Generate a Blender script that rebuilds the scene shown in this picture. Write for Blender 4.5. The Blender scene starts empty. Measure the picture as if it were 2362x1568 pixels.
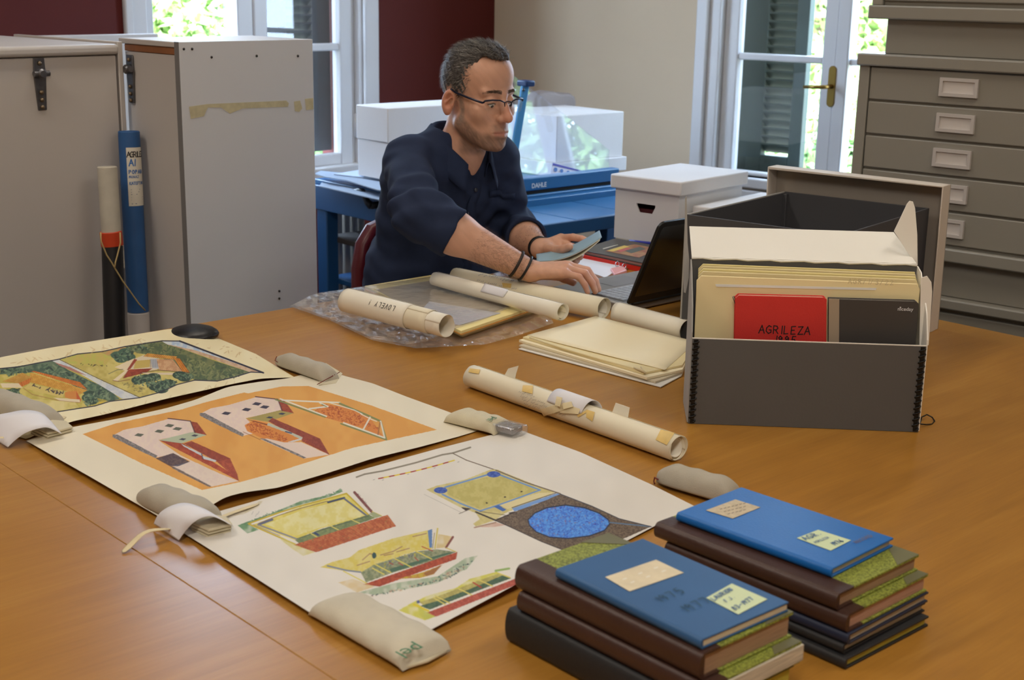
import bpy, bmesh, math, random
import numpy as np
from mathutils import Vector, Matrix, Euler
random.seed(7); np.random.seed(7)
SC = bpy.context.scene
COL = SC.collection
# ------------------------------------------------------------------ camera
FPX, CXP, CYP = 3125.0956, 1181.0, 784.0            # focal length and centre for the 2362 x 1568 frame
RIGHT = Vector((0.6517011, -0.75827233, 0.01757143))
DOWN = Vector((-0.18229166, -0.17907515, -0.96679979))
FWD = Vector((0.73624414, 0.62686136, -0.25493019))
EYE = Vector((0, 0, 1.46))
cam_d = bpy.data.cameras.new('camera'); cam = bpy.data.objects.new('camera', cam_d); COL.objects.link(cam)
m = Matrix.Identity(4)
for i in range(3):
    m[i][0] = RIGHT[i]; m[i][1] = -DOWN[i]; m[i][2] = -FWD[i]; m[i][3] = EYE[i]
cam.matrix_world = m
cam_d.sensor_width = 36; cam_d.lens = FPX / 2362 * 36; cam_d.clip_start = .05; cam_d.clip_end = 200
cam_d.dof.use_dof = True; cam_d.dof.focus_distance = 2.45; cam_d.dof.aperture_fstop = 9.0
SC.camera = cam
# ------------------------------------------------------------------ world, sun, room lamps, exposure
SC.view_settings.view_transform = 'Standard'; SC.view_settings.look = 'None'
SC.view_settings.gamma = 1; SC.view_settings.use_curve_mapping = False
SC.view_settings.exposure = 0.12
W = bpy.data.worlds.new('sky'); SC.world = W; W.use_nodes = True
bg = W.node_tree.nodes['Background']; bg.inputs['Color'].default_value = (0.56, 0.75, 1.0, 1); bg.inputs['Strength'].default_value = 20.0
def light(name, kind, loc, energy, color, size=None, rot=(0, 0, 0)):
    d = bpy.data.lights.new(name, kind); d.energy = energy; d.color = color
    if kind == 'AREA': d.shape = 'RECTANGLE'; d.size, d.size_y = size
    o = bpy.data.objects.new(name, d); COL.objects.link(o); o.location = loc; o.rotation_euler = rot
    return o
sun = light('sun', 'SUN', (0, 0, 12), 14.0, (1.0, .95, .85), rot=(math.radians(40), math.radians(-28), 0))
sun.data.angle = math.radians(1)
WARM = (1.0, .935, .855)
LAMPS = [(2.3, 2.6, 7), (2.3, 0.2, 12), (0.2, 2.6, 16), (-0.5, -0.3, 40)]  # unseen ceiling lamps; the last is placed and strengthened for frontal fill
for (lx, ly, e) in LAMPS:
    light('ceiling_lamp_light', 'AREA', (lx, ly, 3.02), e, WARM, (1.25, .32))
# ------------------------------------------------------------------ pixel helpers (points of the photographed frame onto real surfaces)
def ray(x, y): return RIGHT * ((x - CXP) / FPX) + DOWN * ((y - CYP) / FPX) + FWD
def at(x, y, z=.75):
    d = ray(x, y); return EYE + d * ((z - EYE.z) / d.z)
def at_d(x, y, depth): return EYE + ray(x, y) * depth
def at_x(x, y, X):
    d = ray(x, y); return EYE + d * (X / d.x)
def at_y(x, y, Y):
    d = ray(x, y); return EYE + d * (Y / d.y)
def on_plane(x, y, p0, n):
    d = ray(x, y); return EYE + d * ((Vector(p0) - EYE).dot(n) / d.dot(n))
def to_px(P):
    P = np.asarray(P, float) - np.array(EYE)
    u = P @ np.array(RIGHT); v = P @ np.array(DOWN); w = P @ np.array(FWD)
    return CXP + FPX * u / w, CYP + FPX * v / w
TA = math.radians(83.17653515)
A_DIR = Vector((math.cos(TA), math.sin(TA), 0)); B_DIR = Vector((A_DIR.y, -A_DIR.x, 0)); UP = Vector((0, 0, 1))
# ------------------------------------------------------------------ materials
def lin(c):
    out = []
    for v in c[:3]:
        v = v / 255.0
        out.append(v / 12.92 if v <= .04045 else ((v + .055) / 1.055) ** 2.4)
    return tuple(out) + (1.0,)
MATS = {}
def mat(name, col=(128, 128, 128), rough=.6, metal=0.0, noise=0.0, nscale=8.0, bump=0.0, bscale=60.0, stretch=(1, 1, 1),
        spec=.5, coat=0.0, sheen=0.0, attr=None, sss=0.0, col2=None, emit=None, detail=4.0):
    if name in MATS: return MATS[name]
    M = bpy.data.materials.new(name); M.use_nodes = True; MATS[name] = M
    nt = M.node_tree; N = nt.nodes; Lk = nt.links; b = N['Principled BSDF']
    b.inputs['Base Color'].default_value = lin(col); b.inputs['Roughness'].default_value = rough
    b.inputs['Metallic'].default_value = metal; b.inputs['Specular IOR Level'].default_value = spec
    b.inputs['Coat Weight'].default_value = coat; b.inputs['Coat Roughness'].default_value = .15
    b.inputs['Sheen Weight'].default_value = sheen
    if sss: b.inputs['Subsurface Weight'].default_value = sss; b.inputs['Subsurface Radius'].default_value = (.012, .005, .003); b.inputs['Subsurface Scale'].default_value = .5
    tc = mp = None
    if noise or bump:
        tc = N.new('ShaderNodeTexCoord'); mp = N.new('ShaderNodeMapping'); mp.inputs['Scale'].default_value = stretch
        Lk.new(tc.outputs['Object'], mp.inputs['Vector'])
    src = None
    if attr:
        a = N.new('ShaderNodeAttribute'); a.attribute_name = attr; src = a.outputs['Color']
        Lk.new(src, b.inputs['Base Color'])
    if noise:
        n = N.new('ShaderNodeTexNoise'); n.inputs['Scale'].default_value = nscale; n.inputs['Detail'].default_value = detail
        Lk.new(mp.outputs['Vector'], n.inputs['Vector'])
        r = N.new('ShaderNodeMapRange'); r.inputs['From Min'].default_value = .25; r.inputs['From Max'].default_value = .75
        Lk.new(n.outputs['Fac'], r.inputs['Value'])
        mx = N.new('ShaderNodeMix'); mx.data_type = 'RGBA'
        c = lin(col); c2 = lin(col2) if col2 else tuple(v * (1 - noise) for v in c[:3]) + (1,)
        c1 = c if col2 else tuple(min(1, v * (1 + noise * .6)) for v in c[:3]) + (1,)
        Lk.new(r.outputs['Result'], mx.inputs['Factor'])
        mx.inputs['A'].default_value = c1; mx.inputs['B'].default_value = c2
        if src is not None:
            mx.inputs['A'].default_value = (1, 1, 1, 1); mx.inputs['B'].default_value = (1 - noise,) * 3 + (1,)
            mm = N.new('ShaderNodeMix'); mm.data_type = 'RGBA'; mm.blend_type = 'MULTIPLY'; mm.inputs['Factor'].default_value = 1
            Lk.new(src, mm.inputs['A']); Lk.new(mx.outputs['Result'], mm.inputs['B']); Lk.new(mm.outputs['Result'], b.inputs['Base Color'])
        else:
            Lk.new(mx.outputs['Result'], b.inputs['Base Color'])
    if bump:
        n2 = N.new('ShaderNodeTexNoise'); n2.inputs['Scale'].default_value = bscale; n2.inputs['Detail'].default_value = 5
        Lk.new(mp.outputs['Vector'], n2.inputs['Vector'])
        bp = N.new('ShaderNodeBump'); bp.inputs['Strength'].default_value = bump; bp.inputs['Distance'].default_value = .004
        Lk.new(n2.outputs['Fac'], bp.inputs['Height']); Lk.new(bp.outputs['Normal'], b.inputs['Normal'])
    if emit: b.inputs['Emission Color'].default_value = lin(col); b.inputs['Emission Strength'].default_value = emit
    return M
def glassy(name, tint=(1, 1, 1), base=.05, rough=.0, diffuse=0.0, dcol=(230, 232, 235), bump=0.0, bscale=30.0):
    M = bpy.data.materials.new(name); M.use_nodes = True; nt = M.node_tree; N = nt.nodes; Lk = nt.links; MATS[name] = M
    N.remove(N['Principled BSDF']); out = N['Material Output']
    tr = N.new('ShaderNodeBsdfTransparent'); tr.inputs['Color'].default_value = tint + (1,)
    gl = N.new('ShaderNodeBsdfGlossy'); gl.inputs['Roughness'].default_value = rough
    lw = N.new('ShaderNodeLayerWeight'); lw.inputs['Blend'].default_value = .5
    pw = N.new('ShaderNodeMath'); pw.operation = 'POWER'; pw.inputs[1].default_value = 4.0
    ad = N.new('ShaderNodeMath'); ad.operation = 'MULTIPLY_ADD'; ad.inputs[1].default_value = .85; ad.inputs[2].default_value = base; ad.use_clamp = True
    Lk.new(lw.outputs['Facing'], pw.inputs[0]); Lk.new(pw.outputs[0], ad.inputs[0])
    mx = N.new('ShaderNodeMixShader'); Lk.new(ad.outputs[0], mx.inputs['Fac'])
    first = tr
    if diffuse:
        df = N.new('ShaderNodeBsdfDiffuse'); df.inputs['Color'].default_value = lin(dcol)
        m0 = N.new('ShaderNodeMixShader'); m0.inputs['Fac'].default_value = diffuse
        Lk.new(tr.outputs[0], m0.inputs[1]); Lk.new(df.outputs[0], m0.inputs[2]); first = m0
    Lk.new(first.outputs[0], mx.inputs[1]); Lk.new(gl.outputs[0], mx.inputs[2]); Lk.new(mx.outputs[0], out.inputs['Surface'])
    if bump:
        tc = N.new('ShaderNodeTexCoord'); n2 = N.new('ShaderNodeTexNoise'); n2.inputs['Scale'].default_value = bscale; n2.inputs['Detail'].default_value = 3
        bp = N.new('ShaderNodeBump'); bp.inputs['Strength'].default_value = bump; bp.inputs['Distance'].default_value = .01
        Lk.new(tc.outputs['Object'], n2.inputs['Vector']); Lk.new(n2.outputs['Fac'], bp.inputs['Height']); Lk.new(bp.outputs['Normal'], gl.inputs['Normal']); Lk.new(bp.outputs['Normal'], lw.inputs['Normal'])
    return M
# ------------------------------------------------------------------ objects
def props(o, label=None, cat=None, group=None, kind=None):
    if label: o['label'] = label
    if cat: o['category'] = cat
    if group: o['group'] = group
    if kind: o['kind'] = kind
    return o
def thing(name, label, cat, loc=(0, 0, 0), rz=0.0, group=None):
    o = bpy.data.objects.new(name, None); COL.objects.link(o); o.empty_display_size = .05
    o.location = loc; o.rotation_euler = (0, 0, rz)
    return props(o, label, cat, group)
def xf(o):
    """world matrix of an object that has not been evaluated yet"""
    M = o.matrix_basis.copy()
    return xf(o.parent) @ M if o.parent else M
class MB:
    """collects shapes and links them as ONE mesh object"""
    def __init__(s): s.v = []; s.f = []; s.mi = []; s.cur = 0
    def mesh(s, vs, fs):
        o = len(s.v); s.v += [Vector(p) for p in vs]
        for f in fs: s.f.append(tuple(i + o for i in f)); s.mi.append(s.cur)
        return s
    def hexa(s, c):
        return s.mesh(c, [(0, 3, 2, 1), (4, 5, 6, 7), (0, 1, 5, 4), (1, 2, 6, 5), (2, 3, 7, 6), (3, 0, 4, 7)])
    def box(s, x0, x1, y0, y1, z0, z1, M=None):
        c = [Vector(p) for p in ((x0, y0, z0), (x1, y0, z0), (x1, y1, z0), (x0, y1, z0), (x0, y0, z1), (x1, y0, z1), (x1, y1, z1), (x0, y1, z1))]
        if M is not None: c = [M @ p for p in c]
        return s.hexa(c)
    def bar(s, a, b, w, h, up=(0, 0, 1)):
        a = Vector(a); b = Vector(b); d = (b - a).normalized(); u = Vector(up); r = d.cross(u).normalized(); u = r.cross(d)
        r *= w / 2; u *= h / 2
        return s.hexa([a - r - u, a + r - u, b + r - u, b - r - u, a - r + u, a + r + u, b + r + u, b - r + u])
    def prism(s, poly, z0, z1, M=None):
        n = len(poly); vs = [Vector((p[0], p[1], z0)) for p in poly] + [Vector((p[0], p[1], z1)) for p in poly]
        if M is not None: vs = [M @ p for p in vs]
        fs = [tuple(range(n - 1, -1, -1)), tuple(range(n, 2 * n))] + [(i, (i + 1) % n, n + (i + 1) % n, n + i) for i in range(n)]
        return s.mesh(vs, fs)
    def slab(s, pts, th):
        """thin plate through the given loop of points, thickened along its normal"""
        pts = [Vector(p) for p in pts]; n = (pts[1] - pts[0]).cross(pts[-1] - pts[0]).normalized() * th; k = len(pts)
        vs = pts + [p + n for p in pts]
        return s.mesh(vs, [tuple(range(k - 1, -1, -1)), tuple(range(k, 2 * k))] + [(i, (i + 1) % k, k + (i + 1) % k, k + i) for i in range(k)])
    def tube(s, path, r, n=10, cap=True, closed=False):
        path = [Vector(p) for p in path]; k = len(path); rs = r if hasattr(r, '__len__') else [r] * k
        vs = []; prev = None
        for i, p in enumerate(path):
            if closed: d = (path[(i + 1) % k] - path[i - 1])
            else: d = path[min(i + 1, k - 1)] - path[max(i - 1, 0)]
            d = d.normalized()
            if prev is None:
                a = Vector((0, 0, 1)) if abs(d.z) < .9 else Vector((1, 0, 0)); u = d.cross(a).normalized()
            else:
                u = prev - d * prev.dot(d); u = u.normalized() if u.length > 1e-6 else d.orthogonal().normalized()
            prev = u; w = d.cross(u)
            for j in range(n):
                t = 2 * math.pi * j / n; vs.append(p + (u * math.cos(t) + w * math.sin(t)) * rs[i])
        fs = []
        for i in range(k if closed else k - 1):
            i2 = (i + 1) % k
            for j in range(n): fs.append((i * n + j, i * n + (j + 1) % n, i2 * n + (j + 1) % n, i2 * n + j))
        if cap and not closed: fs += [tuple(range(n - 1, -1, -1)), tuple(range((k - 1) * n, k * n))]
        return s.mesh(vs, fs)
    def lathe(s, prof, n=24, M=None):
        vs = [Vector((r * math.cos(2 * math.pi * j / n), r * math.sin(2 * math.pi * j / n), z)) for r, z in prof for j in range(n)]
        if M is not None: vs = [M @ p for p in vs]
        fs = [(i * n + j, i * n + (j + 1) % n, (i + 1) * n + (j + 1) % n, (i + 1) * n + j) for i in range(len(prof) - 1) for j in range(n)]
        fs += [tuple(range(n - 1, -1, -1)), tuple(range((len(prof) - 1) * n, len(prof) * n))]
        return s.mesh(vs, fs)
    def grid(s, fn, nu, nv):
        vs = [fn(i / nu, j / nv) for j in range(nv + 1) for i in range(nu + 1)]
        return s.mesh(vs, [(j * (nu + 1) + i, j * (nu + 1) + i + 1, (j + 1) * (nu + 1) + i + 1, (j + 1) * (nu + 1) + i) for j in range(nv) for i in range(nu)])
    def build(s, name, mats, parent=None, world=True, smooth=False, bevel=0.0, seg=2, solid=0.0, label=None, kind=None, weld=False, angle=None, subd=0):
        me = bpy.data.meshes.new(name)
        vs = s.v
        if parent is not None and world:
            I = xf(parent).inverted(); vs = [I @ p for p in vs]
        me.from_pydata([tuple(p) for p in vs], [], s.f)
        mats = mats if isinstance(mats, (list, tuple)) else [mats]
        for q in mats: me.materials.append(q)
        me.polygons.foreach_set('material_index', s.mi)
        bm = bmesh.new(); bm.from_mesh(me)
        if weld: bmesh.ops.remove_doubles(bm, verts=bm.verts, dist=1e-5)
        bmesh.ops.recalc_face_normals(bm, faces=bm.faces); bm.to_mesh(me); bm.free()
        o = bpy.data.objects.new(name, me); COL.objects.link(o)
        if parent is not None: o.parent = parent
        if solid:
            md = o.modifiers.new('thickness', 'SOLIDIFY'); md.thickness = solid; md.offset = 0
        if bevel:
            md = o.modifiers.new('edge', 'BEVEL'); md.width = bevel; md.segments = seg; md.limit_method = 'ANGLE'; md.angle_limit = math.radians(40); md.use_clamp_overlap = True
        if subd:
            md = o.modifiers.new('smooth', 'SUBSURF'); md.levels = subd; md.render_levels = subd
        if smooth or bevel or subd:
            me.polygons.foreach_set('use_smooth', [True] * len(me.polygons))
            if (angle or bevel) and not subd: me.set_sharp_from_angle(angle=math.radians(angle or 35))
        props(o, label, None, None, kind)
        return o
def copy_tree(o, parent=None):
    c = o.copy(); COL.objects.link(c)
    if parent is not None: c.parent = parent
    for ch in [x for x in SC.objects if x.parent == o]: copy_tree(ch, c)
    return c
def text_mb(mb, txt, origin, ux, uy, size, lift=.0006, spacing=1.0, thick=0.0):
    """printed words as flat geometry: origin is the left end of the baseline"""
    cu = bpy.data.curves.new('t', 'FONT'); cu.body = txt; cu.size = size; cu.space_character = spacing; cu.resolution_u = 3
    cu.offset = thick
    to = bpy.data.objects.new('t', cu); COL.objects.link(to)
    dg = bpy.context.evaluated_depsgraph_get(); dg.update()
    me = bpy.data.meshes.new_from_object(to.evaluated_get(dg))
    o = Vector(origin); ux = Vector(ux).normalized(); uy = Vector(uy).normalized(); n = ux.cross(uy).normalized()
    mb.mesh([o + ux * v.co.x + uy * v.co.y + n * lift for v in me.vertices], [tuple(p.vertices) for p in me.polygons])
    bpy.data.meshes.remove(me); bpy.data.objects.remove(to); bpy.data.curves.remove(cu)
# a hand-drawn capital alphabet: polylines in a unit box
STROKES = {'A': [[(0, 0), (.45, 1), (.85, 0)], [(.15, .38), (.72, .42)]], 'G': [[(.8, .85), (.45, 1), (.1, .7), (.05, .3), (.4, 0), (.8, .15), (.8, .45), (.5, .45)]],
 'R': [[(.1, 0), (.1, 1), (.6, .95), (.75, .72), (.55, .5), (.1, .48)], [(.4, .48), (.8, 0)]], 'I': [[(.3, 0), (.35, 1)]], 'L': [[(.15, 1), (.1, 0), (.7, .05)]],
 'E': [[(.75, 1), (.15, .95), (.1, 0), (.75, .03)], [(.12, .5), (.6, .52)]], 'Z': [[(.1, .95), (.8, 1), (.1, 0), (.85, .05)]], '1': [[(.3, 0), (.4, 1)]],
 '9': [[(.7, .75), (.4, 1), (.15, .75), (.35, .5), (.7, .75), (.65, .3), (.5, 0)]], '5': [[(.8, 1), (.3, 1), (.2, .55), (.6, .6), (.75, .3), (.5, 0), (.15, .05)]],
 '7': [[(.1, 1), (.75, .95), (.35, 0)]], '3': [[(.1, .95), (.6, 1), (.7, .75), (.35, .55), (.75, .35), (.5, 0), (.1, .08)]], '4': [[(.45, 1), (.1, .4), (.8, .4)], [(.6, .65), (.55, 0)]],
 'O': [[(.4, 1), (.1, .6), (.2, .1), (.55, 0), (.8, .4), (.7, .9), (.4, 1)]], 'V': [[(.1, 1), (.4, 0), (.8, 1)]], 'Y': [[(.1, 1), (.4, .55), (.75, 1)], [(.4, .55), (.3, 0)]],
 '!': [[(.3, 1), (.3, .35)], [(.3, .1), (.3, .02)]], '-': [[(.1, .45), (.7, .5)]], '.': [[(.2, .02), (.25, .06)]], 'N': [[(.1, 0), (.1, 1), (.7, 0), (.75, 1)]], 'U': [[(.1, 1), (.12, .2), (.45, 0), (.7, .2), (.75, 1)]],
 'F': [[(.75, 1), (.15, 1), (.1, 0)], [(.12, .5), (.55, .52)]], 'P': [[(.1, 0), (.1, 1), (.65, .95), (.7, .6), (.1, .5)]], 'M': [[(.05, 0), (.15, 1), (.45, .4), (.75, 1), (.85, 0)]], 'H': [[(.1, 0), (.1, 1)], [(.75, 0), (.75, 1)], [(.1, .5), (.75, .5)]],
 'T': [[(.05, 1), (.8, 1)], [(.42, 1), (.4, 0)]], 'S': [[(.75, .9), (.35, 1), (.15, .75), (.65, .4), (.55, .05), (.1, .08)]], 'K': [[(.1, 0), (.1, 1)], [(.7, 1), (.12, .45), (.75, 0)]], 'B': [[(.1, 0), (.1, 1), (.6, .9), (.5, .55), (.1, .5)], [(.5, .52), (.7, .25), (.1, 0)]],
 'D': [[(.1, 0), (.1, 1), (.6, .85), (.75, .4), (.5, .05), (.1, 0)]], 'J': [[(.6, 1), (.6, .2), (.35, 0), (.1, .2)]], '8': [[(.4, .52), (.15, .75), (.4, 1), (.65, .75), (.4, .52), (.1, .25), (.4, 0), (.72, .25), (.4, .52)]], '6': [[(.65, 1), (.25, .6), (.15, .2), (.45, 0), (.7, .25), (.45, .5), (.2, .3)]], '2': [[(.1, .8), (.4, 1), (.7, .75), (.1, 0), (.8, .05)]], '0': [[(.4, 1), (.1, .6), (.2, .1), (.55, 0), (.75, .4), (.65, .9), (.4, 1)]], '/': [[(.05, 0), (.6, 1)]],
 'C': [[(.75, .85), (.4, 1), (.1, .6), (.15, .15), (.5, 0), (.8, .15)]], ',': [[(.3, .1), (.15, -.15)]], ' ': []}
def hand_mb(mb, txt, origin, ux, uy, size, w, lift=.0006, step=.95, surf=None):
    """handwriting: flat ribbons along the strokes; surf maps (x, y) to a curved surface point"""
    o = Vector(origin) if origin is not None else None
    if surf is None:
        ux = Vector(ux).normalized(); uy = Vector(uy).normalized(); n = ux.cross(uy).normalized()
        surf = lambda x, y: o + ux * x + uy * y + n * lift
    x0 = 0.0
    for ch in txt:
        for st in STROKES.get(ch, []):
            pts = [(x0 + p[0] * size * .8, p[1] * size) for p in st]
            for (a, b) in zip(pts[:-1], pts[1:]):
                dx, dy = b[0] - a[0], b[1] - a[1]; L = math.hypot(dx, dy) or 1e-6
                ex, ey = dx / L * w * .4, dy / L * w * .4; px_, py_ = -dy / L * w / 2, dx / L * w / 2
                k = max(1, int(L / .01))
                for q in range(k):
                    s0 = q / k; s1 = (q + 1) / k
                    ax = a[0] + dx * s0 - (ex if q == 0 else 0); ay = a[1] + dy * s0 - (ey if q == 0 else 0)
                    bx = a[0] + dx * s1 + (ex if q == k - 1 else 0); by = a[1] + dy * s1 + (ey if q == k - 1 else 0)
                    mb.mesh([surf(ax - px_, ay - py_), surf(bx - px_, by - py_), surf(bx + px_, by + py_), surf(ax + px_, ay + py_)], [(0, 1, 2, 3)])
        x0 += size * step * (.5 if ch in 'I1!.' else 1)
# ------------------------------------------------------------------ room shell
XW, YW, ZC = 4.78, 4.21, 3.15
red = mat('oxblood_wall_paint', (88, 15, 5), .75, noise=.06, nscale=5, bump=.05, bscale=200)
cream = mat('cream_wall_paint', (214, 195, 168), .8, noise=.05, nscale=2, bump=.05, bscale=150)
whitep = mat('white_gloss_paint', (218, 219, 222), .35, noise=.03, nscale=6)
floorm = mat('grey_brown_floor', (110, 92, 76), .45, noise=.2, nscale=3)
ceilm = mat('ceiling_paint', (225, 222, 214), .9)
def struct(mb, name, m, **k): return mb.build(name, m, None, kind='structure', **k)
def sx(x, y): return at_y(x, y, YW).x            # left (red) wall: its x for a point of the picture
def sy(x, y): return at_x(x, y, XW).y
# window 1 in the red wall
w1x0, w1x1 = sx(300, 60), sx(838, 250)
w1z0 = at_y(780, 388, YW).z + .0; w1z1 = 2.75
T = .26
b = MB(); b.box(-2.6, w1x0, YW, YW + T, 0, ZC); b.box(w1x1, XW + T, YW, YW + T, 0, ZC); b.box(w1x0, w1x1, YW, YW + T, 0, w1z0); b.box(w1x0, w1x1, YW, YW + T, w1z1, ZC)
struct(b, 'wall_left', red)
w2y1, w2y0 = sy(1628, 200), sy(1890, 200) - (sy(1628, 200) - sy(1890, 200)) * 1.06
w2z0 = at_x(1720, 402, XW).z - .01; w2z1 = 2.75
b = MB(); b.box(XW, XW + T, w2y1, YW, 0, ZC); b.box(XW, XW + T, -2.6, w2y0, 0, ZC); b.box(XW, XW + T, w2y0, w2y1, 0, w2z0); b.box(XW, XW + T, w2y0, w2y1, w2z1, ZC)
struct(b, 'wall_right', cream)
b = MB(); b.box(-2.6 - T, -2.6, -2.6, YW + T, 0, ZC); struct(b, 'wall_back', cream)
b = MB(); b.box(-2.6 - T, XW + T, -2.6 - T, -2.6, 0, ZC); struct(b, 'wall_near', cream)
b = MB(); b.box(-2.9, XW + T, -2.9, YW + T, -.1, 0); struct(b, 'floor', floorm)
b = MB(); b.box(-2.9, XW + T, -2.9, YW + T, ZC, ZC + .1); struct(b, 'ceiling', ceilm)
b = MB(); b.box(-2.6, XW, YW - .015, YW, 0, .12); struct(b, 'baseboard_left', whitep, bevel=.004)
b = MB(); b.box(XW - .015, XW, -2.6, YW, 0, .12); struct(b, 'baseboard_right', whitep, bevel=.004)
lampglow = mat('lamp_diffuser', (255, 236, 205), .5, emit=3.0)
for (lx, ly, e), where in zip(LAMPS, ('over the far end of the work table', 'over the middle of the work table', 'in front of the crates', 'unseen behind the camera, set strong for frontal light')):
    t = thing('ceiling_lamp', 'long white ceiling lamp ' + where, 'lamp', (lx, ly, ZC), 0, 'ceiling lamps above the table')
    b = MB(); b.box(lx - .68, lx + .68, ly - .19, ly + .19, 3.07, ZC); b.build('housing', whitep, t, bevel=.01)
    b = MB(); b.box(lx - .65, lx + .65, ly - .17, ly + .17, 3.055, 3.068); b.build('diffuser', lampglow, t, bevel=.004)
# --- window joinery; F maps (along, up, depth) to the room
glass = glassy('window_glass', base=.04)
def window(n, F, L, zb, zt, bars, casing, rails):
    """bars: [(u0, u1, name)], in metres along the wall; rails: [(u0, u1, z0, z1)]"""
    t = thing('window_%d' % n, None, None); t['kind'] = 'structure'
    for (u0, u1, d0, d1, nm) in bars:
        b = MB(); b.hexa([F(u0, zb, d0), F(u1, zb, d0), F(u1, zb, d1), F(u0, zb, d1), F(u0, zt, d0), F(u1, zt, d0), F(u1, zt, d1), F(u0, zt, d1)]); b.build(nm, whitep, t, bevel=.006)
    for (u0, u1, z0, z1, d0, d1, nm) in rails:
        b = MB(); b.hexa([F(u0, z0, d0), F(u1, z0, d0), F(u1, z0, d1), F(u0, z0, d1), F(u0, z1, d0), F(u1, z1, d0), F(u1, z1, d1), F(u0, z1, d1)]); b.build(nm, whitep, t, bevel=.006)
    return t
F1 = lambda u, z, d: Vector((u, YW + d, z))
F2 = lambda u, z, d: Vector((XW + d, u, z))
a = lambda px, py=200: sx(px, py)
zr0, zr1 = at_y(780, 118, YW).z, at_y(780, 101, YW).z
zg = at_y(780, 357, YW).z
c0 = w1x0
win1 = window(1, F1, None, w1z0, w1z1,
  [(c0, a(340, 60), -.004, .10, 'jamb'), (a(340, 60), a(367, 60), .03, .08, 'sash_stile'), (a(560, 60), a(596, 60), .03, .08, 'sash_stile'), (a(596, 60), a(627, 60), .025, .085, 'meeting_stile'), (a(797), a(830), .03, .08, 'sash_stile'), (a(830), w1x1, -.004, .10, 'jamb')],
  None,
  [(a(367, 60), a(560, 60), zr0, zr1, .035, .075, 'glazing_bar'), (a(627, 60), a(797), zr0, zr1, .035, .075, 'glazing_bar'), (a(367, 60), a(560, 60), w1z0 + .01, zg, .03, .08, 'sash_rail'), (a(627, 60), a(797), w1z0 + .01, zg, .03, .08, 'sash_rail'),
   (a(367, 60), a(560, 60), 2.62, w1z1, .03, .08, 'sash_rail'), (a(627, 60), a(797), 2.62, w1z1, .03, .08, 'sash_rail'),
   (c0, w1x1, w1z0 - .04, w1z0 + .012, -.03, .24, 'window_sill')])
for (u0, u1) in ((a(367, 60), a(560, 60)), (a(627, 60), a(797))):
    for (z0, z1) in ((zg, zr0), (zr1, 2.62)):
        b = MB(); b.box(u0 - .005, u1 + .005, YW + .053, YW + .057, z0 - .005, z1 + .005); b.build('pane', glass, win1)
for zz in (at_y(828, 290, YW).z, 1.9):
    b = MB(); b.tube([F1(a(829), zz - .05, .026), F1(a(829), zz + .05, .026)], .008, 8); b.build('hinge', whitep, win1, smooth=True)
b = MB(); e0, e1 = sx(283, 60), sx(868, 250)
b.box(e0, w1x0 + .004, YW - .022, YW, w1z0 - .06, w1z1 + .09); b.box(w1x1 - .004, e1, YW - .022, YW, w1z0 - .06, w1z1 + .09); b.box(e0, e1, YW - .022, YW, w1z1, w1z1 + .09); b.box(e0, e1, YW - .022, YW, w1z0 - .10, w1z0 - .05)
struct(b, 'trim_1', whitep, bevel=.006)
# window 2 in the cream wall (runs towards smaller y)
q = lambda px, py=200: sy(px, py)
zr0, zr1 = at_x(1790, 143, XW).z, at_x(1790, 127, XW).z
zg = at_x(1720, 398, XW).z
win2 = window(2, F2, None, w2z0, w2z1,
  [(q(1655), w2y1, -.004, .10, 'jamb'), (q(1688), q(1655), .03, .08, 'sash_stile'), (q(1915), q(1882), .03, .08, 'sash_stile'), (q(1945), q(1915), .022, .085, 'meeting_stile'), (w2y0 + .13, w2y0 + .19, .03, .08, 'sash_stile'), (w2y0, w2y0 + .13, -.004, .10, 'jamb')],
  None,
  [(q(1882), q(1688), zr0, zr1, .035, .075, 'glazing_bar'), (w2y0 + .19, q(1945), zr0, zr1, .035, .075, 'glazing_bar'), (q(1882), q(1688), w2z0, zg, .03, .08, 'sash_rail'), (w2y0 + .19, q(1945), w2z0, zg, .03, .08, 'sash_rail'),
   (q(1882), q(1688), 2.62, w2z1, .03, .08, 'sash_rail'), (w2y0 + .19, q(1945), 2.62, w2z1, .03, .08, 'sash_rail'), (w2y0, w2y1, w2z0 - .04, w2z0, -.03, .24, 'window_sill')])
for (u0, u1) in ((q(1882), q(1688)), (w2y0 + .19, q(1945))):
    for (z0, z1) in ((zg, zr0), (zr1, 2.62)):
        b = MB(); b.box(XW + .053, XW + .057, u0 - .005, u1 + .005, z0 - .005, z1 + .005); b.build('pane', glass, win2)
brass = mat('brass', (150, 122, 62), .35, metal=.9)
hy = q(1912); hz = at_x(1912, 200, XW).z
b = MB()
pts = [(math.cos(t) * .016, math.sin(t) * .016) for t in np.linspace(0, math.pi, 9)]
loop = [(y, z + .062) for y, z in pts] + [(-y, -z - .062) for y, z in pts]
b.prism(loop, 0, .006, Matrix(((0, 0, -1, XW + .024), (1, 0, 0, hy), (0, 1, 0, hz), (0, 0, 0, 1))))
hp = b.build('handle_plate', brass, win2, bevel=.002, label='brass handle plate')
b = MB(); b.tube([(XW + .02, hy, hz), (XW - .03, hy, hz), (XW - .04, hy + .01, hz), (XW - .042, hy + .085, hz - .004)], [.008, .008, .008, .006], 10); b.build('lever', brass, hp, smooth=True, world=True)
b = MB(); e1, e0 = sy(1604, 200), w2y0 - .1
b.box(XW - .022, XW, w2y1 - .004, e1, w2z0 - .06, w2z1 + .09); b.box(XW - .022, XW, e0, w2y0 + .004, w2z0 - .06, w2z1 + .09); b.box(XW - .022, XW, e0, e1, w2z1, w2z1 + .09); b.box(XW - .022, XW, e0, e1, w2z0 - .13, w2z0 - .05)
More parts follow.
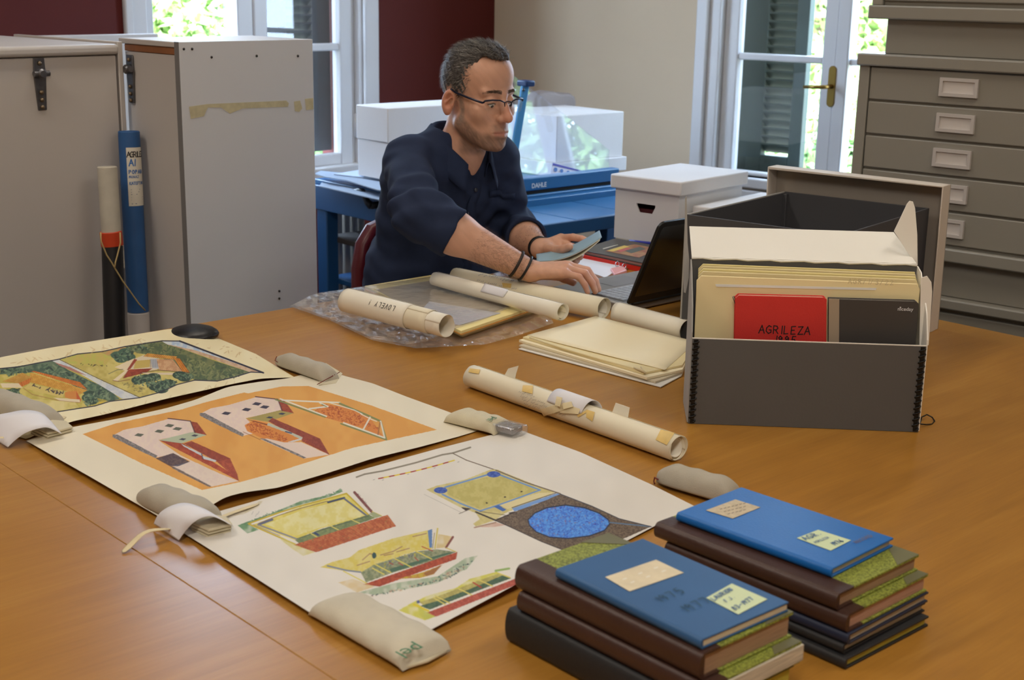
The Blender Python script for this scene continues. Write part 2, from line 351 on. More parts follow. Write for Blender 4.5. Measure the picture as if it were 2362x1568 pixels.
struct(b, 'trim_2', whitep, bevel=.006)
for (loc_, rot_, sz_) in (((( w1x0 + w1x1) / 2, YW + T - .01, (w1z0 + w1z1) / 2), (math.radians(-90), 0, 0), (w1x1 - w1x0, w1z1 - w1z0)), ((XW + T - .01, (w2y0 + w2y1) / 2, (w2z0 + w2z1) / 2), (math.radians(90), 0, math.radians(90)), (w2y1 - w2y0, w2z1 - w2z0))):
    po = light('window_portal', 'AREA', loc_, 1.0, (1, 1, 1), sz_, rot_); po.data.cycles.is_portal = True
# --- louvred shutters outside
shut = mat('dark_green_shutter_paint', (54, 66, 60), .5, noise=.1, nscale=9)
shutg = mat('grey_shutter_paint', (82, 84, 86), .5, noise=.1, nscale=9)
def shutter(label, F, u, zb, zt, m):
    """u: four marks along the wall: outer edge, louvre start, louvre end, inner edge"""
    t = thing('shutter', label, 'shutter', F(u[0], zb, .2), 0)
    for (p0, p1) in ((u[0], u[1]), (u[2], u[3])):
        b = MB(); b.hexa([F(p0, zb, .18), F(p1, zb, .18), F(p1, zb, .22), F(p0, zb, .22), F(p0, zt, .18), F(p1, zt, .18), F(p1, zt, .22), F(p0, zt, .22)]); b.build('stile', m, t, bevel=.003)
    for (z0, z1) in ((zb, zb + .09), (zt - .09, zt)):
        b = MB(); b.hexa([F(u[1], z0, .18), F(u[2], z0, .18), F(u[2], z0, .22), F(u[1], z0, .22), F(u[1], z1, .18), F(u[2], z1, .18), F(u[2], z1, .22), F(u[1], z1, .22)]); b.build('rail', m, t)
    z = zb + .10; first = None
    while z < zt - .12:
        if first is None:
            b = MB(); b.hexa([F(u[1], z + .034, .18), F(u[2], z + .034, .18), F(u[2], z, .222), F(u[1], z, .222), F(u[1], z + .041, .183), F(u[2], z + .041, .183), F(u[2], z + .007, .225), F(u[1], z + .007, .225)])
            first = b.build('slat', m, t); z_first = z
        else:
            c = first.copy(); COL.objects.link(c); c.parent = t; c.location.z = z - z_first
        z += .033
    return t
s2 = lambda px: at_x(px, 250, XW + .2).y
shutter('dark green louvred shutter seen through the window with the brass handle', F2, (s2(1708), s2(1766), s2(1829), s2(1858)), w2z0 - .02, 2.7, shut)
s1 = lambda px: at_y(px, 200, YW + .2).x
shutter('dark grey louvred shutter seen through the window by the red wall', F1, (s1(756), s1(715), s1(657), s1(610)), w1z0 + .05, 2.7, shutg)
# --- garden outside
leafA = mat('sunlit_leaf', (178, 206, 128), .5, noise=.4, nscale=2.2); leafB = mat('garden_leaf', (132, 168, 104), .5, noise=.45, nscale=3)
bark = mat('pale_bark', (150, 130, 112), .9, noise=.3, nscale=6, bump=.4, bscale=20)
soil = mat('garden_soil', (150, 140, 110), .9, noise=.3, nscale=1.5)
b = MB(); b.box(-10, 26, YW + T, 26, -.75, -.65); b.box(XW + T, 26, -14, YW + T, -.75, -.65); b.build('ground', soil, kind='structure')
def leaves(name, m, blobs, n, size, parent):
    rng = np.random.default_rng(int(abs(blobs[0][0] * 100) + n)); vs = []; fs = []
    for (x, y, z, r, rz) in blobs:
        k = int(n / len(blobs)); d = rng.normal(size=(k, 3)); d /= np.linalg.norm(d, axis=1)[:, None]
        p = d * (rng.random(k)[:, None] ** .45) * np.array([r, r, rz]) + np.array([x, y, z])
        u = rng.normal(size=(k, 3)); u /= np.linalg.norm(u, axis=1)[:, None]; w = np.cross(u, rng.normal(size=(k, 3))); w /= np.linalg.norm(w, axis=1)[:, None]
        s = size * (.6 + .8 * rng.random(k))[:, None]
        o = len(vs) // 1
        q4 = np.stack([p - u * s, p + w * s * .45, p + u * s, p - w * s * .45], 1).reshape(-1, 3)
        base = len(vs); vs += q4.tolist(); fs += [(base + 4 * i, base + 4 * i + 1, base + 4 * i + 2, base + 4 * i + 3) for i in range(k)]
    mb = MB(); mb.mesh(vs, fs); return mb.build(name, m, parent, kind='stuff')
def plant(name, label, cat, x, y, blobs, n, size, m, trunk=None):
    t = thing(name, label, cat, (x, y, -.65))
    if trunk:
        b = MB(); b.tube(trunk[0], trunk[1], 12); b.build('trunk', bark, t, smooth=True)
    leaves('foliage', m, blobs, n, size, t)
    return t
P_ = lambda px, py, d: tuple(at_d(px, py, d))
def blob(px, py, d, r, rz=None): p = at_d(px, py, d); return (p.x, p.y, p.z, r, rz or r)
plant('garden_bush', 'sunlit leafy bush outside the left pane above the crates', 'bush', *P_(450, 80, 8.2)[:2], [blob(400, 75, 8, .35), blob(470, 70, 8.3, .4), blob(530, 85, 8.5, .3), blob(440, 200, 8, .6), blob(520, 260, 8.3, .6), blob(380, 300, 8, .6)], 9000, .05, leafA, ([P_(450, 470, 8.2), P_(452, 250, 8.2), P_(450, 80, 8.2)], [.04, .03, .02]))
plant('garden_tree', 'tree with hanging green leaves at the top of the left window', 'tree', *P_(430, 80, 9.5)[:2], [blob(395, -20, 9, .5), blob(440, -10, 9.2, .25), blob(500, -60, 9.2, .5), blob(360, -120, 9.2, .8)], 4500, .055, leafB, ([P_(385, 420, 9.6), P_(388, 150, 9.6), P_(372, -100, 9.6)], [.09, .08, .06]))
plant('garden_tree', 'leafy tree beyond the dark grey shutter', 'tree', *P_(690, 100, 8.5)[:2], [blob(680, 60, 8.5, .55), blob(720, 200, 8.5, .5), blob(650, -60, 8.7, .6), blob(690, 330, 8.5, .5)], 6000, .05, leafB, ([P_(700, 420, 8.6), P_(690, 100, 8.6), P_(684, -100, 8.6)], [.06, .05, .04]))
hm = mat('mauve_house_plaster', (150, 132, 128), .9, noise=.1, nscale=2); hw = mat('house_glass', (70, 72, 80), .2)
t = thing('neighbour_house', 'mauve grey house wall behind the bush outside the left window', 'house', (7.0, 14.0, -.65))
b = MB(); p0, p1 = at_y(300, 0, 12.5), at_y(478, 0, 12.5); b.box(p0.x - 2, p1.x, 12.5, 13.2, -.65, 5); b.build('wall', hm, t)
b = MB(); p2, p3 = at_y(515, 0, 11.5), at_y(553, 0, 11.5); b.box(p2.x, p3.x, 11.5, 11.9, -.65, 5); b.build('column', hm, t, bevel=.02)
b = MB(); p4, p5 = at_y(385, 0, 12.48), at_y(420, 0, 12.48); b.box(p4.x, p5.x, 12.46, 12.5, .9, 3.2); wf = b.build('window', hw, t)
plant('garden_tree', 'pale trunked leafy tree beside the dark green shutter', 'tree', *P_(1885, 60, 9.5)[:2], [blob(1905, 180, 9.5, .3), blob(1895, 300, 9, .38), blob(1885, 340, 8.6, .3), blob(1900, -60, 10, .6), blob(1870, 240, 9.6, .3)], 6000, .05, leafA, ([P_(1850, 430, 10), P_(1862, 200, 10), P_(1876, 60, 10), P_(1886, -200, 10)], [.17, .15, .12, .1]))
plant('garden_tree', 'airy bright green tree beyond the right window leaf', 'tree', *P_(1990, 90, 10)[:2], [blob(1975, 30, 10, .5), blob(2000, 120, 10, .4), blob(1960, -60, 10, .6), blob(1985, 250, 9.4, .25), blob(1960, 360, 9, .35)], 5200, .055, leafA, ([P_(2012, 430, 10.4), P_(2008, 200, 10.4), P_(2000, -100, 10.4)], [.1, .09, .07]))
plant('garden_bush', 'low green bush under the trees outside the right window', 'bush', *P_(1800, 400, 8)[:2], [blob(1900, 420, 8, .3), blob(1780, 460, 8, .4), blob(1960, 440, 8, .3)], 3000, .05, leafB, None)

plant('garden_tree', 'dense leafy tree farther along the garden, mirrored in the clear trimmer guard', 'tree', 9.6, 1.0, [(9.6, 1.0, .6, .8, .9), (9.9, .2, 1.1, .8, 1.0), (9.4, 1.8, 1.4, .7, 1.0), (10.2, -.6, .8, .9, 1.1), (9.8, 1.1, 2.2, .9, .9)], 9000, .07, leafB, ([(9.7, 1.0, -.65), (9.7, 1.0, .8), (9.75, .9, 2.4)], [.12, .1, .06]))
# ------------------------------------------------------------------ work table
def make_wood():
    M = bpy.data.materials.new('varnished_cherry_wood'); M.use_nodes = True; nt = M.node_tree; N = nt.nodes; Lk = nt.links; b = N['Principled BSDF']
    tc = N.new('ShaderNodeTexCoord'); mp = N.new('ShaderNodeMapping'); mp.inputs['Scale'].default_value = (1.2, 9, 1); Lk.new(tc.outputs['Object'], mp.inputs['Vector'])
    n1 = N.new('ShaderNodeTexNoise'); n1.inputs['Scale'].default_value = 2.2; n1.inputs['Detail'].default_value = 8; n1.inputs['Distortion'].default_value = 1.2; Lk.new(mp.outputs['Vector'], n1.inputs['Vector'])
    mp2 = N.new('ShaderNodeMapping'); mp2.inputs['Scale'].default_value = (6, 160, 1); Lk.new(tc.outputs['Object'], mp2.inputs['Vector'])
    n2 = N.new('ShaderNodeTexNoise'); n2.inputs['Scale'].default_value = 2.0; n2.inputs['Detail'].default_value = 6; Lk.new(mp2.outputs['Vector'], n2.inputs['Vector'])
    n3 = N.new('ShaderNodeTexNoise'); n3.inputs['Scale'].default_value = 1.6; n3.inputs['Detail'].default_value = 3; Lk.new(tc.outputs['Object'], n3.inputs['Vector'])
    cr = N.new('ShaderNodeValToRGB'); e = cr.color_ramp.elements
    e[0].position = .25; e[0].color = lin((146, 99, 38)); e[1].position = .78; e[1].color = lin((190, 140, 64)); k = e.new(.52); k.color = lin((170, 119, 47))
    ad = N.new('ShaderNodeMath'); ad.operation = 'MULTIPLY_ADD'; ad.inputs[1].default_value = .28; Lk.new(n2.outputs['Fac'], ad.inputs[0])
    m2 = N.new('ShaderNodeMath'); m2.operation = 'MULTIPLY_ADD'; m2.inputs[1].default_value = .45; m2.inputs[2].default_value = -.02; Lk.new(n1.outputs['Fac'], m2.inputs[0])
    m3 = N.new('ShaderNodeMath'); m3.operation = 'MULTIPLY_ADD'; m3.inputs[1].default_value = .35; Lk.new(n3.outputs['Fac'], m3.inputs[0]); Lk.new(m2.outputs[0], m3.inputs[2])
    Lk.new(m3.outputs[0], ad.inputs[2]); Lk.new(ad.outputs[0], cr.inputs['Fac']); Lk.new(cr.outputs['Color'], b.inputs['Base Color'])
    b.inputs['Roughness'].default_value = .36; b.inputs['Specular IOR Level'].default_value = .45
    r = N.new('ShaderNodeMapRange'); r.inputs['To Min'].default_value = .24; r.inputs['To Max'].default_value = .40; Lk.new(n3.outputs['Fac'], r.inputs['Value']); Lk.new(r.outputs['Result'], b.inputs['Roughness'])
    bp = N.new('ShaderNodeBump'); bp.inputs['Strength'].default_value = .04; bp.inputs['Distance'].default_value = .002; Lk.new(n2.outputs['Fac'], bp.inputs['Height']); Lk.new(bp.outputs['Normal'], b.inputs['Normal'])
    return M
wood = make_wood()
TZ = .75
def ab(p): return Vector((p.dot(A_DIR), p.dot(B_DIR), p.z))
def AB(a, b, z): return A_DIR * a + B_DIR * b + UP * z
a_far = (ab(at(0, 825)).x + ab(at(399, 755)).x + ab(at(665, 710)).x) / 3
b_right = (ab(at(2173, 740)).y + ab(at(2362, 776)).y) / 2
b_seam = (ab(at(0, 1065)).y + ab(at(543, 1424)).y + ab(at(768, 1562)).y) / 3
c = AB((a_far + .1) / 2, (b_right + b_seam) / 2, 0)
tab = thing('work_table', 'large varnished wooden work table covered with drawings, rolls and books', 'table', (c.x, c.y, 0), TA - math.pi / 2)
def tbox(mb, a0, a1, b0, b1, z0, z1):
    mb.hexa([AB(a0, b0, z0), AB(a0, b1, z0), AB(a1, b1, z0), AB(a1, b0, z0), AB(a0, b0, z1), AB(a0, b1, z1), AB(a1, b1, z1), AB(a1, b0, z1)]); return mb
a_near = .12
tbox(MB(), a_near, a_far, b_seam + .0003, b_right, TZ - .035, TZ).build('table_top', wood, tab, bevel=.0012)
tbox(MB(), a_near, a_far, b_seam - 1.05, b_seam - .0003, TZ - .035, TZ + .0005).build('table_top', wood, tab, bevel=.0012)
tbox(MB(), a_near + .08, a_far - .08, b_right - .12, b_right - .095, TZ - .13, TZ - .035).build('apron', wood, tab)
tbox(MB(), a_far - .105, a_far - .08, b_seam - .97, b_right - .12, TZ - .13, TZ - .035).build('apron', wood, tab)
for (aa, bb) in ((a_far - .15, b_right - .16), (a_near + .12, b_right - .16), (a_far - .15, b_seam - .9), (a_near + .12, b_seam - .9), (a_far - .15, b_seam), (a_near + .12, b_seam)):
    tbox(MB(), aa - .035, aa + .035, bb - .035, bb + .035, 0, TZ - .035).build('leg', wood, tab, bevel=.004)
# ------------------------------------------------------------------ plan chests on the right
steel = mat('grey_beige_enamel', (146, 142, 132), .45, noise=.03, nscale=5, bump=.03, bscale=300)
dark = mat('shadow_gap_black', (22, 21, 20), .9)
labw = mat('card_label_white', (214, 208, 204), .7); plast = mat('label_holder_plastic', (198, 192, 188), .4)
XC = 3.22
cy0 = at_x(1985, 122, XC).y; cy1 = cy0 - 1.34
def cz(px, py): return at_x(px, py, XC).z
def chest(label, z_top, z_cap, ztop_drawer, drawers, pitch, z_base, z_plinth, hold, yl):
    t = thing('plan_chest', label, 'plan chest', (XC + .45, (cy0 + cy1) / 2, z_plinth), 0)
    b = MB(); b.box(XC + .012, XC + .93, cy1 + .02, cy0 - .02 + (yl - cy0), z_base - .002, z_cap); b.build('carcass', steel, t, bevel=.003)
    b = MB(); b.box(XC - .012, XC + .95, cy1, yl + .004, z_cap, z_top); b.build('top_cap', steel, t, bevel=.004)
    b = MB(); b.box(XC - .012, XC + .95, cy1, yl + .004, z_base - .033, z_base); b.build('base_rim', steel, t, bevel=.004)
    b = MB(); b.box(XC + .02, XC + .90, cy1 + .03, yl - .035, z_plinth, z_base - .033); b.build('plinth', steel, t, bevel=.003)
    for (y0, y1) in ((yl - .028, yl), (cy1, cy1 + .028)):
        b = MB(); b.box(XC, XC + .02, y0, y1, z_base, z_cap); b.build('stile', steel, t, bevel=.002)
    for k in range(drawers):
        zt = ztop_drawer - k * pitch
        b = MB(); b.box(XC + .002, XC + .03, cy1 + .032, yl - .031, zt - pitch + .004, zt - .002); dr = b.build('drawer', steel, t, bevel=.0025)
        if hold is None: continue
        for (hx0, hx1) in (hold,  (cy1 + cy0 - hold[1] - .0, cy1 + cy0 - hold[0])):
            zc = zt - pitch * .46; hh = pitch * .26
            b = MB(); b.cur = 0
            y0, y1 = min(hx0, hx1), max(hx0, hx1); e = .008
            b.box(XC - .006, XC + .003, y0, y1, zc - hh, zc - hh + e); b.box(XC - .006, XC + .003, y0, y1, zc + hh - e, zc + hh); b.box(XC - .006, XC + .003, y0, y0 + e, zc - hh + e, zc + hh - e); b.box(XC - .006, XC + .003, y1 - e, y1, zc - hh + e, zc + hh - e)
            b.cur = 1; b.box(XC - .001, XC + .003, y0 + e, y1 - e, zc - hh + e, zc + hh - e)
            b.build('label_holder', [plast, labw], dr, label='white label holder')
    return t
z0 = cz(1988, 122); zc_ = cz(1988, 150); zd = cz(2005, 152); pit = (cz(2005, 152) - cz(1990, 388)) / 3 * 1.0
pit = (cz(2003, 152) - cz(1996, 388)) / 3
nd = 5
zb = zd - nd * pit - .004
hold = (at_x(2168, 205, XC).y, at_x(2257, 205, XC).y)
z_low_top = cz(2183, 688)
chest('middle grey steel plan chest with five drawers and white label holders', z0, zc_, zd, nd, pit, zb, z_low_top, hold, cy0)
zu = cz(2005, 14); 
chest('upper grey steel plan chest whose base rests on the middle chest', zu + .62, zu + .595, zu + .585, 5, .115, zu + .003, z0, hold, cy0 - .02)
zl = z_low_top; zlc = cz(2180, 711)
chest('lowest grey steel plan chest beneath the middle chest beside the table', zl, zlc, zlc - .01, 4, (zlc - .01 - .12) / 4, .11, 0, hold, cy0)
# ------------------------------------------------------------------ transport crates and tubes on the left
crate_m = mat('grey_white_crate_laminate', (194, 188, 184), .5, noise=.04, nscale=3, bump=.03, bscale=80)
board_m = mat('white_laminate_board', (216, 217, 222), .45, noise=.03, nscale=2.5)
edge_m = mat('grey_edge_band', (120, 118, 118), .6); ply = mat('brown_wood_edge', (150, 96, 58), .6, noise=.25, nscale=12)
latch_m = mat('worn_steel', (112, 112, 116), .35, metal=.8, noise=.3, nscale=60); screw_m = mat('dark_screw', (50, 46, 46), .5, metal=.5); rivet_m = mat('bronze_rivet', (128, 112, 92), .4, metal=.7)
tapem = mat('yellowed_tape_residue', (206, 196, 160), .6, noise=.2, nscale=40)
P0 = at_d(412, 97, 3.30); ztc = P0.z
P1 = at(721, 95, ztc + .004) if False else on_plane(721, 95, P0, Vector((0, 0, 1)))
ex = Vector((P1.x - P0.x, P1.y - P0.y, 0)); wB = ex.length; 
if wB > .6 or wB < .2: wB = .335; ex = Vector((1, 0, 0))
ang = math.atan2(ex.y, ex.x)
if abs(ang) > .3: ang = -.05
ex = Vector((math.cos(ang), math.sin(ang), 0)); ey = Vector((-ex.y, ex.x, 0))
# width so that the right edge of the board stands where it is seen
best = min(np.linspace(.2, .6, 401), key=lambda w_: abs(to_px(P0 + ex * float(w_))[0] - 721)); wB = float(best)
c2 = thing('storage_crate', 'tall white crate with screwed front board and tape residue', 'crate', (P0.x, P0.y, 0), ang)
def cl(x, y, z): return Vector((P0.x, P0.y, 0)) + ex * x + ey * y + UP * z
def cbox(mb, x0, x1, y0, y1, z0, z1): return mb.hexa([cl(x0, y0, z0), cl(x1, y0, z0), cl(x1, y1, z0), cl(x0, y1, z0), cl(x0, y0, z1), cl(x1, y0, z1), cl(x1, y1, z1), cl(x0, y1, z1)])
DC = float(min(np.linspace(.2, .9, 701), key=lambda d_: abs(to_px(P0 + ey * float(d_))[0] - 284)))
b = MB(); cbox(b, 0, wB, 0, .018, .0, ztc); fb = b.build('front_board', [board_m], c2, bevel=.001)
b = MB(); cbox(b, -.0015, 0, 0, .0185, 0, ztc); b.build('edge_band', edge_m, c2)
b = MB(); cbox(b, .004, .024, .018, DC, .05, ztc - .033); b.build('side_panel', crate_m, c2)
b = MB(); cbox(b, wB - .022, wB - .002, .018, DC, .05, ztc - .012); b.build('side_panel', crate_m, c2)
b = MB(); cbox(b, .002, .026, .018, DC, ztc - .032, ztc - .014); b.build('rim', ply, c2, bevel=.002, label='brown wooden rim')
b = MB(); cbox(b, -.002, wB, .0182, DC + .02, ztc - .0138, ztc - .0005); b.build('lid', crate_m, c2, bevel=.002)
b = MB(); cbox(b, .024, wB - .022, DC - .02, DC, .05, ztc - .015); b.build('back_panel', crate_m, c2)
def on_board(px, py): return on_plane(px, py, P0, ey)
for (px, py) in ((424, 113), (443, 113), (488, 132), (592, 129), (687, 129), (644, 671), (644, 688)):
    p = on_board(px, py); b = MB(); M = Matrix.Translation(p) @ ey.to_track_quat('-Z', 'Y').to_matrix().to_4x4()
    b.lathe([(.0001, .0035), (.002, .003), (.0035, 0.0005), (.0035, 0)], 10, M); b.build('screw', screw_m, c2)
for poly in ([(436, 246), (478, 240), (480, 246), (470, 268), (440, 274)], [(478, 240), (660, 232), (666, 238), (664, 246), (560, 250), (530, 262), (510, 248), (480, 248)], [(678, 234), (692, 232), (697, 250), (690, 258), (680, 256)], [(703, 228), (722, 226), (723, 252), (706, 254)]):
    b = MB(); b.slab([on_board(x, y) - ey * .0003 for x, y in poly], -.0003); b.build('tape_residue', tapem, c2)
def latch(name, parent, o, r, n, s=1.0):
    """strap latch: o centre, r width direction, n outward"""
    M = Matrix((( r.x, 0, n.x, o.x), (r.y, 0, n.y, o.y), (r.z, 1, n.z, o.z), (0, 0, 0, 1)))
    b = MB(); b.prism([(-.014 * s, .062 * s), (.014 * s, .062 * s), (.016 * s, .02 * s), (.012 * s, -.06 * s), (-.010 * s, -.06 * s), (-.016 * s, .02 * s)], 0, .004, M)
    lt = b.build(name, latch_m, parent, bevel=.001, label='steel strap latch')
    for z in (.05, -.018, -.036, -.053):
        b = MB(); b.lathe([(.0055 * s, 0), (.005 * s, .004), (.002 * s, .006), (.0001, .0063)], 10, M @ Matrix.Translation((0, z * s, .004))); b.build('rivet', rivet_m, lt, smooth=True)
    b = MB(); b.tube([M @ Vector((-.02 * s, .026 * s, .011)), M @ Vector((.02 * s, .026 * s, .011))], .007 * s, 10)
    b.lathe([(.012 * s, 0), (.012 * s, .012), (.008 * s, .016), (.0001, .0165)], 12, M @ Matrix.Translation((0, .026 * s, .004))); b.build('catch', latch_m, lt, smooth=True, angle=40)
nL = -ex
pl = on_plane(305, 183, cl(.004, 0, 0), ex); latch('latch', c2, pl + nL * .002, ey * -1, nL)
# left crate: its front stands further back than the white board
YC1 = cl(0, DC - .02, 0)
q0 = on_plane(267, 127, YC1, Vector((0, 1, 0))); zt1 = q0.z
c1 = thing('storage_crate', 'wide grey white crate with steel latch, white tube leaning on it', 'crate', (q0.x - .5, q0.y, 0))
b = MB(); b.box(q0.x - 1.1, q0.x, q0.y, q0.y + .6, .03, zt1); b.build('body', crate_m, c1, bevel=.003)
zl1 = on_plane(267, 101, YC1, Vector((0, 1, 0))).z
b = MB(); b.box(q0.x - 1.11, q0.x + .004, q0.y - .012, q0.y + .61, zt1 + .002, zl1); b.build('lid', crate_m, c1, bevel=.009, seg=3)
pl = on_plane(92, 195, q0, Vector((0, 1, 0))); latch('latch', c1, pl, Vector((1, 0, 0)), Vector((0, -1, 0)), 1.02)
# upright panel between the crates
b = MB(); v0 = on_plane(269, 96, q0, Vector((0, 1, 0))); v1 = on_plane(282, 96, q0, Vector((0, 1, 0)))
b.box(v0.x + .002, v1.x, v0.y, v0.y + .5, 0, v0.z)
props(b.build('upright_panel', crate_m, None, bevel=.002), 'narrow white upright panel edge between the two crates', 'panel')
b = MB(); w0 = at_d(75, 83, 4.05); w1 = on_plane(365, 80, w0, Vector((0, 1, 0)))
b.box(w0.x, w1.x, w0.y, w0.y + .03, 0, w0.z); b.box(w0.x, w0.x + .02, w0.y - .1, w0.y, .0, w0.z - .004)
props(b.build('tall_panel', board_m, None, bevel=.003), 'tall white panel standing behind the crates', 'panel')
# mailing tubes
blue_t = mat('blue_card_tube', (44, 92, 150), .55, noise=.12, nscale=20); white_t = mat('white_plastic_cap', (205, 200, 198), .5); black_t = mat('black_tube', (24, 24, 28), .45)
orange_t = mat('orange_red_cap', (196, 62, 24), .5); grey_t = mat('grey_white_tube', (192, 186, 172), .6, noise=.1, nscale=30); paper_l = mat('printed_label_paper', (222, 216, 202), .6, noise=.06, nscale=30); rope_m = mat('straw_cord', (196, 172, 118), .8)
inkb = mat('black_ink', (28, 26, 28), .7); ink_bl = mat('blue_ink', (52, 108, 178), .7); ink_gr = mat('grey_ink', (96, 104, 130), .7)
def seg_tube(name, parent, p0, p1, r0, r1, m, lab=None, inner=True):
    b = MB(); p0 = Vector(p0); p1 = Vector(p1); d = (p1 - p0).normalized(); L = (p1 - p0).length
    M = Matrix.Translation(p0) @ d.to_track_quat('Z', 'Y').to_matrix().to_4x4()
    b.lathe([(r0, 0), (r1, L - .002), (r1 - .002, L), (r1 - .006, L - .001), (r1 - .007, L - .03)] if inner else [(r0 - .002, 0), (r0, .002), (r1, L - .004), (r1 - .004, L)], 28, M)
    return b.build(name, m, parent, smooth=True, angle=35, label=lab)
yb = q0.y
n1 = Vector((0, 1, 0))
pt = on_plane(297, 302, Vector((0, yb - .04, 0)), n1); pb = on_plane(319, 718, Vector((0, yb - .06, 0)), n1); pe = pb + (pb - pt).normalized() * .42
pe = pb + (pb - pt) * (pb.z / (pt.z - pb.z))
rb = 24.5 / FPX * (pt - EYE).dot(FWD)
tb = thing('mailing_tube', 'long blue mailing tube with paper label and white end cap', 'tube', (pe.x, pe.y, 0))
dd = (pb - pe).normalized()
seg_tube('body', tb, pb, pt, rb, rb, blue_t)
seg_tube('end_cap', tb, pe + dd * .02, pb + (pb - pt).normalized() * -.0, rb * 1.04, rb * 1.04, white_t, 'white end cap', False)
ax = (pb - pt).normalized()
side0 = ax.cross(Vector((0, 1, 0))).normalized(); 
if side0.x < 0: side0 = -side0
front = side0.cross(ax); front = -front if front.y > 0 else front
def cyl_pt(c, r, arc, along, f=None, s=None, axis=None):
    t = arc / r; return c + axis * along + f * (r * math.cos(t)) + s * (r * math.sin(t))
Lt = (pb - pt).length
l0 = Lt * (338 - 302) / 416; l1 = Lt * (470 - 302) / 416
b = MB(); b.grid(lambda u, v: cyl_pt(pt, rb + .0006, (-.95 + 1.9 * u) * rb, l0 + (l1 - l0) * v, front, side0, ax), 14, 4); lb = b.build('label', paper_l, tb, smooth=True, label='white paper label')
def tube_surf(lift, x0, y0): return lambda x, y: cyl_pt(pt, rb + lift, x0 + x, y0 - y, front, side0, ax)
b = MB(); hand_mb(b, 'AGRILEZA', None, None, None, .0135, .0022, surf=tube_surf(.0012, -.92 * rb, l0 + .024), step=.58); b.build('lettering', inkb, lb)
b = MB(); hand_mb(b, 'A1', None, None, None, .016, .003, surf=tube_surf(.0012, -.75 * rb, l0 + .046), step=.7); b.build('lettering', ink_bl, lb)
b = MB(); hand_mb(b, 'POPAN', None, None, None, .009, .002, surf=tube_surf(.0012, -.82 * rb, l0 + .066), step=.9); hand_mb(b, 'MONAZ', None, None, None, .006, .001, surf=tube_surf(.0012, -.82 * rb, l0 + .077), step=.9); hand_mb(b, 'KATEFTIAS', None, None, None, .007, .0014, surf=tube_surf(.0012, -.8 * rb, l0 + .094), step=.72); b.build('lettering', ink_bl, lb)
b = MB()
for k, (w_, y_) in enumerate(((.9, .106), (.8, .112), (.6, .118), (1.3, .126), (1.3, .132), (.5, .142))):
    b.mesh([cyl_pt(pt, rb + .0012, (-.7 + w_ * s_) * rb, l0 + y_ + e_, front, side0, ax) for (s_, e_) in ((0, 0), (1, 0), (1, .0016), (0, .0016))], [(0, 1, 2, 3)])
b.build('lettering', ink_gr, lb)
# white inner tube in black tube with orange collar
t0 = on_plane(247, 384, Vector((0, yb - .075, 0)), n1); t1 = on_plane(255, 533, Vector((0, yb - .085, 0)), n1); t2 = on_plane(259, 566, Vector((0, yb - .087, 0)), n1); t3 = on_plane(265, 776, Vector((0, yb - .11, 0)), n1)
t4 = t3 + (t3 - t2) * (t3.z / (t2.z - t3.z))
r1 = 23 / FPX * (t0 - EYE).dot(FWD)
tk = thing('mailing_tube', 'black mailing tube with orange red collar and grey white upper half', 'tube', (t4.x, t4.y, 0))
d4 = (t3 - t4).normalized()
seg_tube('sleeve', tk, t4 + d4 * .02, t2, r1 * 1.06, r1 * 1.06, black_t)
seg_tube('collar', tk, t2, t1, r1 * 1.1, r1 * 1.1, orange_t, 'orange red collar')
seg_tube('inner_tube', tk, t2, t0, r1 * .98, r1 * .98, grey_t, 'grey white inner tube')
b = MB(); l_ = on_plane(276, 590, t2, n1); b.box(l_.x - .008, l_.x + .003, l_.y - r1 * .6, l_.y - r1 * .5, l_.z - .03, l_.z + .03); b.build('label', paper_l, tk, label='small paper label')
fy = Vector((0, -(r1 * 1.2), 0))
cord = [on_plane(x, y, t2 + fy + Vector((0, -.01, 0)), n1) for x, y in ((232, 536), (233, 556), (246, 588), (258, 606), (266, 620), (283, 648), (303, 676), (320, 700), (335, 716))]
cord2 = [on_plane(x, y, t2 + fy + Vector((0, -.012, 0)), n1) for x, y in ((277, 536), (278, 560), (271, 588), (266, 606), (265, 618))]
b = MB(); b.tube(cord, .0018, 6); b.tube(cord2, .0018, 6); b.build('cord', rope_m, tk, smooth=True, label='straw coloured carrying cord')
# ------------------------------------------------------------------ board trimmer on its blue stand, by the wall
blue = mat('blue_enamel', (44, 108, 162), .4, noise=.06, nscale=6, bump=.03, bscale=200); blued = mat('dark_blue_enamel', (28, 76, 122), .45, noise=.08, nscale=8)
boxw = mat('white_archive_card', (226, 224, 224), .75, noise=.04, nscale=5, bump=.08, bscale=120); blackp = mat('black_plastic', (26, 26, 28), .4)
greyb = mat('blue_grey_card_folder', (150, 165, 185), .7, noise=.06, nscale=8); whitetext = mat('white_print', (225, 228, 232), .6)
zt_ = .745
ta0 = ab(at(1420, 492, zt_)).x; tb0 = ab(at(735, 432, zt_)).y; tb0 = (tb0 + ab(at(885, 465, zt_)).y) / 2; ta1 = ab(at(735, 432, zt_)).x + .02; tb1 = ab(on_plane(1428, 412, AB(ta0 + .31, 0, 0), A_DIR)).y
LEDGE = .30
am = ta0 + LEDGE                                       # where the cutting table meets its front ledge
c = AB((ta0 + ta1) / 2, (tb0 + tb1) / 2, 0)
tr = thing('paper_trimmer', 'blue guillotine board trimmer on a stand with clear guard behind the man', 'paper trimmer', (c.x, c.y, 0), TA - math.pi / 2)
def T_(name, a0, a1, b0, b1, z0, z1, m, bev=.003, parent=None, **k): return tbox(MB(), a0, a1, b0, b1, z0, z1).build(name, m, parent or tr, bevel=bev, **k)
T_('table_board', am, ta1, tb0 + .0, tb1, zt_ + .012, zt_ + .03, blue)
T_('side_apron', am - .02, ta1, tb0 - .012, tb0 + .02, zt_ - .075, zt_ + .012, blued)
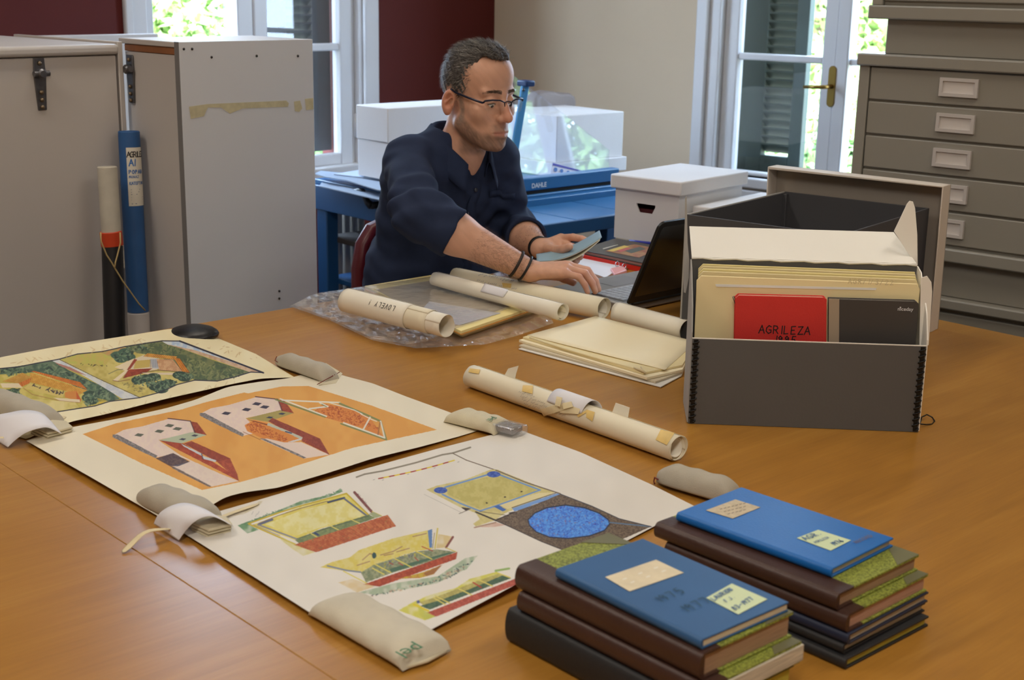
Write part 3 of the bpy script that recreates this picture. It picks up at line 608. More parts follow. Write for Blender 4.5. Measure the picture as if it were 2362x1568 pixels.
T_('side_apron', am - .02, ta1, tb1 - .02, tb1 + .012, zt_ - .075, zt_ + .012, blued)
T_('back_apron', ta1 - .03, ta1, tb0 + .02, tb1 - .02, zt_ - .06, zt_ + .012, blued)
T_('front_apron', am - .02, am + .01, tb0 + .02, tb1 - .02, zt_ - .075, zt_ - .0, blued)
for (aa, bb) in ((ta1 - .05, tb0 + .02), (ta1 - .05, tb1 - .05), (am + .02, tb0 + .02), (am + .02, tb1 - .05)):
    T_('leg', aa - .03, aa + .03, bb - .025, bb + .025, .0, zt_ - .075, blued, .004)
for z in (.20, .40, .55):
    T_('shelf', am + .0, ta1 - .02, tb0 + .04, tb1 - .06, z, z + .02, blued if z < .5 else mat('dark_shelf_board', (66, 60, 56), .7))
# front ledge in three plates, blade rail and cutting beam
LB0 = tb0 + .30
for k in range(3):
    b0_ = tb0 + .02 + k * (tb1 - tb0 - .04) / 3; b1_ = tb0 + .02 + (k + 1) * (tb1 - tb0 - .04) / 3 - .006
    T_('ledge_plate', ta0, am - .03, b0_, b1_, zt_ - .018, zt_ - .002, blue, .002)
T_('ledge_lip', ta0 - .012, ta0, tb0 + .02, tb1 - .02, zt_ - .045, zt_ - .002, blued, .003)
T_('lower_rail', am - .028, am - .0, tb0, tb1, zt_ - .01, zt_ + .02, blue, .003)
bm_ = T_('blade_beam', am + .01, am + .05, tb0 + .0, tb1 - .0, zt_ + .042, zt_ + .086, blue, .004)
T_('shadow_gap', am + .014, am + .045, tb0 + .02, tb1 - .02, zt_ + .03, zt_ + .042, dark, 0)
o_ = on_plane(1226, 434, AB(am + .0094, 0, 0), A_DIR)
b = MB(); text_mb(b, 'DAHLE', o_, B_DIR, UP, .022, lift=.0006, thick=.0006); b.build('lettering', whitetext, bm_)
# knife arm, guard and crank
pa = on_plane(1186, 350, AB(am + .075, 0, 0), A_DIR); pa2 = on_plane(1212, 192, AB(am + .075, 0, 0), A_DIR)
b = MB(); d_ = pa2 - pa; b.bar(pa - d_ * .5, pa2, .012, .03, up=B_DIR); arm = b.build('knife_arm', mat('light_blue_enamel', (78, 150, 205), .35, metal=.2), tr, bevel=.003)
b = MB(); b.bar(pa2 - B_DIR * .018, pa2 + B_DIR * .022, .05, .02, up=UP); b.build('knife_handle', mat('dark_blue_plastic', (24, 58, 110), .4), arm, bevel=.005)
b = MB(); pr = on_plane(1207, 207, AB(am + .068, 0, 0), A_DIR); b.lathe([(.006, 0), (.005, .003), (.0001, .004)], 12, Matrix.Translation(pr) @ (-A_DIR).to_track_quat('Z', 'Y').to_matrix().to_4x4()); b.build('bolt', latch_m, arm, smooth=True)
guard_m = glassy('clear_guard_plastic', tint=(.97, .98, 1), base=.055, diffuse=.05, dcol=(235, 238, 245))
gn = Vector((.139, -.99, .15)).normalized(); gp = on_plane(1200, 300, AB(am + .086, 0, 0), A_DIR)
b = MB(); b.slab([on_plane(x, y, gp, gn) for x, y in ((1182, 172), (1300, 262), (1406, 346), (1404, 402), (1120, 420), (1120, 126))], .003); b.build('clear_guard', guard_m, tr)
b = MB(); cr = [on_plane(x, y, AB(0, tb0 - .045, 0), B_DIR) for x, y in ((813, 441), (828, 438), (836, 439), (848, 466), (856, 474))]
b.tube(cr[:3] + cr[3:], [.007, .008, .009, .011, .014], 10); b.tube([cr[4], cr[4] + B_DIR * .035], .012, 10); b.build('crank_lever', blackp, tr, smooth=True)
# sheets and boards on the cutting table and on the shelves
def sheet(name, label, cat, pts, z, th, m, group=None):
    b = MB(); P = [at(x, y, z) for x, y in pts]; b.slab(P if (P[1] - P[0]).cross(P[-1] - P[0]).z > 0 else P[::-1], th)
    return props(b.build(name, m, None, bevel=.0006), label, cat, group)
zk = zt_ + .031
sheet('card_folder', 'lowest blue grey card folder jutting out on the trimmer table', 'folder', [(736, 428), (742, 420), (905, 448), (905, 470), (885, 462)], zk, .004, greyb)
sheet('card_folder', 'middle dark edged folder bending over the trimmer edge', 'folder', [(727, 402), (740, 396), (760, 398), (960, 420), (960, 452), (870, 440), (800, 418), (750, 410)], zk + .022, .004, greyb)
sheet('card_folder', 'topmost pale blue folder lying on the trimmer beside the white boxes', 'folder', [(770, 401), (845, 389), (960, 402), (960, 426), (900, 416)], zk + .030, .003, mat('pale_blue_card', (176, 190, 212), .7))
tbox(MB(), am + .10, ta1 - .35, tb0 + .02, tb0 + .14, zk + .0045, zk + .0215).build('folder_stack', greyb, None, bevel=.002)
props(bpy.data.objects['folder_stack'], 'block of blue grey folders under the bent folder on the trimmer', 'folder stack')
def shelf_sheet(label, da, z, th, m, w=None):
    w = tb1 - tb0 - .10
    return props(tbox(MB(), am + da, am + da + .32, tb0 + .052, tb0 + w, z, z + th).build('paper_stack', m, None, bevel=.002), label, 'papers')
shelf_sheet('grey blue papers on the top shelf under the trimmer', .03, .5705, .012, mat('grey_blue_paper', (120, 132, 140), .8), .6)
shelf_sheet('buff papers on the lower shelf under the trimmer', .02, .4205, .014, mat('buff_paper', (170, 146, 116), .8))
shelf_sheet('brown cardboard folder stack beneath the buff papers under the trimmer', .0, .2205, .10, mat('brown_card', (132, 88, 50), .8))
# radiator behind the trimmer
rad = mat('radiator_enamel', (176, 168, 158), .45)
ra = ta1 + .06; rp = AB(ra, tb0 + .02, 0)
rt = thing('radiator', 'grey column radiator seen under the blue trimmer stand', 'radiator', (rp.x, rp.y, 0))
xs = [on_plane(x, 530, AB(ra, 0, 0), A_DIR) for x in (763, 778, 796, 813, 829)]
for p in xs:
    pb_ = ab(p)
    b = MB(); b.bar(AB(ra, pb_.y, .12), AB(ra, pb_.y, .74), .022, .045, up=A_DIR); b.build('column', rad, rt, bevel=.008, seg=3)
for z in (.12, .735):
    tbox(MB(), ra - .015, ra + .015, ab(xs[0]).y - .02, ab(xs[-1]).y + .02, z - .02, z + .02).build('header', rad, rt, bevel=.006)
for p in (xs[0], xs[-1]): tbox(MB(), ra - .01, ra + .01, ab(p).y - .008, ab(p).y + .008, 0, .11).build('foot', rad, rt)
# ------------------------------------------------------------------ white boxes on the trimmer
zB = zt_ + .0315
def archive_box(label, O, da, db, z0, z1, split, lid_at='top', lip=.004):
    t = thing('archive_box', label, 'box', (O.x, O.y, z0), TA - math.pi / 2)
    oa, ob = ab(O).x, ab(O).y
    def bx(name, e, za, zb, bev=.003):
        return tbox(MB(), oa - e, oa + da + e, ob - e, ob + db + e, za, zb).build(name, boxw, t, bevel=bev)
    if lid_at == 'top':
        bx('body', 0, z0, split - .001); bx('lid', lip, split, z1)
    else:
        bx('tray', lip * 2, z0, split); bx('body', 0, split + .0005, z1)
    return t
Lc = on_plane(895, 320, AB(ta1 - .40, 0, 0), A_DIR); oL = AB(ab(Lc).x, ab(Lc).y, 0)
zl0 = on_plane(895, 390, oL, A_DIR).z; zl1 = on_plane(895, 250, oL, A_DIR).z; zls = on_plane(895, 330, oL, A_DIR).z
zoff = zk + .034
archive_box('long white archive box, its side lit blue by the window by the red wall', AB(ab(oL).x, ab(oL).y, 0), .17, .40, zoff, zl1, zls + .0, 'top', .003)
Rc = on_plane(1284, 320, AB(am + .25, 0, 0), A_DIR); zr1 = on_plane(1284, 268, Rc, A_DIR).z; zrs = on_plane(1284, 376, Rc, A_DIR).z
Re = on_plane(1437, 320, Rc, A_DIR)
archive_box('tall white box standing in its lid behind the clear trimmer guard', AB(ab(Rc).x, ab(Rc).y, 0), .36, ab(Re).y - ab(Rc).y, zB, zr1, zrs, 'bottom', .006)
# the patterned card in front of it
cardm = mat('patterned_card_white', (214, 218, 236), .6); violet = mat('violet_print', (70, 66, 170), .6); bluep = mat('blue_print', (74, 120, 190), .6)
ca = am + .085; cp = lambda x, y: on_plane(x, y, AB(ca, 0, zB), (A_DIR * -1 + UP * .35).normalized())
cpz = cp(1270, 412)
t = thing('patterned_card', 'white card with violet stripes and blue discs leaning by the guard', 'card', (cpz.x, cpz.y, cpz.z))
b = MB(); b.slab([cp(1268, 414), cp(1275, 374), cp(1378, 404), cp(1376, 410)], .0015); cd = b.build('card', cardm, t)
nn = (A_DIR * -1 + UP * .35).normalized() * .0012
def flat(mb, pts, lift=1.0): mb.mesh([cp(x, y) + nn * lift for x, y in pts], [tuple(range(len(pts)))])
b = MB(); flat(b, [(1274.6, 376), (1274, 381), (1376, 405), (1377, 403)]); flat(b, [(1271, 400), (1270.5, 404), (1302, 410), (1304, 407)]); b.build('stripe', violet, cd, label='violet stripes')
b = MB()
for (x, y, r) in ((1281, 391, 5), (1295, 394, 4.5), (1310, 398, 4.5), (1324, 401, 4), (1338, 404, 3.2), (1277, 410, 3), (1350, 406, 2)):
    flat(b, [(x + r * math.cos(q_) * .9, y + r * math.sin(q_)) for q_ in np.linspace(0, 2 * math.pi, 11)[:-1]])
b.build('disc', bluep, cd, label='blue printed discs')
# grey padded thing behind the boxes
dkl_ = mat('dark_metal_leg', (40, 40, 42), .5); gm = mat('grey_vinyl', (134, 122, 118), .6, noise=.05, nscale=10); gd = ta1 - .12
gx = lambda x, y: on_plane(x, y, AB(gd, 0, 0), A_DIR)
b = MB(); loop = [(1208, 300), (1210, 222), (1222, 211), (1240, 207), (1258, 209), (1270, 214), (1280, 212), (1294, 213), (1303, 220), (1306, 230), (1306, 300)]
b.slab([gx(x, y) for x, y in loop], -.06)
kb0, kb1 = ab(gx(1208, 300)).y, ab(gx(1306, 300)).y; kc = AB(gd - .2, (kb0 + kb1) / 2, 0)
gb = thing('padded_chair', 'grey padded chair whose rounded back shows above the white box', 'chair', kc, TA - math.pi / 2)
b.build('backrest', gm, gb, bevel=.012, seg=3)
tbox(MB(), gd, gd + .05, kb0 + .01, kb1 - .01, .52, gx(1208, 300).z - .004).build('lower_backrest', gm, gb, bevel=.008)
tbox(MB(), gd - .36, gd - .002, kb0, kb1, .42, .47).build('seat', gm, gb, bevel=.012, seg=3)
for aa in (gd - .34, gd + .02):
    for bb in (kb0 + .02, kb1 - .02): tbox(MB(), aa - .011, aa + .011, bb - .011, bb + .011, 0, .42 if aa < gd else .52).build('leg', dkl_, gb)
# ------------------------------------------------------------------ low dark desk with the records box and the books
DZ = TZ
dkm = mat('dark_grey_desk_laminate', (86, 84, 82), .35, noise=.08, nscale=6); dkl = mat('dark_metal_leg', (40, 40, 42), .5)
bl = at(1417, 547, DZ)                                   # bottom left corner of the records box
rx0 = bl.x
da0, da1, db0, db1 = a_far - .44, a_far + .11, b_right + .008, b_right + .84
c = AB((da0 + da1) / 2, (db0 + db1) / 2, 0)
dk = thing('side_desk', 'dark grey side desk between the work table and the window wall', 'desk', (c.x, c.y, 0), TA - math.pi / 2)
tbox(MB(), da0, da1, db0, db1, DZ - .03, DZ).build('desk_top', dkm, dk, bevel=.004)
for (x, y) in ((da0 + .05, db0 + .05), (da0 + .05, db1 - .05), (da1 - .05, db0 + .05), (da1 - .05, db1 - .05)):
    tbox(MB(), x - .02, x + .02, y - .02, y + .02, 0, DZ - .03).build('leg', dkl, dk)
tbox(MB(), da1 - .05, da1 - .03, db0 + .08, db1 - .08, DZ - .35, DZ - .03).build('modesty_panel', dkl, dk)
# the records box with hand hole (front faces -X, built around the hole)
rxp = lambda px, py: at_x(px, py, rx0)
y_l = rxp(1419, 470).y; y_r = rxp(1566, 470).y; z_t = rxp(1418, 400).z; z_s = rxp(1418, 432).z; dpx = at_y(1712, 430, y_r).x
rb_ = thing('records_box', 'white cardboard records box with lid and hand hole on the side desk', 'box', (rx0, (y_l + y_r) / 2, DZ))
h0, h1 = rxp(1468, 476), rxp(1511, 490); hz0, hz1 = rxp(1490, 492).z, rxp(1490, 471).z; hy0, hy1 = h1.y, h0.y
b = MB(); th = .005
b.box(rx0, rx0 + th, hy1, y_l, DZ, z_s); b.box(rx0, rx0 + th, y_r, hy0, DZ, z_s); b.box(rx0, rx0 + th, hy0, hy1, DZ, hz0); b.box(rx0, rx0 + th, hy0, hy1, hz1, z_s)
k_ = (hy1 - hy0) * .16
for s_, yy in ((1, hy0), (-1, hy1)): b.mesh([(rx0, yy, hz0), (rx0, yy + s_ * k_, hz0), (rx0, yy, hz1 - .006), (rx0 + th, yy, hz0), (rx0 + th, yy + s_ * k_, hz0), (rx0 + th, yy, hz1 - .006)], [(0, 1, 2), (5, 4, 3), (0, 3, 4, 1), (1, 4, 5, 2), (2, 5, 3, 0)])
b.box(rx0 + th, dpx, y_r, y_r + th, DZ, z_s); b.box(rx0 + th, dpx, y_l - th, y_l, DZ, z_s); b.box(dpx - th, dpx, y_r + th, y_l - th, DZ, z_s); b.box(rx0 + th, dpx - th, y_r + th, y_l - th, DZ, DZ + th)
b.build('body', boxw, rb_)
b = MB(); b.box(rx0 - .012, dpx + .012, y_r - .012, y_l + .012, z_s - .0, z_t); b.build('lid', boxw, rb_, bevel=.004)
b = MB(); b.box(rx0 + .02, dpx - .02, y_r + .015, y_l - .015, DZ + .006, hz0 + .008); b.build('contents', mat('maroon_folders', (92, 34, 40), .8), rb_, label='maroon folders inside the box')
# second white box beside it, towards the window
m0 = at_x(1600, 480, rx0 + .05)
b2 = thing('records_box', 'low white lidded box partly hidden behind the grey open box', 'box', (m0.x + .2, m0.y - .1, DZ))
zlid = at_x(1603, 474, m0.x).z
yb0 = y_r - .022; 
b = MB(); b.box(m0.x, m0.x + .36, yb0 - .34, yb0, DZ, zlid - .05); b.build('body', boxw, b2, bevel=.003)
b = MB(); b.box(m0.x - .006, m0.x + .366, yb0 - .346, yb0 + .006, zlid - .049, zlid); b.build('lid', boxw, b2, bevel=.004)
# ------------------------------------------------------------------ burgundy chair
cm = mat('burgundy_vinyl', (84, 15, 28), .38, bump=.05, bscale=90); chrome = mat('chair_metal', (60, 60, 64), .35, metal=.8)
# ------------------------------------------------------------------ the three drawings: sheets of paper with their printed or painted pictures
def vnoise(x, y, s, seed=0):
    x = np.asarray(x) / s; y = np.asarray(y) / s; xi = np.floor(x).astype(int); yi = np.floor(y).astype(int); fx = x - xi; fy = y - yi
    fx = fx * fx * (3 - 2 * fx); fy = fy * fy * (3 - 2 * fy)
    def h(a, b):
        v = np.sin(a * 127.1 + b * 311.7 + seed * 74.7) * 43758.5453; return v - np.floor(v)
    return (h(xi, yi) * (1 - fx) + h(xi + 1, yi) * fx) * (1 - fy) + (h(xi, yi + 1) * (1 - fx) + h(xi + 1, yi + 1) * fx) * fy
class Canvas:
    """paints colour into the points of a sheet; marks are given where the photograph shows them"""
    def __init__(s, X, Y, base): s.X, s.Y = X, Y; s.C = np.empty((len(X), 3)); s.C[:] = base; s.rng = np.random.default_rng(3)
    def blend(s, idx, col, a=1.0):
        a = np.asarray(a)
        if a.ndim: a = a[:, None]
        s.C[idx] = s.C[idx] * (1 - a) + np.asarray(col, float) * a
    def inside(s, pts):
        pts = np.asarray(pts, float); x0, y0 = pts.min(0); x1, y1 = pts.max(0)
        idx = np.nonzero((s.X >= x0) & (s.X <= x1) & (s.Y >= y0) & (s.Y <= y1))[0]; x = s.X[idx]; y = s.Y[idx]; c = np.zeros(len(idx), bool)
        for (xa, ya), (xb, yb_) in zip(pts, np.roll(pts, -1, 0)):
            if ya == yb_: continue
            c ^= ((ya > y) != (yb_ > y)) & (x < (xb - xa) * (y - ya) / (yb_ - ya) + xa)
        return idx[c]
    def poly(s, pts, col, a=1.0, mott=0.0, ms=6.0, col2=None):
        i = s.inside(pts)
        if not len(i): return i
        if mott or col2 is not None:
            n = vnoise(s.X[i], s.Y[i], ms, 5) * .6 + vnoise(s.X[i], s.Y[i], ms * .4, 9) * .4
            c2 = np.asarray(col2 if col2 is not None else np.array(col) * (1 - mott), float)
            k = np.clip((n - .5) * 3 + .5, 0, 1)[:, None]; cc = np.asarray(col, float) * (1 - k) + c2 * k
            s.C[i] = s.C[i] * (1 - a) + cc * a
        else: s.blend(i, col, a)
        return i
    def line(s, pts, w, col, a=1.0):
        for (xa, ya), (xb, yb_) in zip(pts[:-1], pts[1:]):
            idx = np.nonzero((s.X >= min(xa, xb) - w) & (s.X <= max(xa, xb) + w) & (s.Y >= min(ya, yb_) - w) & (s.Y <= max(ya, yb_) + w))[0]
            if not len(idx): continue
            dx, dy = xb - xa, yb_ - ya; L = dx * dx + dy * dy + 1e-9
            t = np.clip(((s.X[idx] - xa) * dx + (s.Y[idx] - ya) * dy) / L, 0, 1)
            d = np.hypot(s.X[idx] - xa - t * dx, s.Y[idx] - ya - t * dy); k = np.clip(w / 2 + .5 - d, 0, 1) * a
            m_ = k > 0; s.blend(idx[m_], col, k[m_])
    def ell(s, cx, cy, rx, ry, col, rot=0.0, a=1.0, soft=0.0, **k):
        t = np.linspace(0, 2 * math.pi, 40)[:-1]; c, n = math.cos(rot), math.sin(rot)
        pts = [(cx + rx * math.cos(q) * c - ry * math.sin(q) * n, cy + rx * math.cos(q) * n + ry * math.sin(q) * c) for q in t]
        return s.poly(pts, col, a, **k)
    def wash(s, pts, col, a=.7, ms=14):
        i = s.inside(pts)
        if len(i): s.blend(i, col, a * np.clip(.35 + 1.1 * vnoise(s.X[i], s.Y[i], ms, 11), 0, 1))
    def strips(s, p00, p10, p11, p01, n, col, col2, line=(70, 20, 10), w=1.2, la=.8):
        """roof tiles: strips across the quad, p00->p10 and p01->p11 are the long sides"""
        s.poly([p00, p10, p11, p01], col, col2=col2, ms=5)
        L = lambda a_, b_, t: (a_[0] + (b_[0] - a_[0]) * t, a_[1] + (b_[1] - a_[1]) * t)
        for k in range(n + 1): s.line([L(p00, p10, k / n), L(p01, p11, k / n)], w * .45, line, la * .75)
    def scatter(s, pts, n, r, cols, a=.8, stretch=1.6):
        pts = np.asarray(pts, float); x0, y0 = pts.min(0); x1, y1 = pts.max(0)
        sel = s.inside(pts)
        if not len(sel): return
        for j in s.rng.choice(sel, min(n, len(sel)), replace=False):
            rr = r * (.6 + .8 * s.rng.random()); s.ell(s.X[j], s.Y[j], rr * stretch, rr * .7, cols[s.rng.integers(len(cols))], rot=s.rng.random() * 3, a=a)
def polyline_fn(pts):
    pts = [np.array(p, float) for p in pts]; L = [0]
    for a_, b_ in zip(pts[:-1], pts[1:]): L.append(L[-1] + np.linalg.norm(b_ - a_))
    L = np.array(L) / L[-1]; P = np.array(pts)
    # smooth (Catmull-Rom style) interpolation on a dense table
    T = np.linspace(0, 1, 200); q = np.stack([np.interp(T, L, P[:, 0]), np.interp(T, L, P[:, 1])], 1)
    if len(pts) > 3:
        k = np.ones(9) / 9; qs = q.copy()
        for d in (0, 1): qs[4:-4, d] = np.convolve(q[:, d], k, 'valid')
        q = qs
    return lambda t: np.stack([np.interp(t, T, q[:, 0]), np.interp(t, T, q[:, 1])], -1)
def paper_sheet(name, label, top, bottom, left, right, nu, nv, side_lift, base, paint, rough=.75, z0=.0012):
    ft, fb_, fl, fr = polyline_fn(top), polyline_fn(bottom), polyline_fn(left), polyline_fn(right)
    u = np.linspace(0, 1, nu + 1); v = np.linspace(0, 1, nv + 1); U, V = np.meshgrid(u, v)
    T_, B_, L_, R_ = ft(u), fb_(u), fl(v), fr(v)
    c00, c10, c01, c11 = T_[0], T_[-1], B_[0], B_[-1]
    px_ = (1 - V)[..., None] * T_[None] + V[..., None] * B_[None] + (1 - U)[..., None] * L_[:, None] + U[..., None] * R_[:, None] \
        - ((1 - U) * (1 - V))[..., None] * c00 - (U * (1 - V))[..., None] * c10 - ((1 - U) * V)[..., None] * c01 - (U * V)[..., None] * c11
    def dev(E_, tt):
        ch = E_[0] + (E_[-1] - E_[0]) * tt[:, None]; d = ch[:, 1] - E_[:, 1]; return np.clip(d - d.min(), 0, None) * .00055
    lt, ll, lb_, lr = side_lift
    Z = z0 + dev(T_, u)[None] * (1 - V) ** 2 + dev(B_, u)[None] * V ** 2 + lt * np.sin(np.pi * U) * (1 - V) ** 3 + lb_ * np.sin(np.pi * U) * V ** 3 + ll * np.sin(np.pi * np.clip(V, 0, 1)) ** .7 * (1 - U) ** 4 + lr * np.sin(np.pi * V) * U ** 4
    Z = Z + .0010 * vnoise(U * 5, V * 5, 1.0, 2)
    X = px_[..., 0].ravel(); Y = px_[..., 1].ravel(); Zw = (TZ + Z).ravel()
    d = np.outer((X - CXP) / FPX, RIGHT) + np.outer((Y - CYP) / FPX, DOWN) + np.array(FWD)
    P = np.array(EYE) + d * ((Zw - EYE.z) / d[:, 2])[:, None]
    cv = Canvas(X, Y, base); paint(cv)
    cv.C *= (1 - .03 * vnoise(X, Y, 40, 1))[:, None]
    me = bpy.data.meshes.new(name); n0 = nu + 1
    i = (np.arange(nv)[:, None] * n0 + np.arange(nu)[None]).ravel(); F_ = np.stack([i, i + n0, i + n0 + 1, i + 1], 1)
    me.vertices.add(len(P)); me.vertices.foreach_set('co', P.ravel()); me.loops.add(F_.size); me.loops.foreach_set('vertex_index', F_.ravel())
    me.polygons.add(len(F_)); me.polygons.foreach_set('loop_start', np.arange(0, F_.size, 4)); me.update(calc_edges=True)
    me.polygons.foreach_set('use_smooth', np.ones(len(F_), bool))
    c = np.clip(cv.C / 255, 0, 1); c = np.where(c <= .04045, c / 12.92, ((c + .055) / 1.055) ** 2.4); c = np.concatenate([c, np.ones((len(c), 1))], 1)
    at_ = me.color_attributes.new('Col', 'FLOAT_COLOR', 'POINT'); at_.data.foreach_set('color', c.astype(np.float32).ravel())
    me.materials.append(mat('painted_paper', (220, 215, 200), rough, attr='Col', spec=.3))
    o = bpy.data.objects.new(name, me); COL.objects.link(o)
    return props(o, label, 'drawing')
Zx = lambda ox, oy, s: (lambda *pts: [(ox + x / s, oy + y / s) for x, y in pts])
ZA = Zx(0, 760, 3.4735); ZB = Zx(180, 880, 3.2806); ZC = Zx(540, 1110, 5.905); ZD = Zx(720, 1200, 4.8204); ZE = Zx(810, 1010, 3.2356)
OUT = (44, 42, 58)
def paint_landscape(c):
    cream_ = (236, 227, 192)
    c.C[:] = cream_; n = vnoise(c.X, c.Y, 22, 3); c.blend(np.arange(len(c.X)), (222, 202, 150), .35 * n)
    tree = [(72, 98, 82), (104, 128, 100), (50, 66, 60), (130, 148, 116)]; hill = [(116, 126, 84), (82, 100, 70), (142, 148, 100), (66, 80, 62)]
    # right picture
    R_ = ZA((470, 238), (620, 195), (820, 175), (1000, 135), (1190, 105), (1300, 88), (1440, 92), (1700, 190), (2110, 345), (2010, 340), (1880, 380), (1740, 412), (1560, 405), (1420, 440), (1290, 500), (1120, 545), (800, 400))
    c.poly(R_, (206, 192, 116), col2=(186, 170, 92), ms=16)
    c.poly(ZA((480, 232), (640, 192), (860, 172), (900, 215), (840, 290), (720, 295), (560, 270)), (186, 184, 92), col2=(196, 176, 98), ms=9)
    c.poly(ZA((790, 176), (1000, 138), (1010, 165), (880, 215)), (196, 150, 98), col2=(178, 160, 96), ms=7)
    c.poly(ZA((1000, 140), (1190, 105), (1300, 90), (1500, 170), (1720, 250), (2000, 340), (1880, 378), (1740, 410), (1560, 403), (1400, 300), (1280, 210), (1100, 190)), (120, 126, 88), col2=(82, 98, 72), ms=10)
    c.scatter(ZA((1420, 220), (1700, 260), (1990, 345), (1740, 405), (1560, 395)), 150, 2.2, hill, .75, 2.6)
    c.scatter(ZA((1100, 130), (1300, 100), (1480, 180), (1400, 230), (1200, 190)), 60, 2.2, hill, .7, 2.2)
    c.poly(ZA((1290, 90), (1440, 92), (1700, 190), (2110, 345), (2000, 340), (1700, 235), (1480, 160), (1340, 120)), (206, 178, 150), col2=(190, 156, 128), ms=8)
    c.poly(ZA((1290, 90), (1440, 92), (1700, 192), (2060, 330), (1800, 240), (1560, 165), (1400, 130), (1340, 118)), (168, 188, 214), col2=(206, 212, 214), ms=7)
    for q in ZA((940, 205), (1000, 180), (1035, 220), (970, 235)): c.ell(q[0], q[1], 15, 9, tree[0])
    c.scatter(ZA((880, 200), (960, 170), (1080, 170), (1060, 240), (930, 250)), 60, 2.2, tree, .85)
    c.scatter(ZA((1000, 145), (1180, 120), (1200, 160), (1060, 175)), 34, 2.2, tree, .8)
    # the villa
    c.poly(ZA((1040, 250), (1150, 205), (1280, 235), (1260, 320), (1130, 340), (1000, 300)), (214, 200, 174))
    c.poly(ZA((920, 300), (1075, 230), (1050, 310), (940, 415), (905, 405), (1000, 330)), (224, 208, 176))
    c.poly(ZA((1085, 250), (1205, 240), (1200, 300), (1070, 315)), (196, 172, 96)); c.poly(ZA((1205, 235), (1270, 230), (1275, 315), (1220, 310)), (186, 190, 196))
    for k in range(5):
        a0 = ZA((1205 + k * 13, 240))[0]; c.line([a0, (a0[0] + .6, a0[1] + 18)], 1.0, (60, 54, 70), .8)
    c.strips(*ZA((1150, 215), (1400, 240), (1420, 215), (1180, 190)), 16, (222, 164, 74), (196, 140, 66))
    c.strips(*ZA((1255, 235), (1385, 240), (1460, 335), (1275, 325)), 12, (212, 172, 132), (196, 150, 110), (130, 84, 66), .9, .6)
    c.strips(*ZA((1390, 225), (1440, 232), (1520, 345), (1460, 335)), 3, (214, 140, 52), (190, 116, 44))
    c.strips(*ZA((1030, 320), (1220, 310), (1170, 345), (985, 390)), 12, (168, 76, 52), (142, 58, 44)); c.poly(ZA((1075, 235), (1100, 240), (1045, 315), (1015, 325)), (150, 66, 48))
    c.poly(ZA((1130, 345), (1500, 345), (1420, 365), (1180, 358)), (216, 198, 172)); c.line(ZA((1130, 345), (1270, 325), (1460, 340), (1520, 346)), 1.3, (80, 50, 40), .8)
    c.line(ZA((905, 408), (950, 415), (1040, 400)), 1.5, (110, 70, 60), .7); c.line(ZA((870, 355), (940, 322), (985, 318)), 1.6, (88, 92, 78), .7)
    for q in ZA((1110, 405), (1170, 390), (1230, 380), (1250, 460), (1300, 440), (1350, 430), (1290, 480), (1440, 365), (1480, 385)): c.ell(q[0], q[1], 17, 9, (52, 72, 60))
    c.scatter(ZA((1070, 370), (1270, 355), (1300, 420), (1180, 455), (1080, 435)), 110, 2.0, tree, .85); c.scatter(ZA((1220, 430), (1330, 400), (1420, 420), (1330, 490), (1240, 490)), 100, 2.0, tree, .85); c.scatter(ZA((1400, 355), (1560, 360), (1540, 400), (1430, 390)), 50, 2.0, tree, .85)
    c.scatter(ZA((950, 430), (1060, 425), (1180, 470), (1140, 520), (1020, 460)), 40, 1.6, [(150, 140, 90), (110, 104, 72)], .6); c.scatter(ZA((640, 270), (860, 290), (870, 305), (650, 285)), 18, 1.1, [(70, 60, 50)], .8)
    c.line(ZA((470, 238), (620, 196), (820, 176), (1000, 136), (1190, 106), (1300, 90), (1440, 92)), 2.2, OUT); c.line(ZA((1440, 92), (1700, 190), (2110, 346)), 3.6, OUT)
    c.line(ZA((2110, 345), (2010, 340), (1880, 380), (1740, 412), (1560, 405), (1420, 440), (1290, 500), (1120, 545)), 2.2, OUT); c.line(ZA((470, 238), (800, 400), (1120, 545)), 2.0, OUT)
    # left picture
    L_ = ZA((-260, 395), (0, 312), (150, 298), (300, 268), (470, 238), (800, 400), (1120, 545), (1000, 560), (880, 575), (760, 612), (640, 630), (200, 690), (-200, 560))
    c.poly(L_, (206, 190, 108), col2=(186, 172, 84), ms=12)
    c.poly(ZA((0, 315), (300, 268), (420, 250), (560, 330), (700, 400), (860, 470), (960, 555), (900, 570), (760, 580), (560, 430), (300, 340), (0, 360)), (104, 122, 98), col2=(70, 92, 78), ms=9)
    c.scatter(ZA((0, 330), (200, 300), (220, 340), (60, 370)), 60, 2.4, tree, .85); c.scatter(ZA((300, 300), (440, 290), (700, 420), (930, 540), (860, 560), (700, 500), (560, 420)), 180, 2.4, tree, .8, 2.2)
    c.poly(ZA((420, 252), (470, 240), (800, 402), (1115, 545), (980, 555), (800, 445), (620, 340)), (190, 196, 206), col2=(210, 212, 210), ms=8); c.poly(ZA((440, 262), (560, 300), (700, 370), (600, 340), (480, 290)), (176, 124, 112))
    c.strips(*ZA((250, 335), (700, 480), (640, 420), (270, 330)), 26, (220, 132, 52), (200, 116, 50)); c.strips(*ZA((245, 345), (700, 485), (640, 520), (230, 420)), 32, (214, 164, 72), (198, 146, 58), (128, 84, 40), 1.0, .7)
    c.strips(*ZA((20, 415), (180, 345), (250, 385), (150, 430)), 12, (206, 160, 76), (192, 144, 62), (120, 80, 40), .9, .7); c.strips(*ZA((150, 430), (250, 385), (235, 430), (170, 460)), 5, (214, 128, 56), (196, 112, 46))
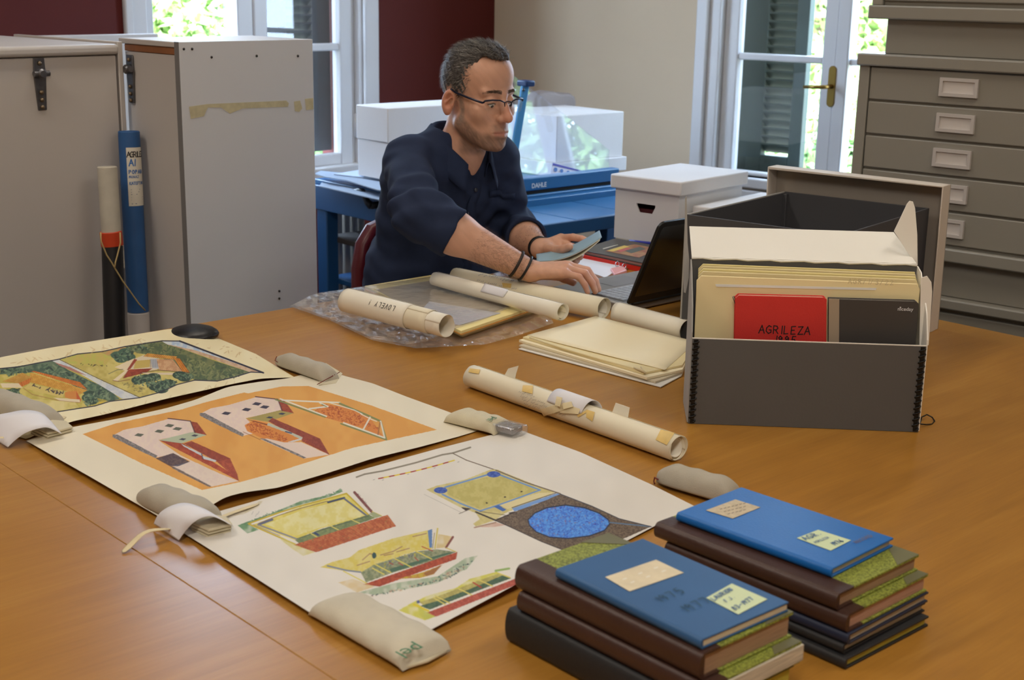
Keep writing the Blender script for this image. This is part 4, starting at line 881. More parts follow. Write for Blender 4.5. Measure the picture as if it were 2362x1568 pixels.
    c.poly(ZA((0, 430), (150, 430), (180, 465), (20, 465)), (220, 204, 170)); c.poly(ZA((240, 430), (520, 500), (500, 545), (190, 470)), (206, 186, 110)); c.scatter(ZA((240, 432), (520, 505), (480, 520), (240, 450)), 26, 1.6, [(70, 60, 64)], .85, 2.2)
    c.poly(ZA((520, 500), (615, 490), (640, 570), (520, 545)), (206, 136, 66)); c.poly(ZA((610, 490), (650, 560), (640, 590), (615, 560)), (190, 92, 48)); c.poly(ZA((430, 545), (640, 560), (640, 585), (480, 570)), (222, 206, 174))
    c.line(ZA((190, 470), (260, 520), (480, 570), (640, 585)), 1.4, (150, 104, 70), .7); c.wash(ZA((110, 545), (600, 580), (640, 630), (200, 680)), (222, 208, 150), .8)
    for q in ZA((60, 510), (110, 500), (90, 535), (700, 545), (740, 570), (720, 520)): c.ell(q[0], q[1], 13, 9, (56, 76, 62))
    c.scatter(ZA((10, 490), (160, 470), (170, 540), (40, 555)), 80, 2.0, tree, .85); c.scatter(ZA((660, 520), (760, 510), (790, 590), (680, 610)), 80, 2.0, tree, .85); c.wash(ZA((780, 550), (860, 565), (800, 600)), (222, 186, 60), .9)
    c.line(ZA((-260, 395), (0, 312), (150, 298), (300, 268), (470, 238)), 2.2, OUT); c.line(ZA((1120, 545), (1000, 560), (880, 575), (760, 612), (640, 630), (200, 700)), 2.2, OUT)
    c.scatter(ZA((1560, 110), (1950, 150), (2100, 250), (1800, 200)), 16, 1.2, [(196, 166, 120)], .6, 3); c.scatter(ZA((60, 270), (1200, 60), (1220, 90), (100, 300)), 24, 1.6, [(206, 180, 132)], .5, 4); c.scatter(ZA((760, 690), (1900, 410), (1920, 430), (780, 720)), 22, 1.6, [(206, 184, 136)], .5, 4)
def paint_orange(c):
    c.C[:] = (229, 220, 197)
    O_ = [(190, 1001), (268, 976), (420, 944), (465, 930), (555, 907), (563, 905), (572, 907), (650, 891), (712, 890), (860, 936), (1008, 991), (900, 1014), (812, 1033), (640, 1088), (557, 1111), (466, 1130), (330, 1070)]
    c.poly(O_, (222, 164, 84), col2=(217, 156, 76), ms=40)
    for sh, wincol, gcol in ((0, (96, 98, 84), (176, 184, 156)), (1, (66, 60, 76), (166, 152, 88))):
        D = (lambda *p: ZB(*p)) if not sh else (lambda *p: ZB(*[(x + 660 - (y - 380) * .02, y - 163 - (x - 260) * .003) for x, y in p]))
        c.poly(D((262, 408), (345, 365), (480, 340), (690, 280), (850, 300), (880, 385), (610, 440), (720, 545), (600, 572), (420, 470)), (222, 200, 190), col2=(226, 206, 190), ms=7)
        c.poly(D((262, 400), (300, 400), (600, 560), (590, 580), (440, 510), (262, 420)), (150, 142, 138), col2=(110, 104, 104), ms=2)
        c.poly(D((610, 443), (870, 380), (972, 404), (780, 468)), gcol); 
        for (x, y) in ((462, 404), (615, 376), (692, 333), (752, 357)): c.poly(D((x - 38, y + 4), (x - 10, y - 14), (x + 38, y - 6), (x + 12, y + 13)), wincol)
        for (x, y) in ((792, 436), (884, 408)): c.poly(D((x - 30, y + 2), (x - 5, y - 9), (x + 28, y - 4), (x + 6, y + 9)), (70, 72, 84))
        c.strips(*D((850, 300), (900, 310), (972, 404), (880, 385)), 7, (176, 84, 56), (152, 64, 44)); c.line(D((680, 278), (850, 298), (885, 385)), 2.0, (84, 48, 54))
        if not sh:
            c.poly(D((610, 445), (700, 540), (850, 600), (720, 640), (1010, 795), (1215, 752), (1060, 690), (780, 560)), (220, 200, 188), col2=(224, 206, 190), ms=6)
            c.strips(*D((620, 445), (1220, 752), (1170, 700), (800, 470)), 40, (192, 88, 54), (168, 70, 46), (84, 28, 22)); c.strips(*D((800, 468), (1050, 605), (1150, 580), (860, 450)), 26, (168, 80, 54), (148, 66, 46), (90, 34, 26)); c.strips(*D((1050, 605), (1215, 750), (1205, 700), (1150, 580)), 16, (186, 90, 58), (162, 72, 50), (92, 36, 28))
            c.poly(D((780, 470), (940, 545), (940, 565), (800, 490)), (190, 196, 200)); c.poly(D((940, 560), (1045, 595), (1040, 608), (950, 585)), (196, 202, 206)); c.line(D((935, 545), (945, 585)), 2, (50, 60, 90))
            c.poly(D((590, 580), (720, 540), (845, 606), (700, 642)), (108, 88, 84), col2=(84, 66, 72), ms=3); c.poly(D((700, 640), (845, 606), (760, 640)), (96, 92, 104))
            c.poly(D((700, 640), (730, 645), (1010, 790), (990, 796), (720, 660)), (150, 142, 138), col2=(110, 104, 104), ms=2); c.line(D((600, 585), (700, 640), (1000, 795)), 1.0, (110, 70, 40))
        else:
            E_ = ZB
            c.poly(E_((1260, 330), (1330, 290), (1500, 330), (1700, 440), (1580, 460), (1440, 450), (1280, 375)), (214, 136, 62)); c.scatter(E_((1270, 330), (1330, 300), (1590, 430), (1560, 455), (1300, 370)), 180, 1.0, [(176, 84, 36), (160, 72, 36)], .8, 2.4)
            c.strips(*E_((1280, 285), (1480, 335), (1500, 350), (1330, 300)), 14, (150, 68, 46), (130, 56, 40)); c.strips(*E_((1440, 300), (1900, 550), (1830, 430), (1470, 275)), 44, (158, 76, 54), (138, 62, 46), (92, 40, 32), 1.0, .6)
            c.poly(E_((1440, 310), (1700, 420), (1690, 440), (1590, 390), (1430, 330)), (186, 188, 170)); c.line(E_((1570, 378), (1615, 390)), 2.4, (50, 60, 96)); c.poly(E_((1590, 455), (1700, 425), (1690, 440), (1620, 458)), (206, 204, 204))
            c.poly(E_((1380, 435), (1430, 430), (1560, 460), (1690, 458), (1900, 552), (1710, 582)), (224, 204, 190)); c.strips(*E_((1690, 450), (1900, 552), (1880, 530), (1710, 430)), 14, (170, 80, 50), (146, 62, 42)); c.poly(E_((1375, 430), (1410, 430), (1730, 575), (1710, 582)), (150, 142, 138), col2=(110, 104, 104), ms=2); c.line(E_((1250, 380), (1380, 440)), 1.0, (130, 80, 40))
    G = ZB
    c.poly(G((1860, 165), (2000, 190), (2200, 260), (2320, 430), (2150, 350), (1880, 275), (1790, 220)), (212, 132, 62)); c.scatter(G((1870, 170), (2100, 230), (2290, 360), (2150, 345), (1880, 270), (1790, 220)), 240, 1.0, [(176, 84, 36), (160, 72, 36)], .8, 2.4)
    gr, wh = (128, 134, 84), (222, 218, 204)
    c.line(G((1495, 135), (1870, 268)), 3.4, gr); c.line(G((1530, 130), (1880, 262)), 3.0, wh); c.line(G((1545, 140), (1760, 150), (1980, 158)), 3.2, wh); c.line(G((1980, 165), (2180, 250), (2290, 300), (2330, 430)), 4.2, gr); c.line(G((1900, 158), (2090, 215), (2150, 245)), 2.0, wh)
    c.line(G((1750, 205), (1890, 188), (1830, 160)), 3.4, wh); c.line(G((1845, 172), (1880, 190)), 2.0, gr); c.line(G((1990, 318), (2335, 440)), 3.4, gr); c.line(G((2010, 312), (2320, 425), (2290, 300)), 3.4, wh); c.line(G((2160, 360), (2210, 270)), 3.6, wh); c.line(G((2270, 400), (2285, 310)), 2.4, (150, 100, 60))
    c.line(G((2140, 245), (2220, 285), (2260, 300)), 2.0, wh)
def paint_plan(c):
    c.C[:] = (226, 221, 212)
    br = (118, 104, 88); dk = (62, 54, 52)
    c.line(ZE((40, 292), (100, 270), (240, 245), (480, 185), (680, 125), (760, 112), (890, 70)), 3.6, (142, 134, 118)); c.line(ZE((760, 115), (860, 165), (1080, 240)), 2.0, br)
    pts = ZE((205, 303), (770, 165))
    for k in range(14):
        f = lambda t: (pts[0][0] + (pts[1][0] - pts[0][0]) * t, pts[0][1] + (pts[1][1] - pts[0][1]) * t + 3 * math.sin(t * 3))
        c.line([f(k / 14), f((k + 1) / 14)], 2.6, (160, 60, 50) if k % 2 == 0 else (226, 200, 50))
    for q in ZE((165, 313), (232, 315), (420, 272), (618, 225), (795, 180)): c.line([q, (q[0] + 3, q[1] - 1)], 1.2, (120, 120, 120), .7)
    # pool house plan
    c.poly(ZE((1040, 235), (1090, 235), (1520, 408), (1150, 560), (1070, 615), (930, 660), (910, 640), (960, 605), (930, 560), (820, 520), (560, 385), (640, 355), (850, 310)), (212, 202, 146), col2=(202, 190, 128), ms=12)
    c.poly(ZE((700, 370), (1040, 285), (1150, 290), (1400, 390), (960, 530), (720, 420)), (200, 190, 120), col2=(188, 178, 106), ms=10)
    bl_ = (112, 150, 206); dbl = (56, 84, 160)
    c.line(ZE((700, 368), (880, 315), (1030, 270)), 3.4, bl_); c.line(ZE((1110, 275), (1410, 388)), 3.4, bl_); c.line(ZE((1410, 388), (1100, 500), (960, 545)), 3.2, bl_); c.line(ZE((680, 420), (820, 490), (960, 545)), 3.2, bl_)
    for (x, y) in ((668, 390), (1064, 271)):
        q = ZE((x, y))[0]; c.ell(q[0], q[1], 15.5, 7.2, (58, 84, 166), col2=(86, 112, 190), ms=3)
    for (x, y) in ((1012, 485), (1148, 440), (1272, 400)):
        q = ZE((x, y))[0]; c.ell(q[0], q[1], 2.6, 1.7, (54, 48, 44))
    c.poly(ZE((1060, 512), (1100, 500), (1160, 535), (1130, 548)), (74, 110, 180)); c.poly(ZE((1110, 500), (1400, 410), (1520, 405), (1200, 520), (1170, 530)), (220, 208, 160)); c.poly(ZE((1200, 525), (1360, 470), (1540, 412), (1570, 425), (1440, 470), (1220, 548)), (120, 158, 214))
    c.line(ZE((1200, 520), (1360, 465), (1530, 410)), 1.4, dk); c.line(ZE((1080, 240), (1300, 330), (1560, 415)), 2.6, br)
    c.poly(ZE((1560, 418), (1800, 510), (2000, 600), (2240, 660), (2060, 740), (1900, 800), (1700, 850), (1600, 840), (1420, 770), (1180, 660), (1070, 610), (1220, 550), (1440, 470)), (124, 108, 92), col2=(92, 78, 68), ms=2.2)
    c.scatter(ZE((1560, 425), (2000, 605), (2200, 660), (1700, 840), (1180, 655), (1100, 610), (1450, 475)), 900, .9, [(150, 132, 112), (76, 64, 58), (108, 90, 78)], .7, 1.6)
    pool = [(1320, 610), (1370, 560), (1460, 520), (1600, 500), (1740, 520), (1850, 560), (1920, 610), (1930, 640), (1890, 690), (1780, 730), (1620, 750), (1480, 740), (1380, 700), (1330, 650)]
    c.poly(ZE(*pool), (72, 124, 220), col2=(96, 160, 238), ms=3); c.scatter(ZE(*pool), 420, 1.1, [(60, 80, 196), (110, 170, 240), (140, 110, 160), (52, 66, 180)], .65, 1.8); c.line(ZE(*(pool + pool[:1])), 2.6, (46, 50, 70))
    c.line(ZE((1930, 630), (2080, 645), (2230, 660)), 3.0, (98, 122, 150)); c.line(ZE((1560, 418), (1800, 510), (2000, 602), (2240, 662)), 2.0, (70, 70, 80)); c.line(ZE((1070, 612), (1180, 660), (1420, 772), (1600, 842)), 2.0, (70, 64, 62)); c.line(ZE((930, 552), (1080, 615)), 3.4, dk); c.line(ZE((1080, 615), (1220, 552), (1180, 560)), 2.2, dk); c.line(ZE((960, 548), (1150, 575)), 1.0, dk)
    c.poly(ZE((820, 515), (890, 525), (860, 545), (835, 530)), (70, 60, 56)); c.line(ZE((805, 565), (890, 530)), 1.4, (120, 112, 100)); c.line(ZE((545, 420), (830, 560)), .9, (150, 146, 140), .6); c.line(ZE((920, 668), (1080, 630)), 3.0, (170, 140, 120)); c.wash(ZE((960, 665), (1090, 632), (1150, 650), (1060, 665)), (200, 150, 130), .6)
    # three coloured sections
    ye, yd, gn_, sl = (214, 200, 96), (196, 172, 50), (110, 128, 92), (104, 108, 130)
    c.wash(ZC((50, 600), (200, 540), (420, 470), (640, 380), (900, 270), (1350, 170), (1450, 90), (1480, 140), (1300, 210), (900, 320), (450, 470), (200, 590), (340, 660), (180, 710)), (112, 148, 110), 1.0, 9)
    c.scatter(ZC((60, 600), (420, 450), (640, 380), (1000, 270), (1470, 110), (1300, 200), (900, 300), (450, 460), (180, 600)), 110, 1.0, [(84, 128, 92), (110, 150, 112), (70, 100, 84)], .6, 2.0)
    c.poly(ZC((260, 590), (900, 350), (1540, 165), (1840, 470), (1180, 640), (830, 800)), ye, col2=(222, 210, 120), ms=14); c.poly(ZC((430, 585), (900, 400), (1480, 255), (1790, 465), (1200, 620), (850, 740)), (218, 208, 130), col2=(224, 218, 160), ms=12)
    c.line(ZC((195, 575), (600, 430), (900, 335), (1530, 165), (1830, 455)), 3.4, yd); c.line(ZC((330, 575), (600, 465), (900, 370), (1270, 270)), 1.4, (120, 96, 90)); c.line(ZC((200, 580), (830, 855)), 3.4, yd); c.line(ZC((260, 590), (620, 740)), 1.2, (130, 110, 80))
    c.line(ZC((330, 590), (520, 520)), 5.0, sl); c.line(ZC((330, 590), (870, 790)), 3.4, (136, 136, 150)); c.line(ZC((1280, 285), (1500, 225)), 4.6, (70, 78, 100)); c.line(ZC((1500, 235), (1810, 470)), 4.0, sl)
    c.poly(ZC((830, 800), (1150, 660), (1840, 450), (1920, 500), (1100, 790), (880, 840)), gn_, col2=(134, 146, 100), ms=6); c.line(ZC((860, 780), (1200, 660), (1830, 470)), 1.4, (80, 92, 76)); c.poly(ZC((1070, 700), (1110, 690), (1170, 730), (1140, 745)), (60, 74, 110))
    for p in (((1000, 680), (1130, 760)), ((1280, 590), (1420, 660)), ((1550, 500), (1710, 570))): c.line(ZC(*p), 2.4, (216, 202, 110))
    c.line(ZC((1640, 150), (1870, 410)), 6.0, (128, 78, 74)); c.scatter(ZC((1630, 150), (1690, 150), (1890, 400), (1850, 410)), 40, .8, [(90, 50, 50), (160, 110, 100)], .7); c.line(ZC((1880, 410), (2010, 470)), 2.0, (206, 190, 90)); c.poly(ZC((1840, 440), (1900, 415), (2010, 475), (1920, 500)), (160, 168, 130))
    c.strips(*ZC((810, 865), (2090, 455), (2205, 610), (1120, 965)), 34, (196, 118, 74), (176, 92, 60), (120, 54, 40), 1.2, .6); c.scatter(ZC((850, 865), (2090, 470), (2190, 600), (1130, 955)), 150, 1.2, [(150, 74, 50), (200, 130, 70), (126, 110, 70)], .5, 1.6)
    c.wash(ZC((600, 720), (830, 860), (1100, 965), (940, 1015), (780, 910), (640, 800)), (206, 196, 120), .7, 10)
    for q in ((240, 450), (290, 480), (320, 450)): c.line(ZC(q, (q[0] + 20, q[1] - 40)), .9, (120, 120, 124), .6)
    c.wash(ZC((-20, 470), (200, 380), (340, 270), (390, 270), (330, 350), (120, 450)), (196, 184, 150), .7, 10)
    # second section
    c.poly(ZD((90, 520), (210, 465), (420, 410), (520, 330), (900, 200), (1280, 110), (1330, 110), (1330, 320), (1160, 340), (700, 490), (540, 580), (350, 560)), (212, 196, 98), col2=(216, 204, 130), ms=10)
    for q in (((560, 440), (640, 370), (700, 380)), ((500, 500), (640, 455)), ((760, 385), (900, 345), (1000, 290)), ((800, 390), (900, 370)), ((940, 350), (1080, 310)), ((1120, 180), (1270, 145))): c.line(ZD(*q), 2.2, (150, 112, 96), .8)
    c.ell(*ZD((690, 390))[0], 5, 7, (58, 84, 84)); c.line(ZD((170, 505), (380, 555), (540, 575)), 3.6, (130, 138, 156)); c.poly(ZD((1285, 115), (1335, 95), (1335, 300), (1305, 305)), (100, 134, 184)); c.line(ZD((1395, 90), (1365, 310)), 3.4, (206, 190, 90)); c.line(ZD((1360, 140), (1340, 310)), 1.6, (130, 116, 60))
    c.wash(ZD((1400, 150), (1570, 180), (1490, 300), (1380, 310)), (210, 190, 140), 1.0, 10); c.line(ZD((1565, 185), (1490, 300)), 5.0, (130, 76, 70)); c.line(ZD((1490, 305), (1600, 350)), 2.0, (206, 190, 90))
    c.poly(ZD((540, 580), (690, 490), (1160, 345), (1380, 320), (1600, 350), (1400, 430), (900, 580), (600, 690)), (122, 134, 104), col2=(156, 160, 128), ms=5); c.poly(ZD((860, 540), (1100, 470), (1500, 360), (1590, 355), (1340, 430), (880, 580)), (82, 112, 92)); c.scatter(ZD((700, 500), (1150, 350), (1300, 340), (1000, 440), (800, 530)), 40, 1.4, [(190, 178, 60), (120, 124, 130), (90, 92, 120)], .8, 2)
    for q in (((960, 470), (1010, 500)), ((1140, 410), (1180, 450)), ((1220, 290), (1340, 340)), ((860, 470), (900, 490))): c.line(ZD(*q), 1.8, (170, 62, 52))
    for p in (((700, 490), (875, 580)), ((920, 425), (1105, 520)), ((1150, 340), (1330, 430)), ((670, 530), (800, 600)), ((350, 565), (610, 700))): c.line(ZD(*p), 2.6, (216, 204, 100))
    c.strips(*ZD((570, 712), (1615, 350), (1600, 430), (750, 735)), 30, (186, 90, 62), (160, 72, 52), (110, 44, 36), 1.2, .6); c.poly(ZD((950, 650), (1250, 570), (1450, 490), (1350, 600), (1200, 640)), (196, 172, 66), col2=(186, 130, 66), ms=8); c.poly(ZD((1240, 590), (1450, 490), (1360, 590), (1270, 620)), (160, 110, 66))
    c.wash(ZD((290, 690), (450, 650), (700, 735), (500, 800)), (212, 186, 130), .7, 10); c.wash(ZD((520, 800), (900, 700), (1400, 620), (1700, 420), (1840, 390), (1720, 540), (1380, 700), (700, 830)), (160, 178, 150), .9, 8)
    c.scatter(ZD((600, 850), (900, 770), (1300, 680), (1600, 530), (1790, 440), (1760, 500), (1500, 650), (1300, 710), (900, 800), (700, 840)), 170, 1.5, [(70, 100, 96), (120, 140, 126), (206, 190, 160), (54, 78, 84), (190, 150, 130)], .75, 1.5)
    # third section
    c.wash(ZD((960, 1000), (1100, 920), (1300, 830), (1600, 750), (1750, 650), (2050, 570), (2100, 590), (1900, 660), (1400, 850), (1170, 920), (1280, 1010), (1370, 1070), (1250, 1110)), (206, 202, 96), 1.0, 12)
    c.poly(ZD((1190, 910), (1380, 850), (1860, 665), (2080, 590), (2210, 640), (1980, 720), (1480, 920), (1310, 990)), (170, 162, 96), col2=(186, 178, 110), ms=6); c.poly(ZD((1200, 950), (1440, 880), (1760, 760), (2000, 660), (2120, 610), (2210, 645), (1990, 725), (1500, 915), (1310, 992)), (74, 98, 80), col2=(92, 116, 92), ms=6)
    for p in (((1370, 840), (1530, 920)), ((1350, 860), (1480, 935)), ((1630, 760), (1775, 830)), ((1860, 665), (2005, 730)), ((2080, 590), (2200, 635)), ((1130, 935), (1295, 1005))): c.line(ZD(*p), 3.0, (214, 202, 110))
    c.line(ZD((1130, 935), (1295, 1005)), 4.5, (216, 196, 50)); c.line(ZD((1790, 690), (1880, 745)), 3.0, (176, 70, 56)); c.line(ZD((2040, 560), (2190, 535)), 5.0, (130, 166, 80), .8); c.ell(*ZD((1180, 905))[0], 4, 4, (92, 100, 140))
    c.strips(*ZD((1275, 1025), (2330, 620), (2330, 690), (1380, 1070)), 38, (190, 100, 84), (168, 82, 68), (130, 60, 52), 1.2, .6)
    c.wash(ZD((1180, 960), (1280, 1020), (1370, 1070), (1260, 1110), (1190, 1050)), (186, 190, 90), .9, 10)
d1 = paper_sheet('landscape_drawing', 'cream sheet with two framed painted views of red roofed houses and trees',
  [(-330, 905), (-150, 862), (0, 824), (120, 801), (300, 773), (400, 757), (500, 779)][:6] + [(503, 780)],
  [(60, 1012), (165, 972), (244, 955), (381, 920), (480, 898), (533, 886), (600, 873), (680, 870)], [(-330, 905), (-130, 960), (60, 1012)], [(503, 780), (590, 816), (680, 870)],
  700, 310, (0, 0, .003, .002), (236, 226, 184), paint_landscape)
d2 = paper_sheet('axonometric_drawing', 'sheet with three tiled buildings drawn on an orange ground',
  [(60, 1016), (149, 988), (290, 962), (381, 942), (450, 922), (525, 892), (600, 880), (667, 872), (740, 852)], [(392, 1206), (475, 1173), (520, 1146), (563, 1135), (640, 1125), (755, 1091), (860, 1057), (975, 1029), (1060, 1006), (1112, 990)],
  [(60, 1016), (200, 1095), (392, 1206)], [(740, 852), (789, 846), (939, 913), (1055, 956), (1112, 990)][0:1] + [(860, 884), (939, 915), (1055, 957), (1112, 990)], 700, 400, (.002, .007, .006, .004), (229, 220, 197), paint_orange)
d3 = paper_sheet('plan_drawing', 'large white sheet with a blue pool plan and three coloured sections',
  [(393, 1211), (480, 1186), (568, 1161), (700, 1122), (810, 1090), (1000, 1037), (1190, 988)], [(872, 1511), (975, 1462), (1195, 1345), (1440, 1250), (1525, 1205), (1604, 1168)],
  [(393, 1211), (441, 1240), (590, 1333), (722, 1417), (872, 1511)], [(1190, 988), (1340, 1043), (1500, 1116), (1604, 1168)], 760, 500, (.001, .006, .003, .004), (226, 221, 212), paint_plan)
# ------------------------------------------------------------------ paper rolls
rollm = mat('cream_roll_paper', (232, 223, 198), .75, noise=.06, nscale=9, bump=.03, bscale=60); rollw = mat('pale_roll_paper', (238, 232, 216), .75, noise=.05, nscale=9)
pencil = mat('pencil_grey', (150, 144, 140), .8); inkd = mat('dark_blue_ink', (104, 104, 146), .7); yt = mat('yellowed_tape', (226, 194, 118), .5, noise=.15, nscale=60); whitep2 = mat('white_paper_band', (226, 224, 228), .7); ribbon = mat('cream_cotton_tape', (222, 206, 166), .8, noise=.1, nscale=60, bump=.1, bscale=200)
def frame_of(p0, p1):
    ax = (Vector(p1) - Vector(p0)).normalized(); s = ax.cross(UP).normalized(); u = s.cross(ax).normalized(); return ax, s, u
def spiral_roll(name, parent, p0, p1, R, turns, m, gap=.0016, phase=0.0, taper=1.0, wob=.0, seg=14):
    """a sheet rolled up on itself: a spiral cross-section drawn out along the roll"""
    p0, p1 = Vector(p0), Vector(p1); ax, s, u = frame_of(p0, p1); n = int(turns * 40); b = MB()
    def f(i, j):
        t = i * turns * 2 * math.pi; r = R - gap * i * turns; k = 1 + (taper - 1) * j
        r = r * k + (wob * math.sin(t * 2 + j * 9) if i < .5 else 0)
        edge = .0025 * math.sin(t * 1.3 + 1) * (1 if j in (0, 1) else 0)
        return p0 + (p1 - p0) * j + ax * edge + (s * math.cos(t + phase) + u * math.sin(t + phase)) * r
    b.grid(f, n, seg); return b.build(name, m, parent, smooth=True, solid=.0004)
class Cyl:
    def __init__(s, p0, p1, R): s.p0, s.p1, s.R = Vector(p0), Vector(p1), R; s.ax, s.s, s.u = frame_of(p0, p1)
    def hit(s, x, y, lift=.0006):
        d = ray(x, y); o = EYE - s.p0; da = d - s.ax * d.dot(s.ax); oa = o - s.ax * o.dot(s.ax); r = s.R + lift
        A, B, C = da.dot(da), 2 * da.dot(oa), oa.dot(oa) - r * r; D = max(0, B * B - 4 * A * C)
        return EYE + d * ((-B - math.sqrt(D)) / (2 * A))
    def patch(s, mb, q, lift=.0006, nu=6, nv=4):
        q = [np.array(p, float) for p in q]
        mb.grid(lambda a_, b_: s.hit(*((q[0] * (1 - a_) + q[1] * a_) * (1 - b_) + (q[3] * (1 - a_) + q[2] * a_) * b_), lift), nu, nv)
    def at(s, t, ang, lift=0.0): return s.p0 + (s.p1 - s.p0) * t + (s.s * math.cos(ang) + s.u * math.sin(ang)) * (s.R + lift)
def roll_on(px0, px1, R, z=None):
    z = TZ + R + .0005 if z is None else z
    return at(px0[0], px0[1], z), at(px1[0], px1[1], z)
# main roll across the table
R1 = .0212; a0, a1 = roll_on((1088, 866), (1563, 1034), R1); cy = Cyl(a0, a1, R1)
t = thing('paper_roll', 'long taped paper roll lying alone in the middle of the table', 'paper roll', ((a0 + a1) / 2).xy.to_3d() + UP * TZ)
spiral_roll('outer_sheet', t, a0, a1, R1, 2.2, rollm, .0017, phase=2.2)
spiral_roll('inner_sheet', t, a0 + cy.ax * .006, a1 - cy.ax * .004, R1 - .005, 2.0, rollw, .0012, phase=.6)
for q in ([(1084, 849), (1108, 852), (1104, 862), (1080, 858)], [(1206, 888), (1230, 889), (1228, 908), (1204, 902)], [(1524, 990), (1556, 998), (1538, 1026), (1512, 1014)], [(1352, 944), (1372, 950), (1366, 972), (1352, 962)], [(1330, 958), (1352, 946), (1354, 950), (1334, 962)]):
    b = MB(); cy.patch(b, q); b.build('tape_patch', yt, t, smooth=True, label='yellowed tape patch')
cyB = Cyl(a0, a1, R1 + .0035)
b = MB(); tq = [(cy.hit(x, y) - a0).dot(cy.ax) / (a1 - a0).length for x, y in ((1262, 925), (1342, 952))]
b.grid(lambda u, v: cy.at(tq[0] + (tq[1] - tq[0]) * v + .02 * u, math.radians(28 + 140 * u), .0012 + .0075 * math.sin(math.pi * min(1, u * 1.05)) ** 1.5), 18, 4)
bd = b.build('paper_band', whitep2, t, smooth=True, solid=.0006, label='white paper band')
b = MB()
for q, lf2 in (([(1246, 944), (1294, 930), (1302, 945), (1254, 960)], .0035), ([(1286, 938), (1340, 938), (1334, 955), (1292, 952)], .0028), ([(1284, 914), (1297, 917), (1292, 938), (1280, 934)], .0100), ([(1296, 930), (1318, 926), (1322, 938), (1300, 944)], .0060)):
    cy.patch(b, q, lf2, 6, 4)
b.build('torn_tie', ribbon, t, solid=.0006, label='torn cream cotton tie')
for q in ([(1160, 872), (1172, 850), (1196, 843), (1190, 862), (1186, 882)], [(1410, 956), (1420, 929), (1452, 940), (1448, 964), (1432, 968)]):
    pc = on_plane(q[0][0], q[0][1], a0 + cy.u * R1, (cy.s * .8 - cy.u * .2).normalized()); nn_ = cy.s
    b = MB(); b.slab([on_plane(x, y, a0 + cy.u * R1 * .6 + cy.s * -R1 * .4, nn_) for x, y in q], .0008); b.build('paper_flag', rollw, t, label='small paper flag')
b = MB(); rng = np.random.default_rng(4)
for row in range(4):
    x0, y0 = 1196 + row * 4, 905 + row * 9
    for w_ in range(2 + row):
        for q in range(5):
            xa = x0 + w_ * 20 + q * 3.4; ya = y0 + (xa - x0) * .30 + rng.normal() * 1.2
            b.mesh([cy.hit(*p) for p in ((xa, ya), (xa + 3.2, ya - 2.4), (xa + 3.4, ya - 1.7), (xa + .2, ya + .6))], [(0, 1, 2, 3)])
b.build('handwriting', pencil, t)
# roll lettered LOVELY on the plastic bag, in three telescoped sheets
ZP = TZ + .0272
R2 = .0262; b0, b1 = roll_on((800, 692), (1030, 752), R2, ZP + R2); c2y = Cyl(b0, b1, R2); ax2 = c2y.ax; L2 = (b1 - b0).length
def axis_t(cyl, x, y): h = cyl.hit(x, y); return (h - cyl.p0).dot(cyl.ax)
tA = axis_t(c2y, 932, 715); tB = axis_t(c2y, 975, 738)
t = thing('paper_roll', 'short fat roll lettered LOVELY lying on the plastic bag', 'paper roll', ((b0 + b1) / 2).xy.to_3d() + UP * ZP)
spiral_roll('outer_sheet', t, b0, b0 + ax2 * tA, R2, 1.4, rollw, .001, phase=1.9)
spiral_roll('middle_sheet', t, b0 + ax2 * .01, b0 + ax2 * tB, R2 - .0016, 1.3, rollm, .001, phase=1.0)
spiral_roll('inner_sheet', t, b0 + ax2 * .02, b1, R2 - .0032, 2.0, rollw, .0008, phase=.4)
b = MB(); hp_ = c2y.hit(913, 706); ang0 = math.atan2((hp_ - b0).dot(c2y.u), (hp_ - b0).dot(c2y.s)); tt0 = (hp_ - b0).dot(ax2)
hand_mb(b, 'LOVELY !', None, None, None, .011, .0012, surf=lambda x, y: c2y.at((tt0 - x) / L2, ang0 + (y) / R2 * (-1), .0007)); b.build('lettering', inkb, t)
# thin roll behind it
R3 = .0165; e0, e1 = roll_on((1003, 642), (1297, 720), R3, ZP + R3 + .004); c3y = Cyl(e0, e1, R3)
t = thing('paper_roll', 'thin paper roll with a white band between two thicker rolls', 'paper roll', ((e0 + e1) / 2).xy.to_3d() + UP * ZP)
spiral_roll('outer_sheet', t, e0, e1, R3, 2.0, rollw, .0014, phase=2.0, taper=1.12, wob=.0006)
spiral_roll('inner_sheet', t, e0 + c3y.ax * .01, e1 - c3y.ax * .003, R3 - .004, 1.5, rollm, .001, phase=.3, taper=1.1)
b = MB(); Cyl(e0, e1, R3 * 1.07 + .0012).patch(b, [(1118, 653), (1172, 668), (1160, 686), (1108, 672)], .0, 6, 6); b.build('paper_band', whitep2, t, smooth=True, solid=.0005, label='white paper band')
